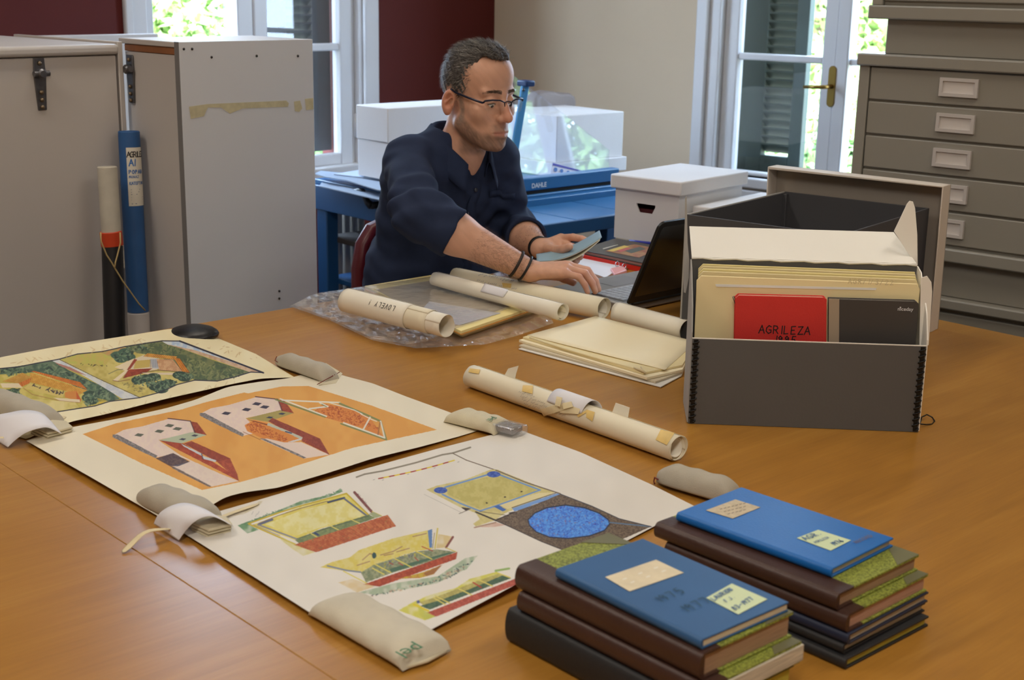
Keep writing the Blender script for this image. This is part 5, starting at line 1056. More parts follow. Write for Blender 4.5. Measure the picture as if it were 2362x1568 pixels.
# big roll at the back
R4 = .0245; g0, g1 = roll_on((1050, 640), (1392, 712), R4, TZ + R4 + .004); c4y = Cyl(g0, g1, R4)
t = thing('paper_roll', 'long cream paper roll with faint writing in front of the man', 'paper roll', ((g0 + g1) / 2).xy.to_3d() + UP * TZ)
spiral_roll('outer_sheet', t, g0, g1, R4, 2.0, rollm, .0012, phase=2.0)
spiral_roll('inner_sheet', t, g0 + c4y.ax * .01, g1 - c4y.ax * .006, R4 - .0036, 1.6, rollw, .0008, phase=.2)
b = MB()
for (x0, y0, n, s_) in ((1103, 633, 20, 1.0), (1100, 648, 22, .7)):
    for q in range(n):
        xa = x0 + q * 4.2; ya = y0 + q * 4.2 * .21 + rng.normal() * 1.3
        if q % 6 == 5: continue
        b.mesh([c4y.hit(*p) for p in ((xa, ya), (xa + 3.2, ya - 2.6), (xa + 3.4, ya - 1.9), (xa + .2, ya + .6))], [(0, 1, 2, 3)])
b.build('handwriting', inkd, t)
b = MB(); c4y.patch(b, [(1158, 652), (1180, 654), (1178, 664), (1160, 662)], .0006); b.build('tape_patch', yt, t, smooth=True)
# roll running behind the document case
R5 = .0225; h0, h1 = roll_on((1424, 720), (1640, 778), R5, TZ + R5 + .001)
t = thing('paper_roll', 'pale paper roll with one end hidden behind the open document case', 'paper roll', ((h0 + h1) / 2).xy.to_3d() + UP * TZ)
h1 = h0 + (h1 - h0).normalized() * .20
spiral_roll('outer_sheet', t, h0, h1, R5, 2.0, rollw, .001, phase=1.7)
# ------------------------------------------------------------------ folders in a plastic bag
buff = mat('buff_folder_card', (232, 216, 168), .7, noise=.04, nscale=6); buff2 = mat('pale_yellow_folder', (240, 224, 158), .7); orange_e = mat('orange_folder', (222, 160, 80), .7); creamf = mat('cream_folder_card', (244, 232, 198), .7, noise=.03, nscale=5)
def folder(name, label, pts, z, th, m, cat='folder', group=None, sag=0.0, parent=None):
    b = MB(); P = [at(x, y, z) for x, y in pts]; P = P if (P[1] - P[0]).cross(P[-1] - P[0]).z > 0 else P[::-1]; b.slab(P, th)
    o = b.build(name, m, parent, bevel=.0005)
    return props(o, label, cat, group) if parent is None else o
FQ = [(838, 668), (1000, 641), (1250, 711), (1064, 774)]
def shr(k, dx=0, dy=0):
    cx_ = sum(p[0] for p in FQ) / 4; cy_ = sum(p[1] for p in FQ) / 4
    return [(cx_ + (x - cx_) * k + dx, cy_ + (y - cy_) * k + dy) for x, y in FQ]
folder('card_folder', 'lowest buff folder inside the plastic bag', shr(1.0, 2, 4), TZ + .0015, .0060, buff)
folder('card_folder', 'pale yellow folder inside the plastic bag, second from the bottom', shr(.97, 0, 3), TZ + .0078, .0068, buff2)
folder('card_folder', 'orange edged folder inside the plastic bag under the top folder', shr(.985, 0, 0), TZ + .0149, .0022, orange_e)
folder('card_folder', 'topmost pale yellow folder inside the plastic bag', shr(.985, 0, -3), TZ + .0174, .0062, buff2)
folder('paper_sheet', 'grey brown tracing inside the plastic bag on the folders', [(866, 668), (1000, 646), (1192, 700), (1034, 758)], TZ + .0239, .0004, mat('grey_tracing_paper', (178, 164, 140), .8), 'paper')
pw_ = folder('printed_page', 'white printed page under plastic beside the LOVELY roll', [(990, 695), (1155, 722), (1060, 750), (960, 728)], TZ + .0245, .0003, mat('blue_white_paper', (208, 210, 220), .7), 'paper')
b = MB(); o_ = at(1128, 712, TZ + .0252); text_mb(b, 'Thoriko', o_, (at(1060, 718, TZ + .0252) - o_), (o_ - at(1118, 700, TZ + .0252)), .012); b.build('lettering', ink_gr, pw_)
plastic = glassy('clear_polythene', tint=(.97, .97, .98), base=.05, rough=.15, diffuse=.20, dcol=(226, 222, 220), bump=.35, bscale=22)
def bag_layer(name, top, bottom, left, right, zf, nu=90, nv=70):
    tp, bt, lf_, rt_ = polyline_fn(top), polyline_fn(bottom), polyline_fn(left), polyline_fn(right); b = MB(); vs = []; q = np.array(FQ, float)
    for j in range(nv + 1):
        for i in range(nu + 1):
            u_, v_ = i / nu, j / nv; p = (1 - v_) * tp(u_) + v_ * bt(u_) + (1 - u_) * lf_(v_) + u_ * rt_(v_) - ((1 - u_) * (1 - v_) * tp(0.) + u_ * (1 - v_) * tp(1.) + (1 - u_) * v_ * bt(0.) + u_ * v_ * bt(1.))
            inside = 1e9
            for (xa, ya), (xb, yb_) in zip(q, np.roll(q, -1, 0)): inside = min(inside, ((xb - xa) * (p[1] - ya) - (yb_ - ya) * (p[0] - xa)) / np.hypot(xb - xa, yb_ - ya))
            wr = vnoise([p[0]], [p[1] * 1.5], 22, 4)[0] * .65 + vnoise([p[0]], [p[1] * 2], 11, 7)[0] * .35
            vs.append(at(p[0], p[1], TZ + zf(inside, wr)))
    b.mesh(vs, [(j * (nu + 1) + i, j * (nu + 1) + i + 1, (j + 1) * (nu + 1) + i + 1, (j + 1) * (nu + 1) + i) for j in range(nv) for i in range(nu)])
    return b.build(name, plastic, None, smooth=True)
lo_ = bag_layer('plastic_bag', [(668, 706), (720, 679), (868, 657), (1002, 634)], [(960, 803), (1120, 794), (1200, 772), (1277, 745)], [(668, 706), (760, 738), (860, 785), (960, 803)], [(1002, 634), (1120, 664), (1258, 708), (1277, 745)], lambda ins, wr: .0008 + (.016 * wr * float(np.clip(-ins / 22, 0, 1))))
props(lo_, 'crumpled clear plastic bag wrapped around the folders', 'bag')
up_ = bag_layer('upper_layer', [(676, 702), (730, 676), (868, 656), (1002, 636)], [(940, 794), (985, 786), (1015, 772), (1030, 765)], [(676, 702), (762, 734), (860, 780), (940, 794)], [(1002, 636), (1100, 664), (1200, 698), (1120, 735), (1030, 765)], lambda ins, wr: (.0262 + .0008 * wr) * float(np.clip((ins + 26) / 26, 0, 1)) + (1 - float(np.clip((ins + 26) / 26, 0, 1))) * (.004 + .020 * wr))
up_.parent = lo_
# ------------------------------------------------------------------ folder stack beside the document case
pale = mat('white_sheets', (226, 222, 214), .8)
SF = [(1195, 806), (1375, 742), (1570, 790), (1524, 893)]
folder('card_folder', 'bottom folder of the cream stack, its corner jutting out white', [(1196, 806), (1370, 745), (1600, 800), (1572, 868), (1524, 894)], TZ + .001, .002, pale)
folder('card_folder', 'grey edged folder near the bottom of the cream folder stack', [(1197, 800), (1372, 742), (1604, 798), (1574, 862), (1512, 884)], TZ + .0033, .004, mat('grey_cream_card', (208, 196, 170), .8))
folder('card_folder', 'cream folder in the middle of the stack beside the document case', [(1197, 789), (1372, 738), (1606, 796), (1574, 858), (1492, 876)], TZ + .0076, .005, creamf)
folder('card_folder', 'buff folder with curled spine under the top cream folder', [(1206, 781), (1373, 734), (1606, 792), (1574, 846), (1484, 864)], TZ + .0129, .004, buff)
ft_ = thing('card_folder', 'topmost smooth cream folder of the stack beside the document case', 'folder', at(1390, 790, TZ + .0172))
b = MB(); fq = [np.array(p, float) for p in ((1216, 773), (1374, 729), (1606, 788), (1534, 853))]
b.grid(lambda a_, c_: at(*((fq[0] * (1 - a_) + fq[1] * a_) * (1 - c_) + (fq[3] * (1 - a_) + fq[2] * a_) * c_), TZ + .0175 + .0015 * math.sin(c_ * 3.1)), 10, 10); b.build('upper_leaf', creamf, ft_, smooth=True, solid=.0008)
b = MB(); sp = [at(x, y, TZ + .0175) for x, y in ((1222, 779), (1300, 804), (1400, 833), (1480, 855))]; b.tube(sp, .0022, 8); b.build('rolled_edge', buff, ft_, smooth=True)
b = MB(); b.tube([at(1462, 848, TZ + .0195), at(1478, 853, TZ + .0205), at(1490, 860, TZ + .0185)], [.001, .003, .0015], 8); b.tube([at(1478, 846, TZ + .021), at(1484, 856, TZ + .0195)], .0012, 6); b.build('tie', ribbon, ft_, smooth=True, label='frayed tie end')
# ------------------------------------------------------------------ cloth weights
linen = mat('grey_linen', (178, 170, 154), .85, noise=.08, nscale=30, bump=.15, bscale=500); canvas_m = mat('natural_canvas', (206, 196, 168), .85, noise=.06, nscale=25, bump=.15, bscale=500); maroon = mat('maroon_thread', (112, 40, 36), .8); greenink = mat('green_print', (60, 120, 84), .7)
def pillow(name, parent, P0, P1, w0, w1, h, m, e0=.25, e1=.25, n=26, flat0=.0, flat1=1.0, base=None):
    """a filled cloth bag from P0 to P1; e0/e1 say how long the rounded ends are, flat0/flat1 how wide the sewn ends stay"""
    P0, P1 = Vector(P0), Vector(P1); ax = (P1 - P0).normalized(); s = ax.cross(UP).normalized(); b = MB(); k = 24
    def f(i, j):
        t = j; r0 = min(1, t / e0); r1 = min(1, (1 - t) / e1)
        hh = h * math.sqrt(max(0, 1 - (1 - r0) ** 2)) ** .9 * math.sqrt(max(0, 1 - (1 - r1) ** 2)) ** .9 + .0012
        wq = (w0 + (w1 - w0) * t) / 2; wid = wq * (flat0 + (1 - flat0) * math.sqrt(max(0, 1 - (1 - r0) ** 2))) * (flat1 + (1 - flat1) * math.sqrt(max(0, 1 - (1 - r1) ** 2)))
        th = i * 2 * math.pi; c_, s_ = math.cos(th), math.sin(th)
        x = wid * (abs(c_) ** .8) * (1 if c_ > 0 else -1); z = (hh * (abs(s_) ** .8)) * (1 if s_ > 0 else -.30)
        z += .0010 * math.sin(t * 23 + i * 9) * (1 if s_ > 0 else 0)
        return P0 + ax * ((P1 - P0).length * t) + s * x + UP * (z + hh * .30)
    b.grid(f, k, n); return b.build(name, m, parent, smooth=True, weld=True)
def weight(label, px0, px1, z, *a, **kw):
    P0, P1 = at(*px0, z), at(*px1, z); t = thing('cloth_weight', label, 'paper weight', ((P0 + P1) / 2)); return t, P0, P1
SZ = TZ + .003
t, P0, P1 = weight('grey linen weight with a maroon stitched end between the first two drawings', (640, 838), (765, 880), SZ)
pillow('bag', t, P0, P1, .034, .042, .020, linen, .3, .22, flat0=.1, flat1=.85)
b = MB(); s_ = (P1 - P0).normalized().cross(UP); q0_, q1_ = at(733, 886, TZ + .012), at(784, 858, TZ + .012); pts = []
for k in range(27): pts.append(q0_ + (q1_ - q0_) * (k / 26) + UP * (.0015 if k % 2 else -.001) + (P1 - P0).normalized() * (.002 if k % 2 else -.002))
b.tube(pts, .0007, 5); b.build('stitching', maroon, t, label='maroon zigzag stitching')
b = MB(); b.slab([at(x, y, TZ + .004) for x, y in ((735, 889), (775, 884), (790, 862), (752, 838), (738, 846))], .0012); b.build('cloth_flap', canvas_m, t, bevel=.0004, label='pale cloth flap')
b = MB(); b.tube([at(642, 836, TZ + .012), at(634, 831, TZ + .014), at(638, 822, TZ + .018)], .0007, 5); b.build('thread', maroon, t)
t, P0, P1 = weight('small grey linen weight by the far corner of the bright blue book', (1516, 1108), (1700, 1160), SZ)
pillow('bag', t, P0, P1, .040, .046, .024, linen, .3, .2, flat0=.12, flat1=.6)
b = MB(); b.tube([at(1518, 1106, TZ + .013), at(1510, 1101, TZ + .012), at(1508, 1110, TZ + .006), at(1510, 1116, TZ + .004)], .0011, 6); b.build('thread', maroon, t, smooth=True, label='maroon thread end')
t, P0, P1 = weight('canvas pouch marked pel with a metal bar in plastic at its end', (1046, 966), (1160, 996), SZ)
pillow('bag', t, P0, P1, .058, .052, .015, canvas_m, .2, .15, flat0=.9, flat1=.95)
steelm = mat('bright_lead_bar', (150, 146, 150), .3, metal=.9)
ax = (P1 - P0).normalized(); s_ = ax.cross(UP).normalized(); pe = P1 - ax * .012 + UP * .0095
b = MB(); b.bar(pe, pe + ax * .042, .030, .011); b.build('metal_bar', steelm, t, bevel=.003, seg=3, label='shiny metal bar')
b = MB(); b.bar(pe - ax * .002, pe + ax * .050, .037, .014); b.build('plastic_sleeve', glassy('sleeve_plastic', base=.08, rough=.1, diffuse=.12, bump=.6, bscale=90), t, bevel=.003, label='clear plastic sleeve')
zt2 = TZ + .0250; b = MB(); text_mb(b, 'pel', at(1139, 961, zt2), s_, ax, .019, lift=.0003); b.build('lettering', greenink, t)
def card_arch(t, back, front, m=None):
    """folded card standing over a weight: two edge curves of (x, y, height)"""
    fb2, ff = [at(x, y, TZ + z) for x, y, z in back], [at(x, y, TZ + z) for x, y, z in front]
    def cr(P, u):
        n = len(P) - 1; k = min(int(u * n), n - 1); f = u * n - k; p0, p1, p2, p3 = P[max(k - 1, 0)], P[k], P[k + 1], P[min(k + 2, n)]
        return .5 * ((2 * p1) + (p2 - p0) * f + (2 * p0 - 5 * p1 + 4 * p2 - p3) * f * f + (3 * p1 - p0 - 3 * p2 + p3) * f ** 3)
    b = MB(); b.grid(lambda u, v: cr(fb2, u) * (1 - v) + cr(ff, u) * v, 24, 4); return b.build('card_band', whitep2, t, smooth=True, solid=.0009, label='white card band')
def ribbon_strip(t, pts, w, m=None, lab=None):
    P = [at(x, y, TZ + z) for x, y, z in pts]; b = MB(); n = len(P)
    vs = []
    for i, p in enumerate(P):
        d = (P[min(i + 1, n - 1)] - P[max(i - 1, 0)]).normalized(); s = d.cross(UP).normalized(); vs += [p - s * w / 2, p + s * w / 2]
    b.mesh(vs, [(2 * i, 2 * i + 1, 2 * i + 3, 2 * i + 2) for i in range(n - 1)]); return b.build('ribbon', m or ribbon, t, smooth=True, solid=.0009, label=lab, subd=1)
def folded_end(t, pts, z0, m):
    for k in range(3):
        b = MB(); b.slab([at(x + k * 1.5, y - k * 7, TZ + z0 + k * .0048) for x, y in pts], .0042); b.build('folded_cloth', m, t, bevel=.0018)
t, P0, P1 = weight('linen weight with white card band and long ribbon on the table edge side', (330, 1150), (480, 1212), SZ)
pillow('bag', t, P0, P1, .048, .056, .022, linen, .35, .2, flat0=.3, flat1=.9)
folded_end(t, [(440, 1224), (478, 1242), (534, 1228), (520, 1210), (470, 1204)], .003, canvas_m)
card_arch(t, [(355, 1208, .006), (366, 1186, .024), (392, 1168, .034), (428, 1160, .036), (468, 1172, .030), (500, 1190, .016)], [(412, 1246, .004), (428, 1224, .016), (446, 1205, .028), (468, 1193, .034), (496, 1192, .032), (538, 1213, .018)])
ribbon_strip(t, [(396, 1219, .010), (372, 1220, .016), (344, 1222, .018), (322, 1234, .014), (306, 1252, .007), (280, 1277, .002)], .011, None, 'cream cotton ribbon')
ribbon_strip(t, [(500, 1196, .008), (540, 1180, .006), (572, 1170, .005), (600, 1160, .004)], .009, None, 'cream cotton ribbon')
t, P0, P1 = weight('linen weight with white card band on the corner of the landscape drawing', (-40, 925), (120, 990), SZ)
pillow('bag', t, P0, P1, .048, .056, .024, linen, .35, .2, flat0=.3, flat1=.9)
folded_end(t, [(70, 1001), (108, 1018), (166, 1003), (150, 989), (104, 986)], .003, canvas_m)
card_arch(t, [(-60, 985, .006), (-24, 962, .026), (20, 952, .036), (58, 946, .038), (95, 952, .034), (118, 972, .022)], [(18, 1031, .004), (36, 1014, .014), (58, 999, .024), (84, 989, .030), (112, 986, .028), (142, 1000, .016)])
ribbon_strip(t, [(118, 978, .016), (140, 964, .010), (168, 948, .006), (182, 934, .004)], .016, None, 'cream cotton ribbon')
ribbon_strip(t, [(10, 1010, .016), (2, 1008, .018), (-16, 1010, .014)], .011)
t, P0, P1 = weight('flat linen pouch marked pel on the near corner of the plan drawing', (762, 1400), (985, 1524), SZ)
pillow('bag', t, P0, P1, .068, .072, .017, mat('pale_linen', (204, 196, 176), .85, noise=.08, nscale=30, bump=.15, bscale=500), .18, .14, n=30, flat0=.95, flat1=.96)
zt2 = TZ + .0265; o_ = at(928, 1503, zt2); b = MB(); ax = (P1 - P0).normalized(); s_ = ax.cross(UP).normalized(); text_mb(b, 'pel', at(962, 1483, zt2), s_, ax, .027, lift=.0004); 
b.build('lettering', greenink, t)
b = MB(); b.tube([at(932, 1540, TZ + .004), at(985, 1524, TZ + .006), at(1028, 1502, TZ + .004)], .0022, 6); b.build('hem', canvas_m, t, smooth=True)
# black disc weight
pc = at(446, 783, TZ); rr = 59 / FPX * (pc - EYE).dot(FWD)
b = MB(); b.lathe([(rr * .55, 0), (rr * .8, .002), (rr * .97, .008), (rr, .012), (rr * .96, .016), (rr * .8, .022), (rr * .5, .027), (rr * .2, .029), (.0001, .0293)], 40, Matrix.Translation(pc))
props(b.build('disc_weight', mat('black_leather', (20, 20, 24), .38, bump=.1, bscale=300), None, smooth=True), 'round black leather disc weight at the far edge of the table', 'paper weight')
# ------------------------------------------------------------------ document case standing open
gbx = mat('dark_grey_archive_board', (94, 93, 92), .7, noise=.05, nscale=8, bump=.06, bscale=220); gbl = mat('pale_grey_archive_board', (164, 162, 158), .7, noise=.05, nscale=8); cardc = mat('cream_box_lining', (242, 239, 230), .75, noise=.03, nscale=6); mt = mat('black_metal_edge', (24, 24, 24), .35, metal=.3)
F0, F1 = at(1587, 977), at(2118, 997); wd = (F1 - F0).normalized(); bdv = Vector((-wd.y, wd.x, 0)); wW = (F1 - F0).length
if bdv.dot(FWD) < 0: bdv = -bdv
zf = on_plane(1607, 783, F0, bdv).z; zf2 = on_plane(2138, 797, F0, bdv).z; zf = (zf + zf2) / 2
DB = .118
B0 = F0 + bdv * DB; zb_ = on_plane(1592, 598, B0, bdv).z; zb2 = on_plane(2113, 613, B0, bdv).z; zb_ = (zb_ + zb2) / 2
dc = thing('document_case', 'dark grey document case standing open with folders and books inside', 'box', ((F0 + F1) / 2 + bdv * DB / 2))
def cpt(x, y, z): return F0 + wd * x + bdv * y + UP * (z - TZ)
def cb(name, x0, x1, y0, y1, z0, z1, m, bev=.0008, **k):
    b = MB(); b.hexa([cpt(x0, y0, z0), cpt(x1, y0, z0), cpt(x1, y1, z0), cpt(x0, y1, z0), cpt(x0, y0, z1), cpt(x1, y0, z1), cpt(x1, y1, z1), cpt(x0, y1, z1)]); return b.build(name, m, dc, bevel=bev, **k)
TH = .002
cb('front_panel', 0, wW, 0, TH, TZ, zf, gbx); b = MB(); b.hexa([cpt(0, 0, zf), cpt(wW, 0, zf), cpt(wW, TH, zf), cpt(0, TH, zf), cpt(0, 0, zf + .0015), cpt(wW, 0, zf + .0015), cpt(wW, TH, zf + .0015), cpt(0, TH, zf + .0015)]); b.build('front_edge', cardc, dc)
cb('bottom_panel', 0, wW, TH, DB, TZ, TZ + TH, gbx); cb('back_panel', 0, wW, DB, DB + TH, TZ, zb_, gbx)
b = MB(); b.slab([cpt(0, TH, TZ + TH), cpt(0, DB, TZ + TH), cpt(0, DB, zb_), cpt(0, DB * .75, zb_ - .01), cpt(0, DB * .2, zf + .05), cpt(0, TH, zf + .01)], -TH); b.build('side_panel', gbl, dc, label='pale grey side panel')
b = MB(); b.slab([cpt(wW, TH, TZ + TH), cpt(wW, DB, TZ + TH), cpt(wW, DB, zb_), cpt(wW, DB * .75, zb_ - .005), cpt(wW, DB * .2, zf + .05), cpt(wW, TH, zf + .01)], TH); b.build('side_panel', cardc, dc)
yF = DB * .35
b = MB(); pl_ = cpt(0, yF, TZ); b.slab([on_plane(x, y, pl_, bdv) for x, y in ((2124, 640), (2138, 636), (2148, 650), (2150, 672), (2142, 796), (2120, 796))], -.0015); b.build('side_flap', cardc, dc, bevel=.0006, label='cream side flap bent outward')
# hinged lid thrown back over the top
pl2 = cpt(0, DB, TZ)
LD = .105; pA = cpt(0, DB + .003, zb_ + .002); pB = cpt(wW, DB + .003, zb_ + .002)
best = None
for k in np.linspace(0, 1.4, 141):
    q = pA + (bdv * math.cos(k) + UP * math.sin(k)) * LD; e = abs(to_px(q)[1] - 523)
    if best is None or e < best[0]: best = (e, k)
lv = bdv * math.cos(best[1]) + UP * math.sin(best[1])
rA, rB = pA + lv * LD, pB + lv * LD - wd * .022
b = MB(); b.slab([pA, pB, rB, rA], .002); b.build('lid', cardc, dc, bevel=.0006, label='cream lined lid')
b = MB(); b.tube([pA + (pB - pA) * (k / 20) + UP * (.0012 * math.sin(k * 2.1)) - bdv * .003 for k in range(21)], .0022, 6); b.build('lid_crease', cardc, dc, smooth=True)
plr = pB + lv * .02; b = MB(); nL_ = (bdv - UP * .1).normalized()
b.slab([on_plane(x, y, plr, nL_) for x, y in ((2113, 612), (2062, 533), (2078, 500), (2092, 470), (2098, 463), (2106, 465), (2111, 480), (2116, 540), (2117, 612))], .0015); b.build('lid_flap', cardc, dc, bevel=.0005, label='pointed lid flap standing up')
pll = pA + lv * .02; b = MB(); b.slab([on_plane(x, y, pll, nL_) for x, y in ((1590, 600), (1586, 560), (1584, 452), (1580, 456), (1579, 560), (1576, 640), (1577, 674), (1582, 676), (1589, 640))], .0015); b.build('lid_flap', gbl, dc, bevel=.0005)
for (x, y) in ((2048, 555), (2053, 556)):
    pr = on_plane(x, y, pA, lv.cross(wd).normalized()); b = MB(); b.lathe([(.002, 0), (.0015, .0012), (.0001, .0015)], 8, Matrix.Translation(pr) @ (-FWD).to_track_quat('Z', 'Y').to_matrix().to_4x4()); b.build('rivet', screw_m, dc)
for x in (.006, wW - .006):
    b = MB(); H = zf - TZ; pts = []
    for k in range(150):
        t_ = k / 149; pts.append(cpt(x + .0055 * math.sin(k * 2 * math.pi / 10.5), -.0015 - .0012 * math.cos(k * 2 * math.pi / 10.5), TZ + .004 + (H - .008) * t_))
    b.tube(pts, .0011, 6); b.build('metal_edge', mt, dc, smooth=True, label='black metal stay edge')
    b = MB(); b.hexa([cpt(x - .0035, -.0012, TZ + .002), cpt(x + .0035, -.0012, TZ + .002), cpt(x + .0035, 0, TZ + .002), cpt(x - .0035, 0, TZ + .002), cpt(x - .0035, -.0012, zf - .001), cpt(x + .0035, -.0012, zf - .001), cpt(x + .0035, 0, zf - .001), cpt(x - .0035, 0, zf - .001)]); b.build('edge_strip', mt, dc)
b = MB(); lp = [(2122, 976), (2126, 962), (2138, 956), (2150, 962), (2156, 971), (2150, 978), (2136, 979), (2124, 978)]
b.tube([at(x, y, TZ + .004 + .004 * math.sin(k)) for k, (x, y) in enumerate(lp)], .0012, 6, closed=False); b.build('pull_cord', mt, dc, smooth=True, label='black pull cord loop')
# folders and books standing in the case
def upright(name, label, cat, pxs, y, th, m, bev=.0006, group=None):
    p0 = cpt(0, y, TZ); b = MB(); P = [on_plane(x, yy, p0, bdv) for x, yy in pxs]
    zmin = TZ + TH + .0003; P = [F0 + wd * min(max((p - F0).dot(wd), .0045), wW - .0045) + bdv * y + UP * (max(p.z, zmin) - TZ) for p in P]
    b.slab(P, th if (P[1] - P[0]).cross(P[-1] - P[0]).dot(bdv) > 0 else -th); return props(b.build(name, m, None, bevel=bev), label, cat, group)
for k, (dy, c_, lb) in enumerate(((0, buff2, 'rearmost yellow folder standing in the document case'), (5, buff, 'buff folder second from the back in the document case'), (11, buff2, 'yellow folder in the middle of the document case'), (17, buff, 'buff folder behind the front one in the document case'), (27, mat('warm_cream_folder', (250, 232, 180), .7, noise=.03, nscale=5), 'front cream folder standing in the document case behind the books'))):
    ins = 0 if k == 4 else 4
    upright('hanging_folder', lb, 'folder', [(1597 - 6, 1010), (2118, 1020), (2126 - ins, 640 + dy), (2116 - ins, 628 + dy), (1618 + ins, 609 + dy), (1607 + ins, 620 + dy)], DB - .010 - .011 * k, .0045, c_)
fp = cpt(0, DB - .010 - .044 - .0012, TZ)
b = MB(); b.slab([on_plane(x, y, fp, bdv) for x, y in ((1650, 655), (1652, 661), (2020, 669), (2022, 664))], .0006); props(b.build('plastic_strip', mat('white_plastic_strip', (240, 240, 236), .4), None), 'white plastic strip along the front cream folder', 'strip')
b = MB(); o_ = on_plane(1956, 654, fp, bdv); hand_mb(b, 'AGR/1/3/22', o_, wd, UP, .0085, .0007, lift=.0002); ho = b.build('handwriting', mat('faint_pencil', (206, 190, 152), .8), None); props(ho, 'faint pencil shelfmark on the front cream folder', 'writing')
redm = mat('red_book_cloth', (220, 54, 48), .55, noise=.06, nscale=20, bump=.12, bscale=400); charm = mat('charcoal_book_cover', (72, 68, 66), .5, noise=.05, nscale=10); pagem = mat('book_pages', (214, 202, 176), .8, noise=.1, nscale=40, stretch=(1, 1, 12)); tanm = mat('tan_spine_cloth', (176, 158, 136), .7)
yb_ = .042
def std_book(name, label, pxs, y, th, cover, spine_px=None, text=None):
    p0 = cpt(0, y, TZ); P = [on_plane(x, yy, p0, bdv) for x, yy in pxs]; zm = TZ + TH + .0003; P = [F0 + wd * min(max((p - F0).dot(wd), .0045), wW - .0045) + bdv * y + UP * (max(p.z, zm) - TZ) for p in P]
    t = thing(name, label, 'book', sum(P, Vector()) / len(P)); sg = 1 if (P[1] - P[0]).cross(P[-1] - P[0]).dot(bdv) > 0 else -1
    b = MB(); b.slab(P, .002 * sg); cv = b.build('front_cover', cover, t, bevel=.0008)
    b = MB(); b.slab([p + bdv * (th - .002) for p in P], .002 * sg); b.build('back_cover', cover, t, bevel=.0008)
    cen = sum(P, Vector()) / len(P); b = MB(); b.slab([cen + (p - cen) * .975 + bdv * .0022 for p in P], (th - .0046) * sg); b.build('pages', pagem, t)
    if spine_px:
        b = MB(); b.slab([on_plane(x, yy, p0 - bdv * .0003, bdv) for x, yy in spine_px], .0012 * sg); b.build('spine', tanm, t, label='tan cloth spine')
    return t, cv, p0
t, cv, p0 = std_book('hardback_book', 'red hardback lettered AGRILEZA 1995 in the document case', [(1690, 975), (1904, 980), (1907, 690), (1902, 686), (1704, 681), (1696, 688)], yb_, .016, redm)
b = MB(); pz = p0 - bdv * .0006; o_ = on_plane(1750, 768, pz, bdv); hand_mb(b, 'AGRILEZA', o_, wd, UP, .0135, .0017, lift=0.0, step=.86); o_ = on_plane(1786, 791, pz, bdv); hand_mb(b, '1995', o_, wd, UP, .0125, .0017, lift=0.0, step=.86); b.build('lettering', inkb, cv)
t, cv, p0 = std_book('hardback_book', 'charcoal notebook with small white print in the document case', [(1912, 980), (2108, 985), (2119, 700), (2113, 695), (1912, 689)], yb_, .014, charm, spine_px=[(1910, 960), (1934, 960), (1936, 690), (1912, 689)])
b = MB(); pz = p0 - bdv * .0007; o_ = on_plane(2070, 716, pz, bdv); text_mb(b, 'niceday', o_, wd, UP, .0085, lift=0.0, thick=.0001); q_ = on_plane(2077, 709, pz, bdv); b.mesh([q_ + wd * .0014 * math.cos(a_) + UP * .0014 * math.sin(a_) for a_ in np.linspace(0, 2 * math.pi, 11)[:-1]], [tuple(range(10))]); b.build('lettering', whitetext, cv)
b = MB(); p0 = cpt(0, yb_ + .004, TZ); b.tube([on_plane(x, y, p0, bdv) for x, y in ((1697, 704), (1692, 690), (1690, 684), (1693, 683), (1696, 692))], .0008, 6); props(b.build('paper_clip', latch_m, None, smooth=True), 'steel paper clip beside the red hardback', 'clip')
# ------------------------------------------------------------------ large open grey box behind, and its lid
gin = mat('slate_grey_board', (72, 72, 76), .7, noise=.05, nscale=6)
C2b = at(2131, 757)
zg_ = float(min(np.linspace(.85, 1.2, 701), key=lambda z: abs(to_px(Vector((C2b.x, C2b.y, float(z))))[1] - 480)))
C0 = at(1567, 492, zg_); C1 = at(1808, 441, zg_); C2 = at(2144, 480, zg_); C0.z = 0; C1.z = C2.z = 0
vx = (C2 - C1); vy = (C1 - C0); ux_ = vx.normalized(); uy_ = Vector((-ux_.y, ux_.x, 0)); uy_ = uy_ if uy_.dot(vy) > 0 else -uy_
gl, gw = vx.length, vy.dot(uy_)
C0 = C1 - uy_ * gw
gb_ = thing('storage_box', 'large open slate grey box behind the document case', 'box', (C0 + C2) / 2 + UP * TZ)
def gbox(name, x0, x1, y0, y1, z0, z1, m, **k):
    b = MB(); f = lambda x, y, z: C0 + ux_ * x + uy_ * y + UP * z
    b.hexa([f(x0, y0, z0), f(x1, y0, z0), f(x1, y1, z0), f(x0, y1, z0), f(x0, y0, z1), f(x1, y0, z1), f(x1, y1, z1), f(x0, y1, z1)]); return b.build(name, m, gb_, bevel=.001, **k)
tg = .004
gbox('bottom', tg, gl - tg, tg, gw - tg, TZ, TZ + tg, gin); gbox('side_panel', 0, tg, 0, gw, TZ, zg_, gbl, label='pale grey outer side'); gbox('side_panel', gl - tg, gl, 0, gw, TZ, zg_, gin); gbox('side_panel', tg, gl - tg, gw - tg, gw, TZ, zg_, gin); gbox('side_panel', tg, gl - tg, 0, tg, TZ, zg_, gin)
gbox('inner_lining', tg, tg + .0015, tg, gw - tg, TZ + tg, zg_ - .002, gin)
for (x0, x1, y0, y1) in ((tg, tg + .010, gw - tg - .010, gw - tg), (gl - tg - .010, gl - tg, gw - tg - .010, gw - tg)): gbox('corner_strip', x0, x1, y0, y1, TZ + tg, zg_ - .004, gin)
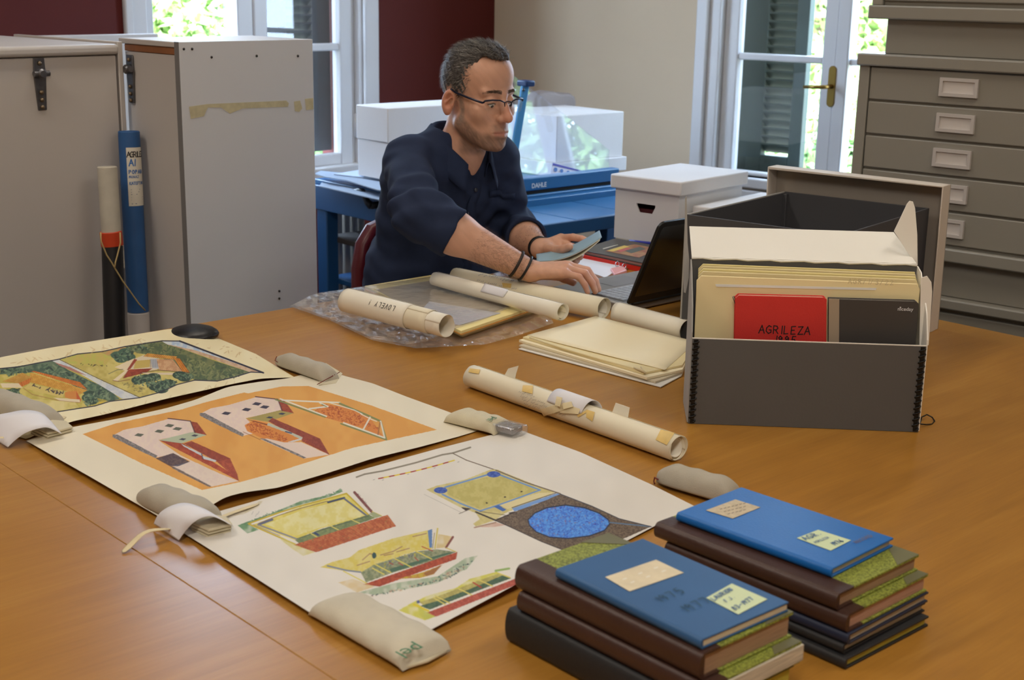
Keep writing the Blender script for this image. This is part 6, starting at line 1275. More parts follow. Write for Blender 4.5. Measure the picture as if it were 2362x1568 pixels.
# the lid: an upright shallow tray facing us
lidin = mat('grey_beige_board', (158, 150, 140), .75, noise=.04, nscale=6); lidout = mat('cream_white_board', (214, 204, 192), .75, noise=.04, nscale=6)
Lb = at(2146, 767); Lb2 = at(2172, 745)
dep = Vector((Lb2.x - Lb.x, Lb2.y - Lb.y, 0)); lu = Vector((ux_.x, ux_.y, 0)); ln = Vector((-lu.y, lu.x, 0)); ln = ln if ln.dot(FWD) > 0 else -ln
lt_ = .045; tilt = -.0
top_r = on_plane(2176, 430, Lb, ln); zlt = top_r.z
tl_ = on_plane(1771, 384, Lb, ln)
lean = lu * (top_r - Lb).dot(lu)
wl = (tl_ - top_r).dot(-lu); dzl = tl_.z - top_r.z
ld = thing('box_lid', 'upright grey beige box lid standing behind the slate grey box', 'box lid', Lb - lu * wl / 2)
def lpt(x, y, z): return Lb - lu * x + ln * y + UP * z + lean * (z / (zlt - TZ))
hL = zlt - TZ
def lbx(name, x0, x1, y0, y1, z0, z1, m, **k):
    b = MB(); b.hexa([lpt(x0, y0, z0), lpt(x1, y0, z0), lpt(x1, y1, z0), lpt(x0, y1, z0), lpt(x0, y0, z1), lpt(x1, y0, z1 + dzl * (x1 - x0) / wl), lpt(x1, y1, z1 + dzl * (x1 - x0) / wl), lpt(x0, y1, z1)]); return b.build(name, m, ld, bevel=.001, **k)
lbx('back_panel', 0, wl, lt_ - .003, lt_, 0, hL, lidin); lbx('rim', 0, .003, 0, lt_ - .003, .0, hL, lidout); lbx('rim', wl - .003, wl, 0, lt_ - .003, 0, hL + dzl, lidout); lbx('rim', .003, wl - .003, 0, lt_ - .003, hL - .003, hL, lidout); lbx('rim', .003, wl - .003, 0, lt_ - .003, 0, .003, lidout)
# ------------------------------------------------------------------ the two stacks of books
leather = mat('brown_leather', (66, 42, 34), .42, noise=.12, nscale=14, bump=.12, bscale=300); khaki = mat('khaki_corner_cloth', (110, 108, 76), .6); brightblue = mat('bright_blue_cloth', (12, 102, 182), .42, noise=.05, nscale=12, bump=.1, bscale=350); notebl = mat('faded_blue_cover', (44, 92, 142), .5, noise=.12, nscale=8); blackb = mat('black_buckram', (34, 34, 36), .55, noise=.1, nscale=10, bump=.1, bscale=300); navyb = mat('navy_cloth', (30, 38, 62), .5)
def marbled():
    M = mat('green_marbled_paper', (122, 134, 40), .6, bump=.08, bscale=200); nt = M.node_tree; N = nt.nodes; Lk = nt.links; b = N['Principled BSDF']
    tc = N.new('ShaderNodeTexCoord'); v = N.new('ShaderNodeTexVoronoi'); v.inputs['Scale'].default_value = 420; n = N.new('ShaderNodeTexNoise'); n.inputs['Scale'].default_value = 260; n.inputs['Detail'].default_value = 3
    Lk.new(tc.outputs['Object'], v.inputs['Vector']); Lk.new(tc.outputs['Object'], n.inputs['Vector'])
    ad = N.new('ShaderNodeMath'); ad.operation = 'MULTIPLY'; Lk.new(v.outputs['Distance'], ad.inputs[0]); Lk.new(n.outputs['Fac'], ad.inputs[1])
    cr = N.new('ShaderNodeValToRGB'); e = cr.color_ramp.elements; e[0].position = .08; e[0].color = lin((84, 90, 34)); e[1].position = .34; e[1].color = lin((150, 158, 64)); k = e.new(.2); k.color = lin((118, 126, 46))
    Lk.new(ad.outputs[0], cr.inputs['Fac']); Lk.new(cr.outputs['Color'], b.inputs['Base Color']); return M
marb = marbled(); pinkp = mat('pinkish_page_edges', (190, 150, 130), .8, noise=.2, nscale=30, stretch=(1, 1, 20)); brownp = mat('brown_page_edges', (170, 138, 110), .8, noise=.2, nscale=30, stretch=(1, 1, 20)); mixp = mat('mixed_page_edges', (206, 196, 176), .8, noise=.4, nscale=25, stretch=(1, 1, 30)); yelp = mat('yellow_page_edges', (196, 182, 70), .8, noise=.3, nscale=25, stretch=(1, 1, 30)); sticky = mat('green_sticky_note', (212, 226, 184), .7); lab_old = mat('aged_label', (224, 210, 178), .7, noise=.12, nscale=50); labsp = mat('speckled_label', (206, 190, 160), .7, noise=.2, nscale=120)
def book(label, S0, S1, wdt, z0, z1, cover, board=None, corner=None, pages=None, hard=True, name='bound_book', over=.003, twist=0.0):
    """S0->S1 is the spine (far end to near end, seen from above); the fore-edge lies to its left"""
    S0 = Vector((S0[0], S0[1], 0)); S1 = Vector((S1[0], S1[1], 0)); ex_ = (S1 - S0).normalized(); L = (S1 - S0).length; ey_ = Vector((-ex_.y, ex_.x, 0))
    c_ = S0 + ex_ * L / 2 + ey_ * wdt / 2; t = thing(name, label, 'book', (c_.x, c_.y, z0), math.atan2(ex_.y, ex_.x))
    f = lambda x, y, z: S0 + ex_ * x + ey_ * y + UP * z
    def bx(nm, x0, x1, y0, y1, a_, b_, m, bev=.0006, par=None, **k):
        b = MB(); b.hexa([f(x0, y0, a_), f(x1, y0, a_), f(x1, y1, a_), f(x0, y1, a_), f(x0, y0, b_), f(x1, y0, b_), f(x1, y1, b_), f(x0, y1, b_)]); return b.build(nm, m, par or t, bevel=bev, **k)
    H = z1 - z0; tc_ = min(.0028, H * .2); sw = wdt * .16 if board else .0
    # rounded spine wrapping both joints
    b = MB(); n = 12; prof = []
    rx = min(.008, H * .38)
    for k in range(n + 1):
        a_ = -math.pi / 2 - math.pi * k / n; prof.append((rx + rx * math.cos(a_), H / 2 + (H / 2) * math.sin(a_)))
    prof = prof[::-1] if False else prof
    loop = prof + [(rx + sw, H), (rx + sw, H - tc_), (rx, H - tc_), (rx, tc_), (rx + sw, tc_), (rx + sw, 0)]
    if sw == 0: loop = prof + [(rx, H - tc_) , (rx, tc_)]
    loop = [loop[i] for i in range(len(loop))]
    # prof runs from the bottom (y=0) round the back to the top (y=H)
    vs = [f(0, y, z0 + z) for y, z in loop] + [f(L, y, z0 + z) for y, z in loop]; k = len(loop)
    b.mesh(vs, [tuple(range(k)), tuple(range(2 * k - 1, k - 1, -1))] + [(i, (i + 1) % k, k + (i + 1) % k, k + i) for i in range(k)]); b.build('spine', cover, t, smooth=True, angle=50)
    bm2 = board or cover; y0_ = rx + sw + (.0002 if sw else 0)
    tb_ = bx('top_board', 0, L, y0_, wdt, z1 - tc_, z1, bm2); bx('bottom_board', 0, L, y0_, wdt, z0, z0 + tc_, bm2)
    if H - 2 * tc_ > .001: bx('pages', over, L - over, rx * .6, wdt - over, z0 + tc_ + .0001, z1 - tc_ - .0001, pages or pagem, .0004)
    if corner:
        for (xa, xb, xc) in ((0, .045, 0), (L, L - .045, L)):
            b = MB(); b.slab([f(xa, wdt, z1 + .0002), f(xb, wdt, z1 + .0002), f(xa, wdt - .045, z1 + .0002)] if xa else [f(xa, wdt, z1 + .0002), f(xa, wdt - .045, z1 + .0002), f(xb, wdt, z1 + .0002)], .0004); b.build('corner_piece', corner, t, label='khaki cloth corner')
    t['_z'] = z1
    return t, tb_, f, L
def on_top(parent, name, pxs, z, m, th=.0003, **k):
    b = MB(); P = [at(x, y, z) for x, y in pxs]; P = P if (P[1] - P[0]).cross(P[-1] - P[0]).z > 0 else P[::-1]; b.slab(P, th); return b.build(name, m, parent, **k)
# front stack: heights found from the spine lines in the picture
base = at(1176, 1497, TZ)
def z_at(P, y):
    return float(min(np.linspace(TZ, TZ + .25, 2501), key=lambda z: abs(to_px(Vector((P.x, P.y, float(z))))[1] - y)))
zA = [TZ + .0003, z_at(base, 1418), z_at(base, 1372), z_at(base, 1316)]
zT = zA[3]
S0_, S1_ = at(1188, 1305, zT), at(1614, 1512, zT); Ff = at(1831, 1412, zT)
ex_ = (S1_ - S0_).normalized(); wA = abs((Ff - S1_).dot(Vector((-ex_.y, ex_.x, 0)))); S1_ = S0_ + ex_ * max((S1_ - S0_).length, (Ff - S0_).dot(ex_) * .985)
sh = lambda P, a_, b_: P + ex_ * a_ + Vector((-ex_.y, ex_.x, 0)) * b_
book('thick black bound book at the bottom of the front stack', sh(S0_, -.008, -.006), sh(S1_, .01, -.006), wA * 1.0, zA[0], zA[1], blackb, pages=yelp)
book('brown spined green book in the middle of the front stack, loose papers sticking out', sh(S0_, .006, -.002), sh(S1_, .012, -.002), wA * 1.02, zA[1] + .0003, zA[2], leather, marb, khaki, mixp, over=-.002)
book('brown spined green marbled book under the faded blue notebook', S0_, S1_, wA, zA[2] + .0003, zT, leather, marb, khaki, brownp)
zN = zT + .0118
N0, N1, NF = at(1281, 1312, zN), at(1616, 1476, zN), at(1797, 1378, zN); ex_n = (N1 - N0).normalized(); wN = abs((NF - N1).dot(Vector((-ex_n.y, ex_n.x, 0))))
t, tb_, f, L = book('faded blue notebook on top of the front stack with green sticky note', N0, N1, wN, zT + .0008, zN, notebl, pages=pagem, name='notebook', over=.001)
lb_ = on_top(t, 'label', [(1396, 1331), (1513, 1291), (1577, 1321), (1452, 1364)], zN + .0004, lab_old, label='aged paper label'); 
b = MB()
for k in range(6):
    q = np.array([1436 + 18 * k, 1341 - 6.4 * k + (8 if k % 2 else -6)]); b.mesh([at(q[0], q[1], zN + .0009), at(q[0] + 9, q[1] - 3, zN + .0009), at(q[0] + 10, q[1] - 1, zN + .0009), at(q[0] + 1, q[1] + 2, zN + .0009)], [(0, 1, 2, 3)])
b.build('worn_spots', mat('white_wear', (236, 232, 220), .7), lb_)
def note(t, pxs, z, lines, sz):
    o = on_top(t, 'sticky_note', pxs, z, sticky, label='pale green sticky note'); b = MB(); P = [at(x, y, z + .0004) for x, y in pxs]; uxv = (P[1] - P[0]).normalized(); uyv = (P[0] - P[3]).normalized()
    for (txt, fx, fy, s_) in lines: hand_mb(b, txt, P[3] + (P[2] - P[3]) * fx + (P[0] - P[3]) * fy, uxv, uyv, s_, s_ * .13, lift=.0004)
    b.build('handwriting', ink_bl, o)
note(t, [(1629, 1379), (1688, 1346), (1770, 1382), (1703, 1417)][0:4], zN + .0004, [], .008)
P = [at(x, y, zN + .0011) for x, y in ((1629, 1379), (1688, 1346), (1770, 1382), (1703, 1417))]
uxv, uyv = (P[1] - P[0]).normalized(), (P[0] - P[3]).normalized()
b = MB(); hand_mb(b, 'LAURION', P[0] * .78 + P[3] * .22 + uxv * .002, uxv, uyv, .0065, .0011, step=.86); hand_mb(b, 'F.J.', P[0] * .52 + P[3] * .48 + uxv * .010, uxv, uyv, .0055, .0008); hand_mb(b, '83-1977', P[0] * .16 + P[3] * .84 + uxv * .004, uxv, uyv, .0065, .0011, step=.86); b.build('handwriting', ink_bl, t)
b = MB(); gi = mat('dark_green_ink', (30, 74, 96), .6)
o_ = at(1525, 1390, zN + .0006); hand_mb(b, '1975', o_, at(1590, 1362, zN + .0006) - o_, at(1500, 1378, zN + .0006) - o_, .0125, .0012); o_ = at(1585, 1412, zN + .0006); hand_mb(b, '1977', o_, at(1650, 1384, zN + .0006) - o_, at(1560, 1400, zN + .0006) - o_, .0125, .0012); b.build('handwriting', gi, t)
# rear stack
base = at(1950, 1487, TZ)
zs = [TZ + .0003] + [z_at(base, y) for y in (1462, 1440, 1415, 1373, 1334)]
zB_ = z_at(base, 1311)
Q0, Q1, QF = at(1560, 1182, zB_), at(1917, 1312, zB_), at(2064, 1241, zB_); ex_b = (Q1 - Q0).normalized(); eyb = Vector((-ex_b.y, ex_b.x, 0)); wQ = abs((QF - Q1).dot(eyb))
G0, G1, GF = at(1509, 1206, zs[5]), at(1929, 1372, zs[5]), at(2088, 1268, zs[5]); exg = (G1 - G0).normalized(); eyg = Vector((-exg.y, exg.x, 0)); wG = abs((GF - G1).dot(eyg)); sg = lambda P, a_, b_: P + exg * a_ + eyg * b_
book('black bound book at the very bottom of the rear stack', sg(G0, .03, .0), sg(G1, .02, -.004), wG, zs[0], zs[1], blackb, pages=yelp)
book('black book second from the bottom of the rear stack', sg(G0, .03, .004), sg(G1, .012, .002), wG, zs[1] + .0003, zs[2], blackb, pages=mixp)
book('navy book third from the bottom of the rear stack, grey page edges', sg(G0, .028, .002), sg(G1, .016, .004), wG * 1.0, zs[2] + .0003, zs[3], navyb, pages=mixp)
book('lower brown spined green book of the rear stack', sg(G0, .016, .002), sg(G1, .013, .002), wG * 1.0, zs[3] + .0003, zs[4], leather, marb, khaki, pinkp)
book('upper brown spined green book under the bright blue book', G0, G1, wG, zs[4] + .0003, zs[5], leather, marb, khaki, brownp)
t, tb_, f, L = book('bright blue hardback on top of the rear stack with green sticky note', Q0, Q1, wQ, zs[5] + .0006, zB_, brightblue, pages=pagem, name='hardback_book')
on_top(t, 'label', [(1628, 1177), (1696, 1152), (1754, 1170), (1690, 1196)], zB_ + .0004, labsp, label='speckled paper label')
b = MB()
for k in range(3):
    for q in range(7 - k):
        x_, y_ = 1660 + q * 9 + k * 9, 1174 - q * 2.2 + k * 5.5; b.mesh([at(x_, y_, zB_ + .0009), at(x_ + 6, y_ - 2, zB_ + .0009), at(x_ + 6.5, y_ - .8, zB_ + .0009), at(x_ + .5, y_ + 1.2, zB_ + .0009)], [(0, 1, 2, 3)])
b.build('handwriting', mat('brown_ink', (120, 104, 92), .7), t)
on_top(t, 'sticky_note', [(1838, 1241), (1887, 1222), (1963, 1246), (1916, 1270)], zB_ + .0004, sticky, label='pale green sticky note')
P = [at(x, y, zB_ + .0011) for x, y in ((1838, 1241), (1887, 1222), (1963, 1246), (1916, 1270))]; uxv, uyv = (P[1] - P[0]).normalized(), (P[0] - P[3]).normalized()
b = MB(); hand_mb(b, 'AGR.', P[0] * .76 + P[3] * .24 + uxv * .003, uxv, uyv, .009, .0012); hand_mb(b, 'AGRILEZA', P[0] * .5 + P[3] * .5 + uxv * .004, uxv, uyv, .0045, .0006, step=.8); hand_mb(b, '1976', P[0] * .14 + P[3] * .86 + uxv * .016, uxv, uyv, .007, .0013, step=.8); b.build('handwriting', ink_bl, t)
b = MB(); o_ = at(1976, 1254, zB_ + .0006); text_mb(b, 'RECORD', o_, at(2008, 1240, zB_ + .0006) - o_, at(1960, 1248, zB_ + .0006) - o_, .0085); b.build('lettering', mat('gilt_print', (120, 92, 84), .5), t)
# ------------------------------------------------------------------ the man: one continuous body grown from a distance field, clothes and hair as its children
FW = -A_DIR; LF = B_DIR.copy(); MO = Vector((2.465, 2.231, 0))
man = thing('person', 'man with grey hair and glasses in a dark navy shirt at the laptop', 'person', MO, math.atan2(FW.y, FW.x))
def loc(p): d = Vector(p) - MO; return np.array([d.dot(FW), d.dot(LF), d.z])
def wor(q): return MO + FW * q[0] + LF * q[1] + UP * q[2]
V3 = lambda *a: np.array(a, float)
def rc(p, a, b, r1, r2):
    a, b = np.asarray(a, float), np.asarray(b, float); ba = b - a; pa = p - a
    h = np.clip(pa @ ba / (ba @ ba + 1e-12), 0, 1); return np.linalg.norm(pa - h[:, None] * ba, axis=1) - (r1 + (r2 - r1) * h)
def sph(p, c, r): return np.linalg.norm(p - np.asarray(c, float), axis=1) - r
def ell(p, c, r):
    r = np.asarray(r, float); q = p - np.asarray(c, float); k0 = np.linalg.norm(q / r, axis=1); k1 = np.linalg.norm(q / (r * r), axis=1); return k0 * (k0 - 1) / np.maximum(k1, 1e-9)
def smin(a, b, k): h = np.clip(.5 + .5 * (b - a) / k, 0, 1); return b * (1 - h) + a * h - k * h * (1 - h)
def smax(a, b, k): return -smin(-a, -b, k)
def net(groups, lo, hi, h):
    """surface nets over the blocks the surface passes through; groups: (fn, centre, radius, k)"""
    lo = np.asarray(lo, float); hi = np.asarray(hi, float); nb = np.ceil((hi - lo) / (8 * h)).astype(int); B = 8 * h
    def field(P, gs):
        d = None
        for fn, c, r, k in gs:
            e = fn(P); d = e if d is None else smin(d, e, k)
        return d
    ci = np.stack(np.meshgrid(*[np.arange(n) for n in nb], indexing='ij'), -1).reshape(-1, 3); C = lo + (ci + .5) * B
    d0 = field(C, groups); act = ci[np.abs(d0) < B * 1.25]
    N = nb * 8 + 2; key = lambda I: (I[..., 0] * N[1] + I[..., 1]) * N[2] + I[..., 2]
    off = np.stack(np.meshgrid(*[np.arange(9)] * 3, indexing='ij'), -1)
    ids = []; pts = []; quads = []
    cor = np.array([(i, j, k) for i in (0, 1) for j in (0, 1) for k in (0, 1)])
    edges = [(a, b) for a in range(8) for b in range(a + 1, 8) if np.abs(cor[a] - cor[b]).sum() == 1]
    for bi in act:
        I0 = bi * 8; P = lo + (I0 + off.reshape(-1, 3)) * h; cen = lo + (bi + .5) * B
        gs = [g for g in groups if np.linalg.norm(cen - g[1]) < g[2] + B]
        if not gs: continue
        v = field(P, gs).reshape(9, 9, 9); s = v < 0
        if s.all() or not s.any(): continue
        cs = np.stack([s[i:i + 8, j:j + 8, k:k + 8] for i, j, k in cor], -1); cnt = cs.sum(-1); a_ = np.nonzero((cnt > 0) & (cnt < 8)); idx = np.stack(a_, -1)
        cv = np.stack([v[i:i + 8, j:j + 8, k:k + 8][a_] for i, j, k in cor], -1)
        acc = np.zeros((len(idx), 3)); n = np.zeros(len(idx))
        for a, b in edges:
            m = (cv[:, a] < 0) != (cv[:, b] < 0); t = np.where(m, cv[:, a] / np.where(m, cv[:, a] - cv[:, b], 1), 0)
            acc += np.where(m[:, None], cor[a] + (cor[b] - cor[a]) * t[:, None], 0); n += m
        pts.append(lo + (I0 + idx + acc / n[:, None]) * h); ids.append(key(I0 + idx))
        for ax in range(3):
            e = np.zeros(3, int); e[ax] = 1; sl0 = s[:8, :8, :8]; sl1 = s[e[0]:8 + e[0], e[1]:8 + e[1], e[2]:8 + e[2]]
            q = np.stack(np.nonzero(sl0 != sl1), -1)
            if not len(q): continue
            u, w = np.eye(3, dtype=int)[(ax + 1) % 3], np.eye(3, dtype=int)[(ax + 2) % 3]; g = I0 + q
            Q = np.stack([key(g), key(g - u), key(g - u - w), key(g - w)], -1); fl = sl0[tuple(q.T)]
            Q[~fl] = Q[~fl][:, ::-1]; quads.append(Q)
    ids = np.concatenate(ids); pts = np.concatenate(pts); o = np.argsort(ids); ids = ids[o]; pts = pts[o]; Q = np.concatenate(quads)
    J = np.searchsorted(ids, Q); J = np.clip(J, 0, len(ids) - 1); ok = (ids[J] == Q).all(1); return pts, J[ok]
def np_mesh(name, pts, quads, m, parent, cols=None, kind=None, label=None):
    me = bpy.data.meshes.new(name); me.vertices.add(len(pts)); me.vertices.foreach_set('co', np.asarray(pts, np.float32).ravel()); me.loops.add(quads.size); me.loops.foreach_set('vertex_index', quads.astype(np.int32).ravel())
    me.polygons.add(len(quads)); me.polygons.foreach_set('loop_start', np.arange(0, quads.size, quads.shape[1])); me.update(calc_edges=True); me.polygons.foreach_set('use_smooth', np.ones(len(quads), bool))
    if cols is not None:
        c = np.clip(cols / 255, 0, 1); c = np.where(c <= .04045, c / 12.92, ((c + .055) / 1.055) ** 2.4); a = me.color_attributes.new('Col', 'FLOAT_COLOR', 'POINT'); a.data.foreach_set('color', np.concatenate([c, np.ones((len(c), 1))], 1).astype(np.float32).ravel())
    me.materials.append(m); me.validate(); o = bpy.data.objects.new(name, me); COL.objects.link(o); o.parent = parent
    return props(o, label, None, None, kind)
# --- head
HC = loc(at_d(1099, 235, 3.28)); hyaw, hpit = math.radians(2), math.radians(3.5)
cy_, sy_ = math.cos(hyaw), math.sin(hyaw); cp_, sp_ = math.cos(hpit), math.sin(hpit)
RH = np.array([[cy_, -sy_, 0], [sy_, cy_, 0], [0, 0, 1]]) @ np.array([[cp_, 0, sp_], [0, 1, 0], [-sp_, 0, cp_]])
HS = .99
to_head = lambda P: (P - HC) @ RH / HS; from_head = lambda p: (np.asarray(p, float) * HS) @ RH.T + HC
def head_d(P):
    p = to_head(P); q = p.copy(); q[:, 1] = np.abs(q[:, 1])
    d = ell(p, (-.008, 0, .050), (.089, .073, .086))
    d = smin(d, ell(p, (.036, 0, -.026), (.057, .057, .080)), .03)
    d = smin(d, ell(p, (.042, 0, .074), (.051, .059, .050)), .03)
    d = smin(d, rc(q, (.004, .049, -.050), (.068, .018, -.092), .019, .016), .022)
    d = smin(d, sph(p, (.080, 0, -.093), .0165), .014)
    d = smin(d, sph(q, (.060, .044, -.014), .021), .02)
    d = smin(d, rc(q, (.087, .004, .029), (.073, .043, .034), .0095, .009), .012)
    d = smax(d, -sph(q, (.104, .031, .011), .0165), .012)
    d = smin(d, sph(q, (.0778, .031, .0138), .0142), .003)
    d = smin(d, sph(q, (.0765, .031, .0045), .0125), .004)
    d = smin(d, rc(p, (.090, 0, .022), (.109, 0, -.018), .0085, .0118), .009)
    d = smin(d, sph(p, (.1130, 0, -.0235), .0122), .006)
    d = smin(d, sph(q, (.1010, .0140, -.0270), .0092), .006)
    d = smin(d, ell(p, (.081, 0, -.062), (.020, .028, .022)), .016)
    d = smin(d, rc(q, (.0995, 0, -.0565), (.0880, .025, -.0612), .0040, .0028), .004)
    d = smin(d, rc(q, (.0990, 0, -.0698), (.0880, .022, -.0655), .0052, .0033), .004)
    d = smax(d, -rc(q, (.1062, 0, -.0630), (.0905, .028, -.0635), .0028, .0022), .002)
    d = smax(d, -sph(q, (.1100, .0075, -.0365), .0035), .002)
    # ear: a rim with a hollow
    e = q - np.array([-.018, .0765, .003]); ca, sa = math.cos(.25), math.sin(.25); ex_, ez_ = e[:, 0] * ca - e[:, 2] * sa, e[:, 0] * sa + e[:, 2] * ca; cy2, sy2 = math.cos(.34), math.sin(.34)
    e = np.stack([ex_ * cy2 - e[:, 1] * sy2, e[:, 1] * cy2 + ex_ * sy2, ez_], 1)
    ear = ell(e, (0, 0, 0), (.0175, .0085, .0300)); ear = smin(ear, ell(e, (.004, 0, -.025), (.008, .006, .010)), .008)
    ear = smax(ear, -ell(e, (.0035, .0090, .004), (.0120, .0115, .0195)), .002); ear = smin(ear, rc(e, (.006, .003, .012), (-.006, .004, -.008), .0028, .0030), .003); d = smin(d, ear, .006)
    d = smin(d, rc(p, (-.024, 0, -.040), (-.052, 0, -.150), .051, .054), .022); return d
# --- hands, given as joint chains
def chain_fn(chains, palm, kp=.012):
    def f(P):
        d = None
        for a, b, r1, r2 in palm:
            e = rc(P, a, b, r1, r2); d = e if d is None else smin(d, e, kp)
        for ch in chains:
            g = None
            for (a, ra), (b, rb2) in zip(ch[:-1], ch[1:]):
                e = rc(P, a, b, ra, rb2); g = e if g is None else smin(g, e, .003)
            d = smin(d, g, .0045)
        return d
    return f
WR = V3(.322, -.108, .828); e1 = V3(.68, .735, -.02); e1 /= np.linalg.norm(e1); e2 = V3(-.735, .68, 0); ez = V3(0, 0, 1.)
ELR = V3(.137, -.282, .948); chR = []; palmR = []
for s_, zz, L3, r in ((.030, .010, (.043, .027, .021), .0088), (.010, .0135, (.046, .030, .022), .0090), (-.010, .011, (.043, .028, .021), .0086), (-.028, .004, (.034, .021, .019), .0076)):
    mcp = WR + e1 * (.086 - abs(s_ - .008) * .25) + e2 * s_ + ez * zz; pts = [(mcp, r * 1.12)]; p = mcp
    spread = e2 * (s_ * 2.6)
    for L_, pit, k in zip(L3, (-12, -52, -68), (1.0, .93, .80)):
        dr = e1 * math.cos(math.radians(pit)) + spread + ez * math.sin(math.radians(pit)); dr /= np.linalg.norm(dr); p = p + dr * L_; pts.append((p, r * k))
    chR.append(pts); palmR.append((WR + e2 * s_ * .55, mcp, .0155, .0115))
palmR.append((WR + e1 * .01, WR + e1 * .065 + e2 * .004 - ez * .004, .017, .017))
tb0_ = WR + e1 * .018 + e2 * .022 - ez * .004; chR.append([(tb0_, .014), (tb0_ + e1 * .035 + e2 * .026 - ez * .010, .0115), (tb0_ + e1 * .062 + e2 * .032 - ez * .022, .0100), (tb0_ + e1 * .082 + e2 * .030 - ez * .030, .0085)])
l_ = lambda x, y, d: loc(at_d(x, y, d))
WL = l_(1247, 573, 3.30); ELL = V3(-.058, .185, .838)
chL = [[(l_(1262, 574, 3.28), .0145), (l_(1282, 578, 3.225), .0125), (l_(1300, 575, 3.185), .0105), (l_(1314, 569, 3.165), .0088)],
       [(l_(1294, 550, 3.31), .0105), (l_(1322, 547, 3.275), .0090), (l_(1342, 551, 3.255), .0082), (l_(1356, 556, 3.245), .0072)],
       [(l_(1296, 562, 3.30), .0105), (l_(1328, 572, 3.25), .0092), (l_(1340, 584, 3.215), .0083), (l_(1338, 593, 3.19), .0074)],
       [(l_(1291, 575, 3.29), .0100), (l_(1320, 590, 3.24), .0088), (l_(1330, 600, 3.205), .0080), (l_(1326, 606, 3.18), .0072)],
       [(l_(1284, 587, 3.28), .0092), (l_(1304, 602, 3.235), .0080), (l_(1312, 609, 3.205), .0073), (l_(1308, 613, 3.185), .0066)]]
palmL = [(WL, chL[k][0][0], .0165, .0125) for k in (1, 2, 3, 4)] + [(WL, chL[0][0][0], .0165, .0150)]
handR = chain_fn(chR, palmR); handL = chain_fn(chL, palmL)
SR, SL = V3(-.085, -.138, 1.026), V3(-.062, .122, 1.026)
def torso_core(P):
    q = P.copy(); q[:, 1] *= .66
    d = smin(rc(q, (-.205, 0, .50), (-.18, 0, .72), .098, .095), rc(q, (-.18, 0, .72), (-.122, 0, .95), .095, .098), .05)
    d = smin(d, rc(P, SR, SL, .042, .042), .05); return smin(d, rc(P, (-.085, 0, 1.03), from_head((-.05, 0, -.13)), .055, .052), .04)
armR = lambda P: smin(rc(P, SR, ELR, .048, .042), smin(rc(P, ELR, ELR * .68 + WR * .32, .043, .047), rc(P, ELR * .68 + WR * .32, WR, .047, .0250), .02), .02)
armL = lambda P: smin(rc(P, SL, ELL, .048, .041), smin(rc(P, ELL, ELL * .6 + WL * .4, .041, .043), rc(P, ELL * .6 + WL * .4, WL, .043, .024), .02), .02)
mid = lambda a, b: (np.asarray(a) + np.asarray(b)) / 2
G = [(torso_core, V3(-.14, 0, .80), .50, .02), (head_d, HC + V3(0, 0, -.01), .20, .03), (armR, mid(SR, WR), .40, .025), (armL, mid(SL, WL), .40, .025), (handR, WR + e1 * .09, .17, .010), (handL, mid(WL, chL[2][1][0]), .15, .010)]
pts, quads = net(G, (-.42, -.42, .42), (.56, .42, 1.36), .0028)
# skin colour: stubble, lips, reddened ears and knuckles
hp = to_head(pts); hq = hp.copy(); hq[:, 1] = np.abs(hq[:, 1]); inhead = (np.linalg.norm(pts - HC, axis=1) < .19)
sk = np.tile(np.array([216, 166, 140.]), (len(pts), 1)); nz = vnoise(pts[:, 0] * 900 + pts[:, 2] * 300, pts[:, 1] * 900 + pts[:, 2] * 700, 6, 3)
sk *= (1 - .05 * nz)[:, None]
def mixc(mask, col): sk[:] = sk * (1 - mask[:, None]) + np.array(col, float) * mask[:, None]
sst = lambda x, a, b: np.clip((x - a) / (b - a), 0, 1) ** 2 * (3 - 2 * np.clip((x - a) / (b - a), 0, 1))
jawline = -.030 - .034 * sst(hp[:, 0], .012, .075)
beard = sst(jawline - hp[:, 2], -.006, .012) * sst(hp[:, 0], -.012, .006) * sst(hp[:, 2], -.135, -.112) * inhead
must = sst(-.038 - hp[:, 2], 0, .008) * sst(hp[:, 2], -.066, -.056) * sst(hp[:, 0], .070, .088) * (1 - sst(hq[:, 1], .018, .034)) * inhead
bn = vnoise(hp[:, 0] * 1000 + hp[:, 2] * 300, hp[:, 1] * 1000 + hp[:, 2] * 800, 3, 8)
mixc(np.clip(np.maximum(beard, must * .6) * (.40 + .42 * bn), 0, .8), (104, 82, 70))
side = sst(hp[:, 2], -.060, -.030) * sst(.030 - hp[:, 2], 0, .012) * np.exp(-((hp[:, 0] - .014) / .0085) ** 4) * (hq[:, 1] > .05) * inhead; mixc(side * (.35 + .45 * bn), (126, 112, 102))
lipm = np.exp(-((hp[:, 2] + .0630) / .0062) ** 4) * (hq[:, 1] < .0235) * (hp[:, 0] > .083) * inhead; mixc(lipm * .6, (172, 104, 90))
earm = (hq[:, 1] > .074) * (np.abs(hp[:, 0] + .019) < .03) * inhead; mixc(earm * .35, (206, 120, 96)); nosem = sst(hp[:, 0], .100, .115) * (hp[:, 2] > -.045) * (hp[:, 2] < .01) * inhead; mixc(nosem * .35, (204, 122, 98))
for ch in chR + chL:
    for (c_, r_) in ch[:3]: mixc(.28 * np.exp(-(np.linalg.norm(pts - c_, axis=1) / .010) ** 2), (196, 112, 92))
for ch in chR[:4] + chL:
    tip, pip_ = ch[-1][0], ch[-2][0]; dd_ = (tip - pip_) / np.linalg.norm(tip - pip_); nl = tip + ez * .0045 + dd_ * .001; mixc(.7 * (np.linalg.norm(pts - nl, axis=1) < .0052), (222, 178, 160))
skin = mat('skin', (200, 145, 118), .48, attr='Col', sss=.12, bump=.12, bscale=260, spec=.4)
np_mesh('body', pts, quads, skin, man, sk)
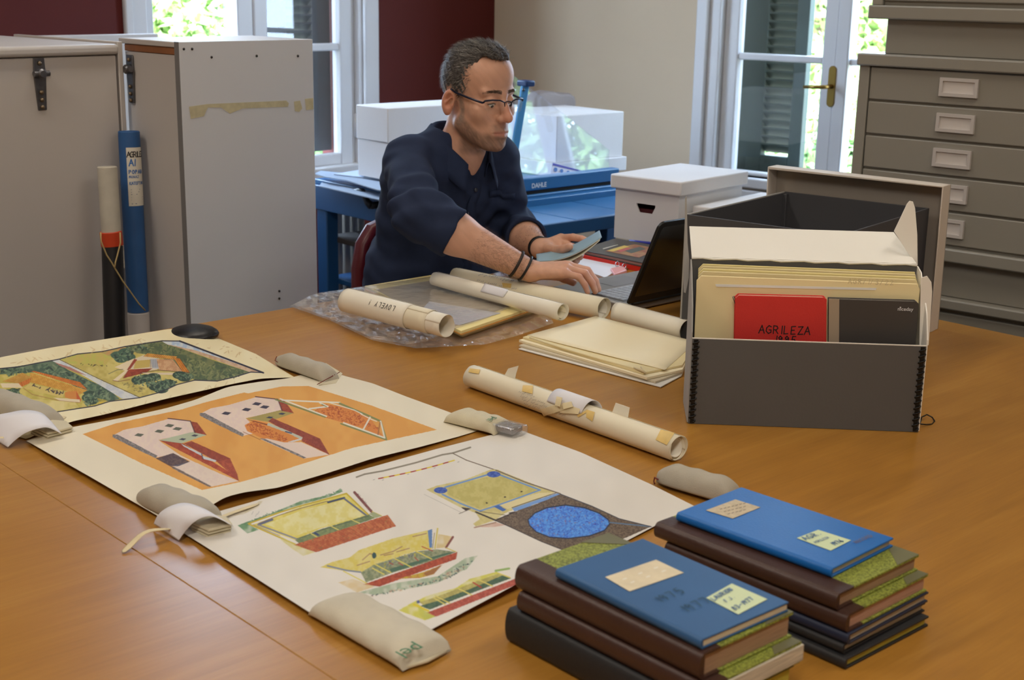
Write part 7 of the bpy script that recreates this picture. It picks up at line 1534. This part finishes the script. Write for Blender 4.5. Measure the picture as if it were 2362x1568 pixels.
# hairs on the forearms
def fuzz(name, A_, B_, r0, r1, n, col, seed):
    rng = np.random.default_rng(seed); ax = (B_ - A_) / np.linalg.norm(B_ - A_); u = np.cross(ax, ez); u /= np.linalg.norm(u); w = np.cross(u, ax); vs = []; fs = []
    for k in range(n):
        t = rng.random() * .96; an = rng.random() * 2 * math.pi; r = (r0 + (r1 - r0) * t) * .985; nrm = u * math.cos(an) + w * math.sin(an); p = A_ + (B_ - A_) * t + nrm * r
        d = nrm * .55 + ax * (.8 + .3 * rng.normal()) + np.cross(ax, nrm) * .5 * rng.normal(); d /= np.linalg.norm(d); sd = np.cross(d, nrm); sd /= np.linalg.norm(sd) + 1e-9; L = .008 + .007 * rng.random(); o = len(vs)
        vs += [p - sd * .00013, p + sd * .00013, p + d * L]; fs.append((o, o + 1, o + 2))
    return np_mesh(name, np.array(vs), np.array(fs), mat(name + '_brown', col, .6), man, None, 'stuff')
fuzz('arm_hair', ELR * .5 + WR * .5, WR, .043, .026, 2600, (84, 60, 48), 3); fuzz('arm_hair', ELL * .4 + WL * .6, WL, .036, .025, 1500, (84, 60, 48), 5)
# --- eyes, brows, glasses
hm_ = lambda p: wor(from_head(p))
eyew = mat('eye_white', (226, 220, 214), .2); irism = mat('brown_iris', (54, 38, 28), .15); browm = mat('dark_brow', (96, 78, 66), .8)
for s in (1, -1):
    b = MB(); M = Matrix.Translation(hm_((.0790, .031 * s, .0085))); b.lathe([(.0001, -.0122)] + [(.0122 * math.cos(t), .0122 * math.sin(t)) for t in np.linspace(-1.4, 1.4, 12)] + [(.0001, .0122)], 18, M); ey = b.build('eye', eyew, man, smooth=True)
    b = MB(); M = Matrix.Translation(hm_((.0866, .031 * s - .0006, .0038))); b.lathe([(.0001, -.0050)] + [(.0050 * math.cos(t), .0050 * math.sin(t)) for t in np.linspace(-1.4, 1.4, 8)] + [(.0001, .0050)], 14, M); b.build('iris', irism, ey, smooth=True)
    b = MB(); b.tube([hm_((.0775 + .0150 * math.cos(t), s * (.031 + .0150 * math.sin(t)), .0098 - .003 * abs(math.sin(t)))) for t in np.linspace(-.95, 1.05, 12)], .0009, 6); b.build('eyelashes', mat('lash_black', (34, 26, 24), .7), man, smooth=True)
    rng = np.random.default_rng(9 + s); b = MB()
    for k in range(300):
        t = rng.random(); y = .009 + .040 * t; x = .0972 - .0005 - .022 * t ** 1.9; z = .0355 + .0045 * math.sin(t * 2.6) - .004 * t + (rng.random() - .5) * .0085 * (1 - .5 * t); p = np.array([x + .0006, y * s, z]); d = np.array([-.15, s * 1.0, .30 - .5 * t + .15 * rng.normal()]); d /= np.linalg.norm(d); L = .007
        b.mesh([hm_(p + np.array([0, 0, -.0004])), hm_(p + np.array([0, 0, .0004])), hm_(p + d * L + np.array([.001, 0, 0]))], [(0, 1, 2)])
    b.build('eyebrow', browm, man, kind='stuff')
fr = mat('dark_blue_spectacle_frame', (26, 30, 52), .3, metal=.4); lensm = glassy('spectacle_lens', base=.06)
gl_ = bpy.data.objects.new('glasses', None); COL.objects.link(gl_); gl_.parent = man
for s in (1, -1):
    top = [(.0925, .0655, .0130), (.0955, .0625, .0180), (.1040, .0450, .0200), (.1085, .0250, .0190), (.1100, .0120, .0140), (.1100, .0100, .0040)]
    b = MB(); b.tube([hm_((x, y * s, z)) for x, y, z in top], [.0026, .0024, .0020, .0019, .0017, .0011], 8); b.build('rim', fr, gl_, smooth=True)
    pl3 = [(.0930, .0640, .0130), (.0955, .0620, .0176), (.1040, .0450, .0196), (.1085, .0250, .0186), (.1098, .0120, .0135), (.1095, .0105, -.003), (.1080, .0190, -.0125), (.1040, .0400, -.0145), (.0985, .0560, -.0105), (.0945, .0630, .001)]
    b = MB(); b.slab([hm_((x, y * s, z)) for x, y, z in pl3][::s], .0012); b.build('lens', lensm, gl_)
    b = MB(); b.tube([hm_((x, y * s, z)) for x, y, z in ((.0925, .0655, .0130), (.086, .0710, .0150), (.050, .0745, .0200), (.010, .0790, .0270), (-.010, .0765, .0330), (-.022, .0720, .026), (-.030, .0690, .012))], [.0026, .0027, .0027, .0026, .0022, .0018, .0015], 8); b.build('temple', fr, gl_, smooth=True)
b = MB(); b.tube([hm_((.1105, y, .0135 + .0025 * math.cos(y * 130))) for y in (-.0125, -.006, 0, .006, .0125)], .0013, 8); b.build('bridge', fr, gl_, smooth=True)
# --- hair: a cap grown over the skull, then strands
PHI = np.array([0, .35, .52, .70, .80, .90, 1.08, 1.22, 1.42, 1.52, 1.66, 2.0, 2.16, 2.6, 3.15]); ZL = np.array([.108, .112, .118, .110, .086, .050, .026, -.024, -.030, .012, .040, .034, -.020, -.055, -.062])
def hairline(p): return np.interp(np.arctan2(np.abs(p[:, 1]), p[:, 0] + .004), PHI, ZL)
def hair_d(P):
    p = to_head(P); d = ell(p, (-.008, 0, .051), (.0900, .0745, .0940)); d = smin(d, ell(p, (.036, 0, .086), (.058, .056, .056)), .02)
    tuft = .0045 * np.sin(p[:, 1] * 260 + 3 * np.sin(p[:, 0] * 60)) * sst(p[:, 2], .07, .12) + .0022 * np.sin(p[:, 0] * 330 + p[:, 2] * 250 + 2 * np.sin(p[:, 1] * 90))
    thin = .006 * sst(.06 - p[:, 2], -.02, .06)
    d = d - tuft * .5 - .001 + thin * .6; return smax(d, (hairline(p) + .0012 * np.sin(p[:, 0] * 400 + p[:, 1] * 500) - p[:, 2]) * .8, .006)
hpts, hquads = net([(hair_d, HC + V3(0, 0, .03), .2, .01)], from_head((0, 0, .02)) - .13, from_head((0, 0, .02)) + .13, .0026)
hl = to_head(hpts); hn = vnoise(hl[:, 1] * 4000 + hl[:, 2] * 900, hl[:, 0] * 700, 5, 4)
hc = np.array([48, 42, 39.]) * (1 - hn[:, None]) + np.array([96, 90, 86.]) * hn[:, None]; hairm = mat('greying_hair', (110, 104, 98), .55, attr='Col', spec=.3)
np_mesh('hair', hpts, hquads, hairm, man, hc)
rng = np.random.default_rng(12); sel = rng.choice(len(hpts), 14000); P = hl[sel]; okk = P[:, 2] > hairline(P) + .0015; P = P[okk]
nrm = P / np.array([.0915, .0755, .0930]) ** 2; nrm /= np.linalg.norm(nrm, axis=1)[:, None]
flow = np.stack([-.75 + .9 * sst(P[:, 0], .03, .08) * sst(P[:, 2], .08, .12), .25 * np.sign(P[:, 1]) * rng.random(len(P)) - .25 * sst(P[:, 2], .09, .13), -.45 + .9 * sst(P[:, 2], .05, .12)], 1) + .28 * rng.normal(size=P.shape)
flow -= nrm * (flow * nrm).sum(1)[:, None]; flow /= np.linalg.norm(flow, axis=1)[:, None]
Ls = (.010 + .012 * sst(P[:, 2], .0, .11)) * (.6 + .7 * rng.random(len(P))); sd = np.cross(flow, nrm); P0_ = P - nrm * .001; lift = .10 + .30 * sst(P[:, 2], .09, .13)
mid_ = P0_ + flow * (Ls * .5)[:, None] + nrm * (Ls * lift * .5)[:, None]; tip = P0_ + flow * Ls[:, None] + nrm * (Ls * lift * .75)[:, None]; wd2 = .00042
V = np.stack([P0_ - sd * wd2, P0_ + sd * wd2, mid_ + sd * wd2 * .8, mid_ - sd * wd2 * .8, tip], 1); V = from_head(V.reshape(-1, 3)); n = len(P); o = np.arange(n) * 5
g_ = rng.random(n) ** 1.5; cs = np.array([40, 35, 32.]) * (1 - g_[:, None]) + np.array([158, 152, 146.]) * g_[:, None]
T3 = np.concatenate([np.stack([o, o + 1, o + 2], 1), np.stack([o, o + 2, o + 3], 1), np.stack([o + 3, o + 2, o + 4], 1)]); np_mesh('hair_strands', V, T3, hairm, man, np.repeat(cs, 5, 0), 'stuff')
# --- shirt
shirtm = mat('dark_navy_cotton', (38, 48, 74), .85, noise=.12, nscale=30, bump=.08, bscale=700, spec=.2)
CFR = ELR * .69 + WR * .31; CFL = ELL * .48 + WL * .52
def folds(P):
    x, y, z = P.T
    f = .0040 * np.sin(55 * z + 30 * x + 2.2 * np.sin(18 * y + 9 * x)) + .0028 * np.sin(70 * y - 40 * z + 2.0 * np.sin(25 * x + 11 * z)) + .0020 * np.sin(120 * z + 60 * y + 2 * np.sin(40 * x))
    arm = np.exp(-(np.linalg.norm(P - ELR, axis=1) / .12) ** 2) + np.exp(-(np.linalg.norm(P - ELL, axis=1) / .12) ** 2) + .7 * np.exp(-(np.linalg.norm(P - SR - V3(.04, 0, -.07), axis=1) / .09) ** 2)
    t = (P - SR) @ (ELR - SR) / ((ELR - SR) @ (ELR - SR)); ring = .0050 * np.sin(t * 26 + 9 * y + 2 * np.sin(30 * z)) * np.exp(-((t - .95) / .38) ** 2)
    return (f * (.5 + .9 * arm) + ring * (y < -.13)) * (1 - np.exp(-(np.linalg.norm(P - CFR, axis=1) / .065) ** 4)) * (1 - np.exp(-(np.linalg.norm(P - CFL, axis=1) / .065) ** 4))
def shirt_d(P):
    q = P.copy(); q[:, 1] *= .66
    d = smin(rc(q, (-.190, 0, .48), (-.168, 0, .72), .116, .115), rc(q, (-.168, 0, .72), (-.120, 0, .945), .115, .117), .06)
    d = smin(d, rc(P, SR + V3(0, .02, -.004), SL + V3(0, -.02, -.004), .060, .060), .06)
    d = smin(d, rc(P, (-.088, 0, 1.045), (-.074, 0, 1.085), .078, .062), .05)
    q2 = P.copy(); q2[:, 1] = np.abs(q2[:, 1]); d = smin(d, rc(q2, (-.082, .02, 1.066), (-.085, .115, 1.035), .045, .050), .04)
    aR = smin(rc(P, SR, ELR, .061, .056), rc(P, ELR, CFR, .058, .0535), .02); aR = smin(aR, rc(P, CFR - (CFR - ELR) * .30, CFR + (CFR - ELR) * .1, .0600, .0585), .004)
    aL = smin(rc(P, SL, ELL, .060, .054), rc(P, ELL, CFL, .056, .050), .02); aL = smin(aL, rc(P, CFL - (CFL - ELL) * .28, CFL + (CFL - ELL) * .1, .0565, .0550), .004)
    aR = smax(aR, (P - CFR) @ ((CFR - ELR) / np.linalg.norm(CFR - ELR)), .003); aL = smax(aL, (P - CFL) @ ((CFL - ELL) / np.linalg.norm(CFL - ELL)), .003)
    d = smin(d, aR, .035); d = smin(d, aL, .035); d = d - folds(P)
    d = smax(d, -rc(P, (-.072, 0, 1.075), (-.045, 0, 1.2), .060, .064), .006)
    d = smax(d, -rc(P, (.030, 0, 1.085), (.006, 0, 1.005), .045, .012), .010)
    # hollow at the cuffs
    d = smax(d, -rc(P, CFR - (CFR - ELR) * .3, CFR + (CFR - ELR) * .5, .050, .049), .003); return smax(d, -rc(P, CFL - (CFL - ELL) * .3, CFL + (CFL - ELL) * .5, .046, .045), .003)
sp_, sq_ = net([(shirt_d, V3(-.05, 0, .80), 1.0, .01)], (-.42, -.44, .44), (.36, .40, 1.20), .0042)
np_mesh('shirt', sp_, sq_, shirtm, man)
# collar: stand and two folded leaves
def collar_pt(u, v):
    t = -1 + 2 * u; a_ = t * math.radians(150); k = abs(t)
    # neck axis leans forward; 0 is the nape, +-1 the collar points at the front
    c = V3(-.066, 0, 1.078); up_ = V3(.20, 0, .98)
    rad = lambda r: V3(-math.cos(a_) * r, math.sin(a_) * r * 1.02, 0)
    hs = .046 - .020 * k ** 2; fr_ = .020 * max(0, k - .55) / .45
    st = [(.062, -.012), (.0635, hs * .55), (.065, hs), (.070, hs * .98), (.079, hs * .35), (.088 + .010 * k ** 3, -.014 - .030 * k ** 3)]
    s_ = v * 5; i = min(int(s_), 4); f = s_ - i; r = st[i][0] * (1 - f) + st[i + 1][0] * f; z = st[i][1] * (1 - f) + st[i + 1][1] * f
    p = c + rad(r) + up_ * z; p[2] -= .072 * k ** 2.2; p[0] += .020 * k ** 2
    return wor(p)
b = MB(); b.grid(collar_pt, 48, 12); b.build('collar', shirtm, man, smooth=True, solid=.0016)
# placket, pocket edge, small clip
def on_chest(y, z):
    P = np.array([[x, y, z] for x in np.linspace(.12, -.15, 271)]); d = shirt_d(P); i = np.nonzero(d < 0)[0]; return P[i[0]] if len(i) else V3(-.05, y, z)
pk = [on_chest(.002 + .006 * math.sin(k), z) for k, z in enumerate(np.linspace(.995, .60, 26))]
b = MB(); vs = []
for p in pk: vs += [wor(p + V3(.0022, -.014, 0)), wor(p + V3(.0030, .014, 0))]
b.mesh(vs, [(2 * i, 2 * i + 1, 2 * i + 3, 2 * i + 2) for i in range(len(pk) - 1)]); b.build('placket', shirtm, man, smooth=True, solid=.0016)
btn = mat('dark_button', (44, 46, 56), .35)
for z in (.965, .885, .805, .725):
    p = on_chest(.002, z) + V3(.0048, 0, 0); b = MB(); b.lathe([(.0055, 0), (.0055, .0015), (.0035, .0022), (.0001, .0020)], 14, Matrix.Translation(wor(p)) @ FW.to_track_quat('Z', 'Y').to_matrix().to_4x4()); b.build('button', btn, man, smooth=True)
p = on_chest(-.012, .905); q = on_chest(-.014, .865); b = MB(); b.tube([wor(p + V3(.004, 0, .02)), wor(p + V3(.006, 0, 0)), wor(q + V3(.008, 0, .010))], .0011, 6); b.tube([wor(q + V3(.008, 0, .012)), wor(q + V3(.009, 0, 0)), wor(q + V3(.008, 0, -.012))], [.003, .0045, .002], 8); b.build('pendant', latch_m, man, smooth=True, label='small silver pendant on a cord')
pp = [on_chest(y, .955 - .01 * (y > .1)) for y in np.linspace(.055, .135, 9)]; b = MB(); vs = []
for p in pp: vs += [wor(p + V3(.0025, 0, 0)), wor(p + V3(.0025, 0, -.014))]
b.mesh(vs, [(2 * i, 2 * i + 1, 2 * i + 3, 2 * i + 2) for i in range(len(pp) - 1)]); b.build('pocket_edge', shirtm, man, smooth=True, solid=.0016)
# bracelets
cordm = mat('dark_brown_cord', (40, 28, 22), .6); blackr = mat('black_rubber', (18, 18, 20), .4)
def band(name, A_, B_, t, r, w, m, lab):
    c = A_ + (B_ - A_) * t; ax = (B_ - A_) / np.linalg.norm(B_ - A_); u = np.cross(ax, ez); u /= np.linalg.norm(u); v = np.cross(u, ax); b = MB()
    b.tube([wor(c + (u * math.cos(q) + v * math.sin(q)) * r + ax * .003 * math.sin(q + 1)) for q in np.linspace(0, 2 * math.pi, 33)[:-1]], w, 8, closed=True); return b.build(name, m, man, smooth=True, label=lab)
band('bracelet', ELR, WR, .875, .0310, .0034, cordm, 'brown cord bracelet'); band('bracelet', ELR, WR, .955, .0295, .0030, blackr, 'black cord bracelet')
b = MB(); c = ELL + (WL - ELL) * .97; ax = (WL - ELL) / np.linalg.norm(WL - ELL); u = np.cross(ax, ez); u /= np.linalg.norm(u); v = np.cross(u, ax)
b.grid(lambda i, j: wor(c + ax * (.007 - .014 * j) + (u * math.cos(i * 2 * math.pi) + v * math.sin(i * 2 * math.pi)) * .0275), 32, 2); b.build('wristband', blackr, man, smooth=True, solid=.002, label='black wristband', weld=True)
# trousers and shoes, under the table
trm = mat('charcoal_trousers', (44, 44, 50), .85)
def tr_d(P):
    q = P.copy(); q[:, 1] = np.abs(q[:, 1]); d = rc(q, (-.22, .05, .525), (-.20, .09, .525), .105, .09); d = smin(d, rc(q, (-.20, .09, .53), (.19, .11, .535), .090, .068), .04); return smin(d, rc(q, (.19, .11, .53), (.17, .11, .09), .066, .052), .03)
tp_, tq_ = net([(tr_d, V3(0, 0, .4), 1.0, .01)], (-.42, -.30, .02), (.34, .30, .70), .010); np_mesh('trousers', tp_, tq_, trm, man)
for s in (1, -1):
    b = MB(); b.prism([(.10, -.04), (.22, -.045), (.34, -.04), (.37, 0), (.34, .04), (.22, .045), (.10, .04), (.08, 0)], 0, .07, Matrix(((FW.x, LF.x, 0, wor((0, .11 * s, 0)).x), (FW.y, LF.y, 0, wor((0, .11 * s, 0)).y), (0, 0, 1, 0), (0, 0, 0, 1)))); b.build('shoe', mat('dark_shoe', (34, 30, 28), .4), man, bevel=.02, seg=4)
# ------------------------------------------------------------------ the notebook in his hand
nv_ = Vector((FWD.x, FWD.y, 0)).normalized(); nA, nB = at_d(1238, 603, 3.135), at_d(1388, 547, 3.135); DN = .088
nt_ = thing('thin_notebook', 'thin pale blue notebook held open in the man\'s left hand', 'notebook', (nA + nB) / 2)
pale_bl = mat('pale_blue_notebook_cover', (140, 168, 184), .6, noise=.05, nscale=20); pagew = mat('notebook_pages', (218, 212, 190), .7)
def nb_pt(u, v, dz, sag=.016): return nA + (nB - nA) * u + nv_ * (DN * v) + UP * (dz - sag * math.sin(math.pi * u) * (1 - .3 * v))
for nm, dz0, m_, ins in (('cover', 0, pale_bl, 0.0), ('pages', -.0016, pagew, .01), ('pages', -.0034, pagew, .018)):
    b = MB(); b.grid(lambda u, v: nb_pt(ins + u * (1 - 2 * ins) * (1 if nm == 'cover' else .99), v, dz0, .016 + (.010 if dz0 < -.003 else 0)), 24, 6); b.build(nm, m_, nt_, smooth=True, solid=.0012)
# ------------------------------------------------------------------ laptop
lap_s = mat('laptop_grey_shell', (150, 150, 150), .35, metal=.6); lap_k = mat('laptop_black_gloss', (22, 17, 13), .10, coat=1.0, spec=1.0); keym = mat('laptop_keys', (150, 154, 160), .5); lapb = mat('laptop_black_rim', (16, 16, 17), .4)
hz = TZ + .022; H0 = at(1442, 702, hz); LWd, LDp, LT = .335, .235, .215
lp = thing('laptop', 'open laptop with its glossy black lid towards the camera', 'laptop', H0 + B_DIR * LWd / 2 + A_DIR * LDp / 2 - UP * .022)
def lpb(name, b0, b1, a0_, a1_, z0, z1, m, bev=.002, par=None, seg=2):
    b = MB(); f = lambda bb, aa, z: H0 + B_DIR * bb + A_DIR * aa + UP * (z - hz)
    b.hexa([f(b0, a0_, z0), f(b1, a0_, z0), f(b1, a1_, z0), f(b0, a1_, z0), f(b0, a0_, z1), f(b1, a0_, z1), f(b1, a1_, z1), f(b0, a1_, z1)]); return b.build(name, m, par or lp, bevel=bev, seg=seg)
base_ = lpb('base', 0, LWd, 0, LDp, TZ + .003, hz, lap_s, .004)
for (bb, aa) in ((.02, .02), (LWd - .03, .02), (.02, LDp - .03), (LWd - .03, LDp - .03)): lpb('foot', bb, bb + .012, aa, aa + .012, TZ, TZ + .003, lapb, 0, base_)
kb = lpb('keyboard', .018, LWd - .018, .022, .122, hz, hz + .0012, mat('keyboard_tray', (92, 94, 98), .5), .0005)
first = None
for r_ in range(6):
    for c_ in range(15):
        k_ = lpb('key', .021 + c_ * .0198, .021 + c_ * .0198 + .0172, .025 + r_ * .0160, .025 + r_ * .0160 + .0138, hz + .0012, hz + .0030, keym, 0, kb)
lpb('trackpad', .115, .225, .140, .215, hz, hz + .0006, mat('trackpad_grey', (120, 122, 126), .3), .0003)
lpb('edge_line', .0, LWd, .126, .1275, hz, hz + .0008, mat('pale_edge', (196, 198, 204), .4), 0)
best = min(np.linspace(0, .9, 181), key=lambda t: abs(to_px(H0 + (UP * math.cos(t) - A_DIR * math.sin(t)) * LT)[0] - 1518)); lu_ = UP * math.cos(best) - A_DIR * math.sin(best); ln_ = A_DIR * math.cos(best) + UP * math.sin(best)
def lid_pt(x, y, d): return H0 - A_DIR * .004 + B_DIR * x + lu_ * y + ln_ * d
rr_ = .016; cor_ = [(rr_ - rr_ * math.cos(t), LT - rr_ + rr_ * math.sin(t)) for t in np.linspace(0, math.pi / 2, 7)]; cor2 = [(LWd - x, y) for x, y in cor_[::-1]]
b = MB(); b.slab([lid_pt(x, y, -.004) for x, y in [(0, .004)] + cor_ + cor2 + [(LWd, .004)]][::-1], -.007); lid = b.build('lid', lapb, lp, bevel=.0015)
ins = .011; c3 = [(ins + rr_ * .6 - rr_ * .6 * math.cos(t), LT - ins - rr_ * .6 + rr_ * .6 * math.sin(t)) for t in np.linspace(0, math.pi / 2, 6)]; c4_ = [(LWd - x, y) for x, y in c3[::-1]]
b = MB(); b.slab([lid_pt(x, y, -.0044) for x, y in [(ins, .022)] + c3 + c4_ + [(LWd - ins, .022)]], .0004); b.build('lid_panel', lap_k, lid, label='glossy black lid panel')
b = MB(); b.slab([lid_pt(x, y, .0034) for x, y in [(.008, .012), (.008, LT - .01), (LWd - .008, LT - .01), (LWd - .008, .012)]], .0004); b.build('screen', mat('laptop_screen', (196, 204, 214), .3, emit=.9), lid)
b = MB(); b.tube([lid_pt(.02, .0, 0), lid_pt(LWd - .02, .0, 0)], .0055, 10); b.build('hinge', lapb, lp, smooth=True)
# ------------------------------------------------------------------ books, clipboard and chair near him
def flat_thing(name, label, cat, pxs, z0, z1, m, parts=()):
    P = [at(x, y, z1) for x, y in pxs]; P = P if (P[1] - P[0]).cross(P[-1] - P[0]).z > 0 else P[::-1]; cen = sum(P, Vector()) / len(P); t = thing(name, label, cat, Vector((cen.x, cen.y, z0)))
    dn = UP * (z1 - z0)
    if m[1] is None:
        b = MB(); b.slab([p - dn for p in P], z1 - z0); b.build(parts[0] if parts else 'body', m[0], t, bevel=.0008)
    else:
        b = MB(); b.slab([p - UP * .0025 for p in P], .0025); b.build('top_cover', m[0], t, bevel=.0008); b = MB(); b.slab([p - dn for p in P], .0025); b.build('bottom_cover', m[0], t, bevel=.0008)
        b = MB(); b.slab([cen + (p - cen) * .975 - dn + UP * .0027 for p in P], z1 - z0 - .0054); b.build('pages', m[1], t)
    return t
BQ = [(1338, 575), (1420, 549), (1556, 574), (1484, 606)]
flat_thing('hardback_book', 'red book lying under the dark picture book by the laptop', 'book', [(1320, 583), (1412, 553), (1562, 583), (1484, 616)], TZ + .0002, TZ + .0142, (mat('scarlet_cover', (214, 44, 28), .5), None), ('cover',))
t = flat_thing('hardback_book', 'dark book with a picture on its cover beside the laptop', 'book', BQ, TZ + .0145, TZ + .0262, (mat('dark_grey_cover', (66, 62, 60), .35), mat('pinkish_block', (170, 128, 118), .8)))
zc2 = TZ + .0266
for nm, pxs, c_ in (('cover_picture', [(1396, 579), (1462, 563), (1520, 574), (1474, 594)], (176, 146, 96)),):
    pic = on_top(t, nm, pxs, zc2, mat('cover_picture', c_, .5, noise=.8, nscale=60, col2=(150, 70, 66)), label='painted picture on the cover')
    for q, c2_ in (([(1400, 578), (1440, 566), (1452, 569), (1414, 580)], (222, 190, 96)), ([(1440, 578), (1476, 569), (1490, 574), (1456, 584)], (90, 96, 90)), ([(1424, 577), (1448, 571), (1456, 574), (1432, 581)], (196, 100, 96))):
        b = MB(); P = [at(x, y, zc2 + .0005) for x, y in q]; b.slab(P if (P[1] - P[0]).cross(P[-1] - P[0]).z > 0 else P[::-1], .0002); b.build('colour_patch', mat('patch_%d_%d' % (c2_[0], c2_[1]), c2_, .5), pic)
on_top(t, 'title_line', [(1390, 573), (1424, 564), (1426, 565), (1392, 575)], zc2, mat('pale_title', (196, 190, 178), .6))
ck = flat_thing('clipboard', 'brown clipboard with white paper and a pink binder clip', 'clipboard', [(1300, 607), (1352, 591), (1450, 617), (1398, 650)], TZ + .0002, TZ + .004, (mat('brown_hardboard', (140, 96, 62), .6), None), ('board',))
pp_ = on_top(ck, 'paper', [(1306, 608), (1352, 594), (1436, 615), (1396, 641)], TZ + .0042, mat('white_note_paper', (226, 226, 232), .7), .0012, label='white paper sheets')
b = MB(); P = [at(x, y, TZ + .011) for x, y in ((1408, 618), (1437, 612), (1446, 622), (1418, 632))]; b.slab(P if (P[1] - P[0]).cross(P[-1] - P[0]).z > 0 else P[::-1], -.010); b.build('binder_clip', mat('pink_plastic', (226, 158, 156), .4), ck, bevel=.002, label='pink binder clip')
for (x, y) in ((1424, 609), (1440, 613)):
    b = MB(); c_ = at(x, y, TZ + .012); b.tube([c_ + B_DIR * .007 * math.cos(q) + UP * .007 * math.sin(q) for q in np.linspace(0, 2 * math.pi, 15)[:-1]], .0011, 6, closed=True); b.build('clip_wire', mat('bright_chrome', (200, 200, 204), .2, metal=.9), ck, smooth=True, label='chrome clip loop')
b = MB(); b.tube([at(1452, 556, TZ + .005), at(1500, 561, TZ + .005)], .0045, 10); props(b.build('pen', mat('royal_blue_plastic', (36, 50, 170), .4), None, smooth=True), 'blue pen lying behind the dark picture book', 'pen')
# burgundy chair
cyaw = math.atan2(FW.y, FW.x); CB = wor((-.285, .086, 0)); ch_ = thing('chair', 'burgundy vinyl chair the man sits on, its back edge showing', 'chair', Vector((CB.x, CB.y, 0)) + FW * .2, cyaw)
def chp(f, l, z): return Vector((CB.x, CB.y, 0)) + FW * f + LF * l + UP * z
zbt = at_d(850, 533, 3.42).z; wb = .19; loop = [(-wb + .02, .50), (-wb, .58), (-wb, zbt - .13), (-wb + .015, zbt - .06), (-wb + .05, zbt - .015), (-wb + .10, zbt), (wb - .10, zbt), (wb - .05, zbt - .015), (wb - .015, zbt - .06), (wb, zbt - .13), (wb, .58), (wb - .02, .50)]
b = MB(); b.slab([chp(-.055, l, z) for l, z in loop], .045); b.build('backrest', cm, ch_, bevel=.016, seg=4)
b = MB(); b.hexa([chp(-.02, -.20, .385), chp(-.02, .20, .385), chp(.40, .20, .385), chp(.40, -.20, .385), chp(-.02, -.20, .435), chp(-.02, .20, .435), chp(.40, .20, .435), chp(.40, -.20, .435)]); b.build('seat', cm, ch_, bevel=.02, seg=4)
for (f, l) in ((-.02, -.18), (-.02, .18), (.38, -.18), (.38, .18)):
    b = MB(); b.tube([chp(f, l, .39), chp(f + (.03 if f > .1 else -.04), l * 1.08, .0)], .011, 10); b.build('leg', chrome, ch_, smooth=True)
for l in (-.12, .12): b = MB(); b.tube([chp(.0, l, .40), chp(-.035, l, .52)], .010, 8); b.build('back_support', chrome, ch_, smooth=True)
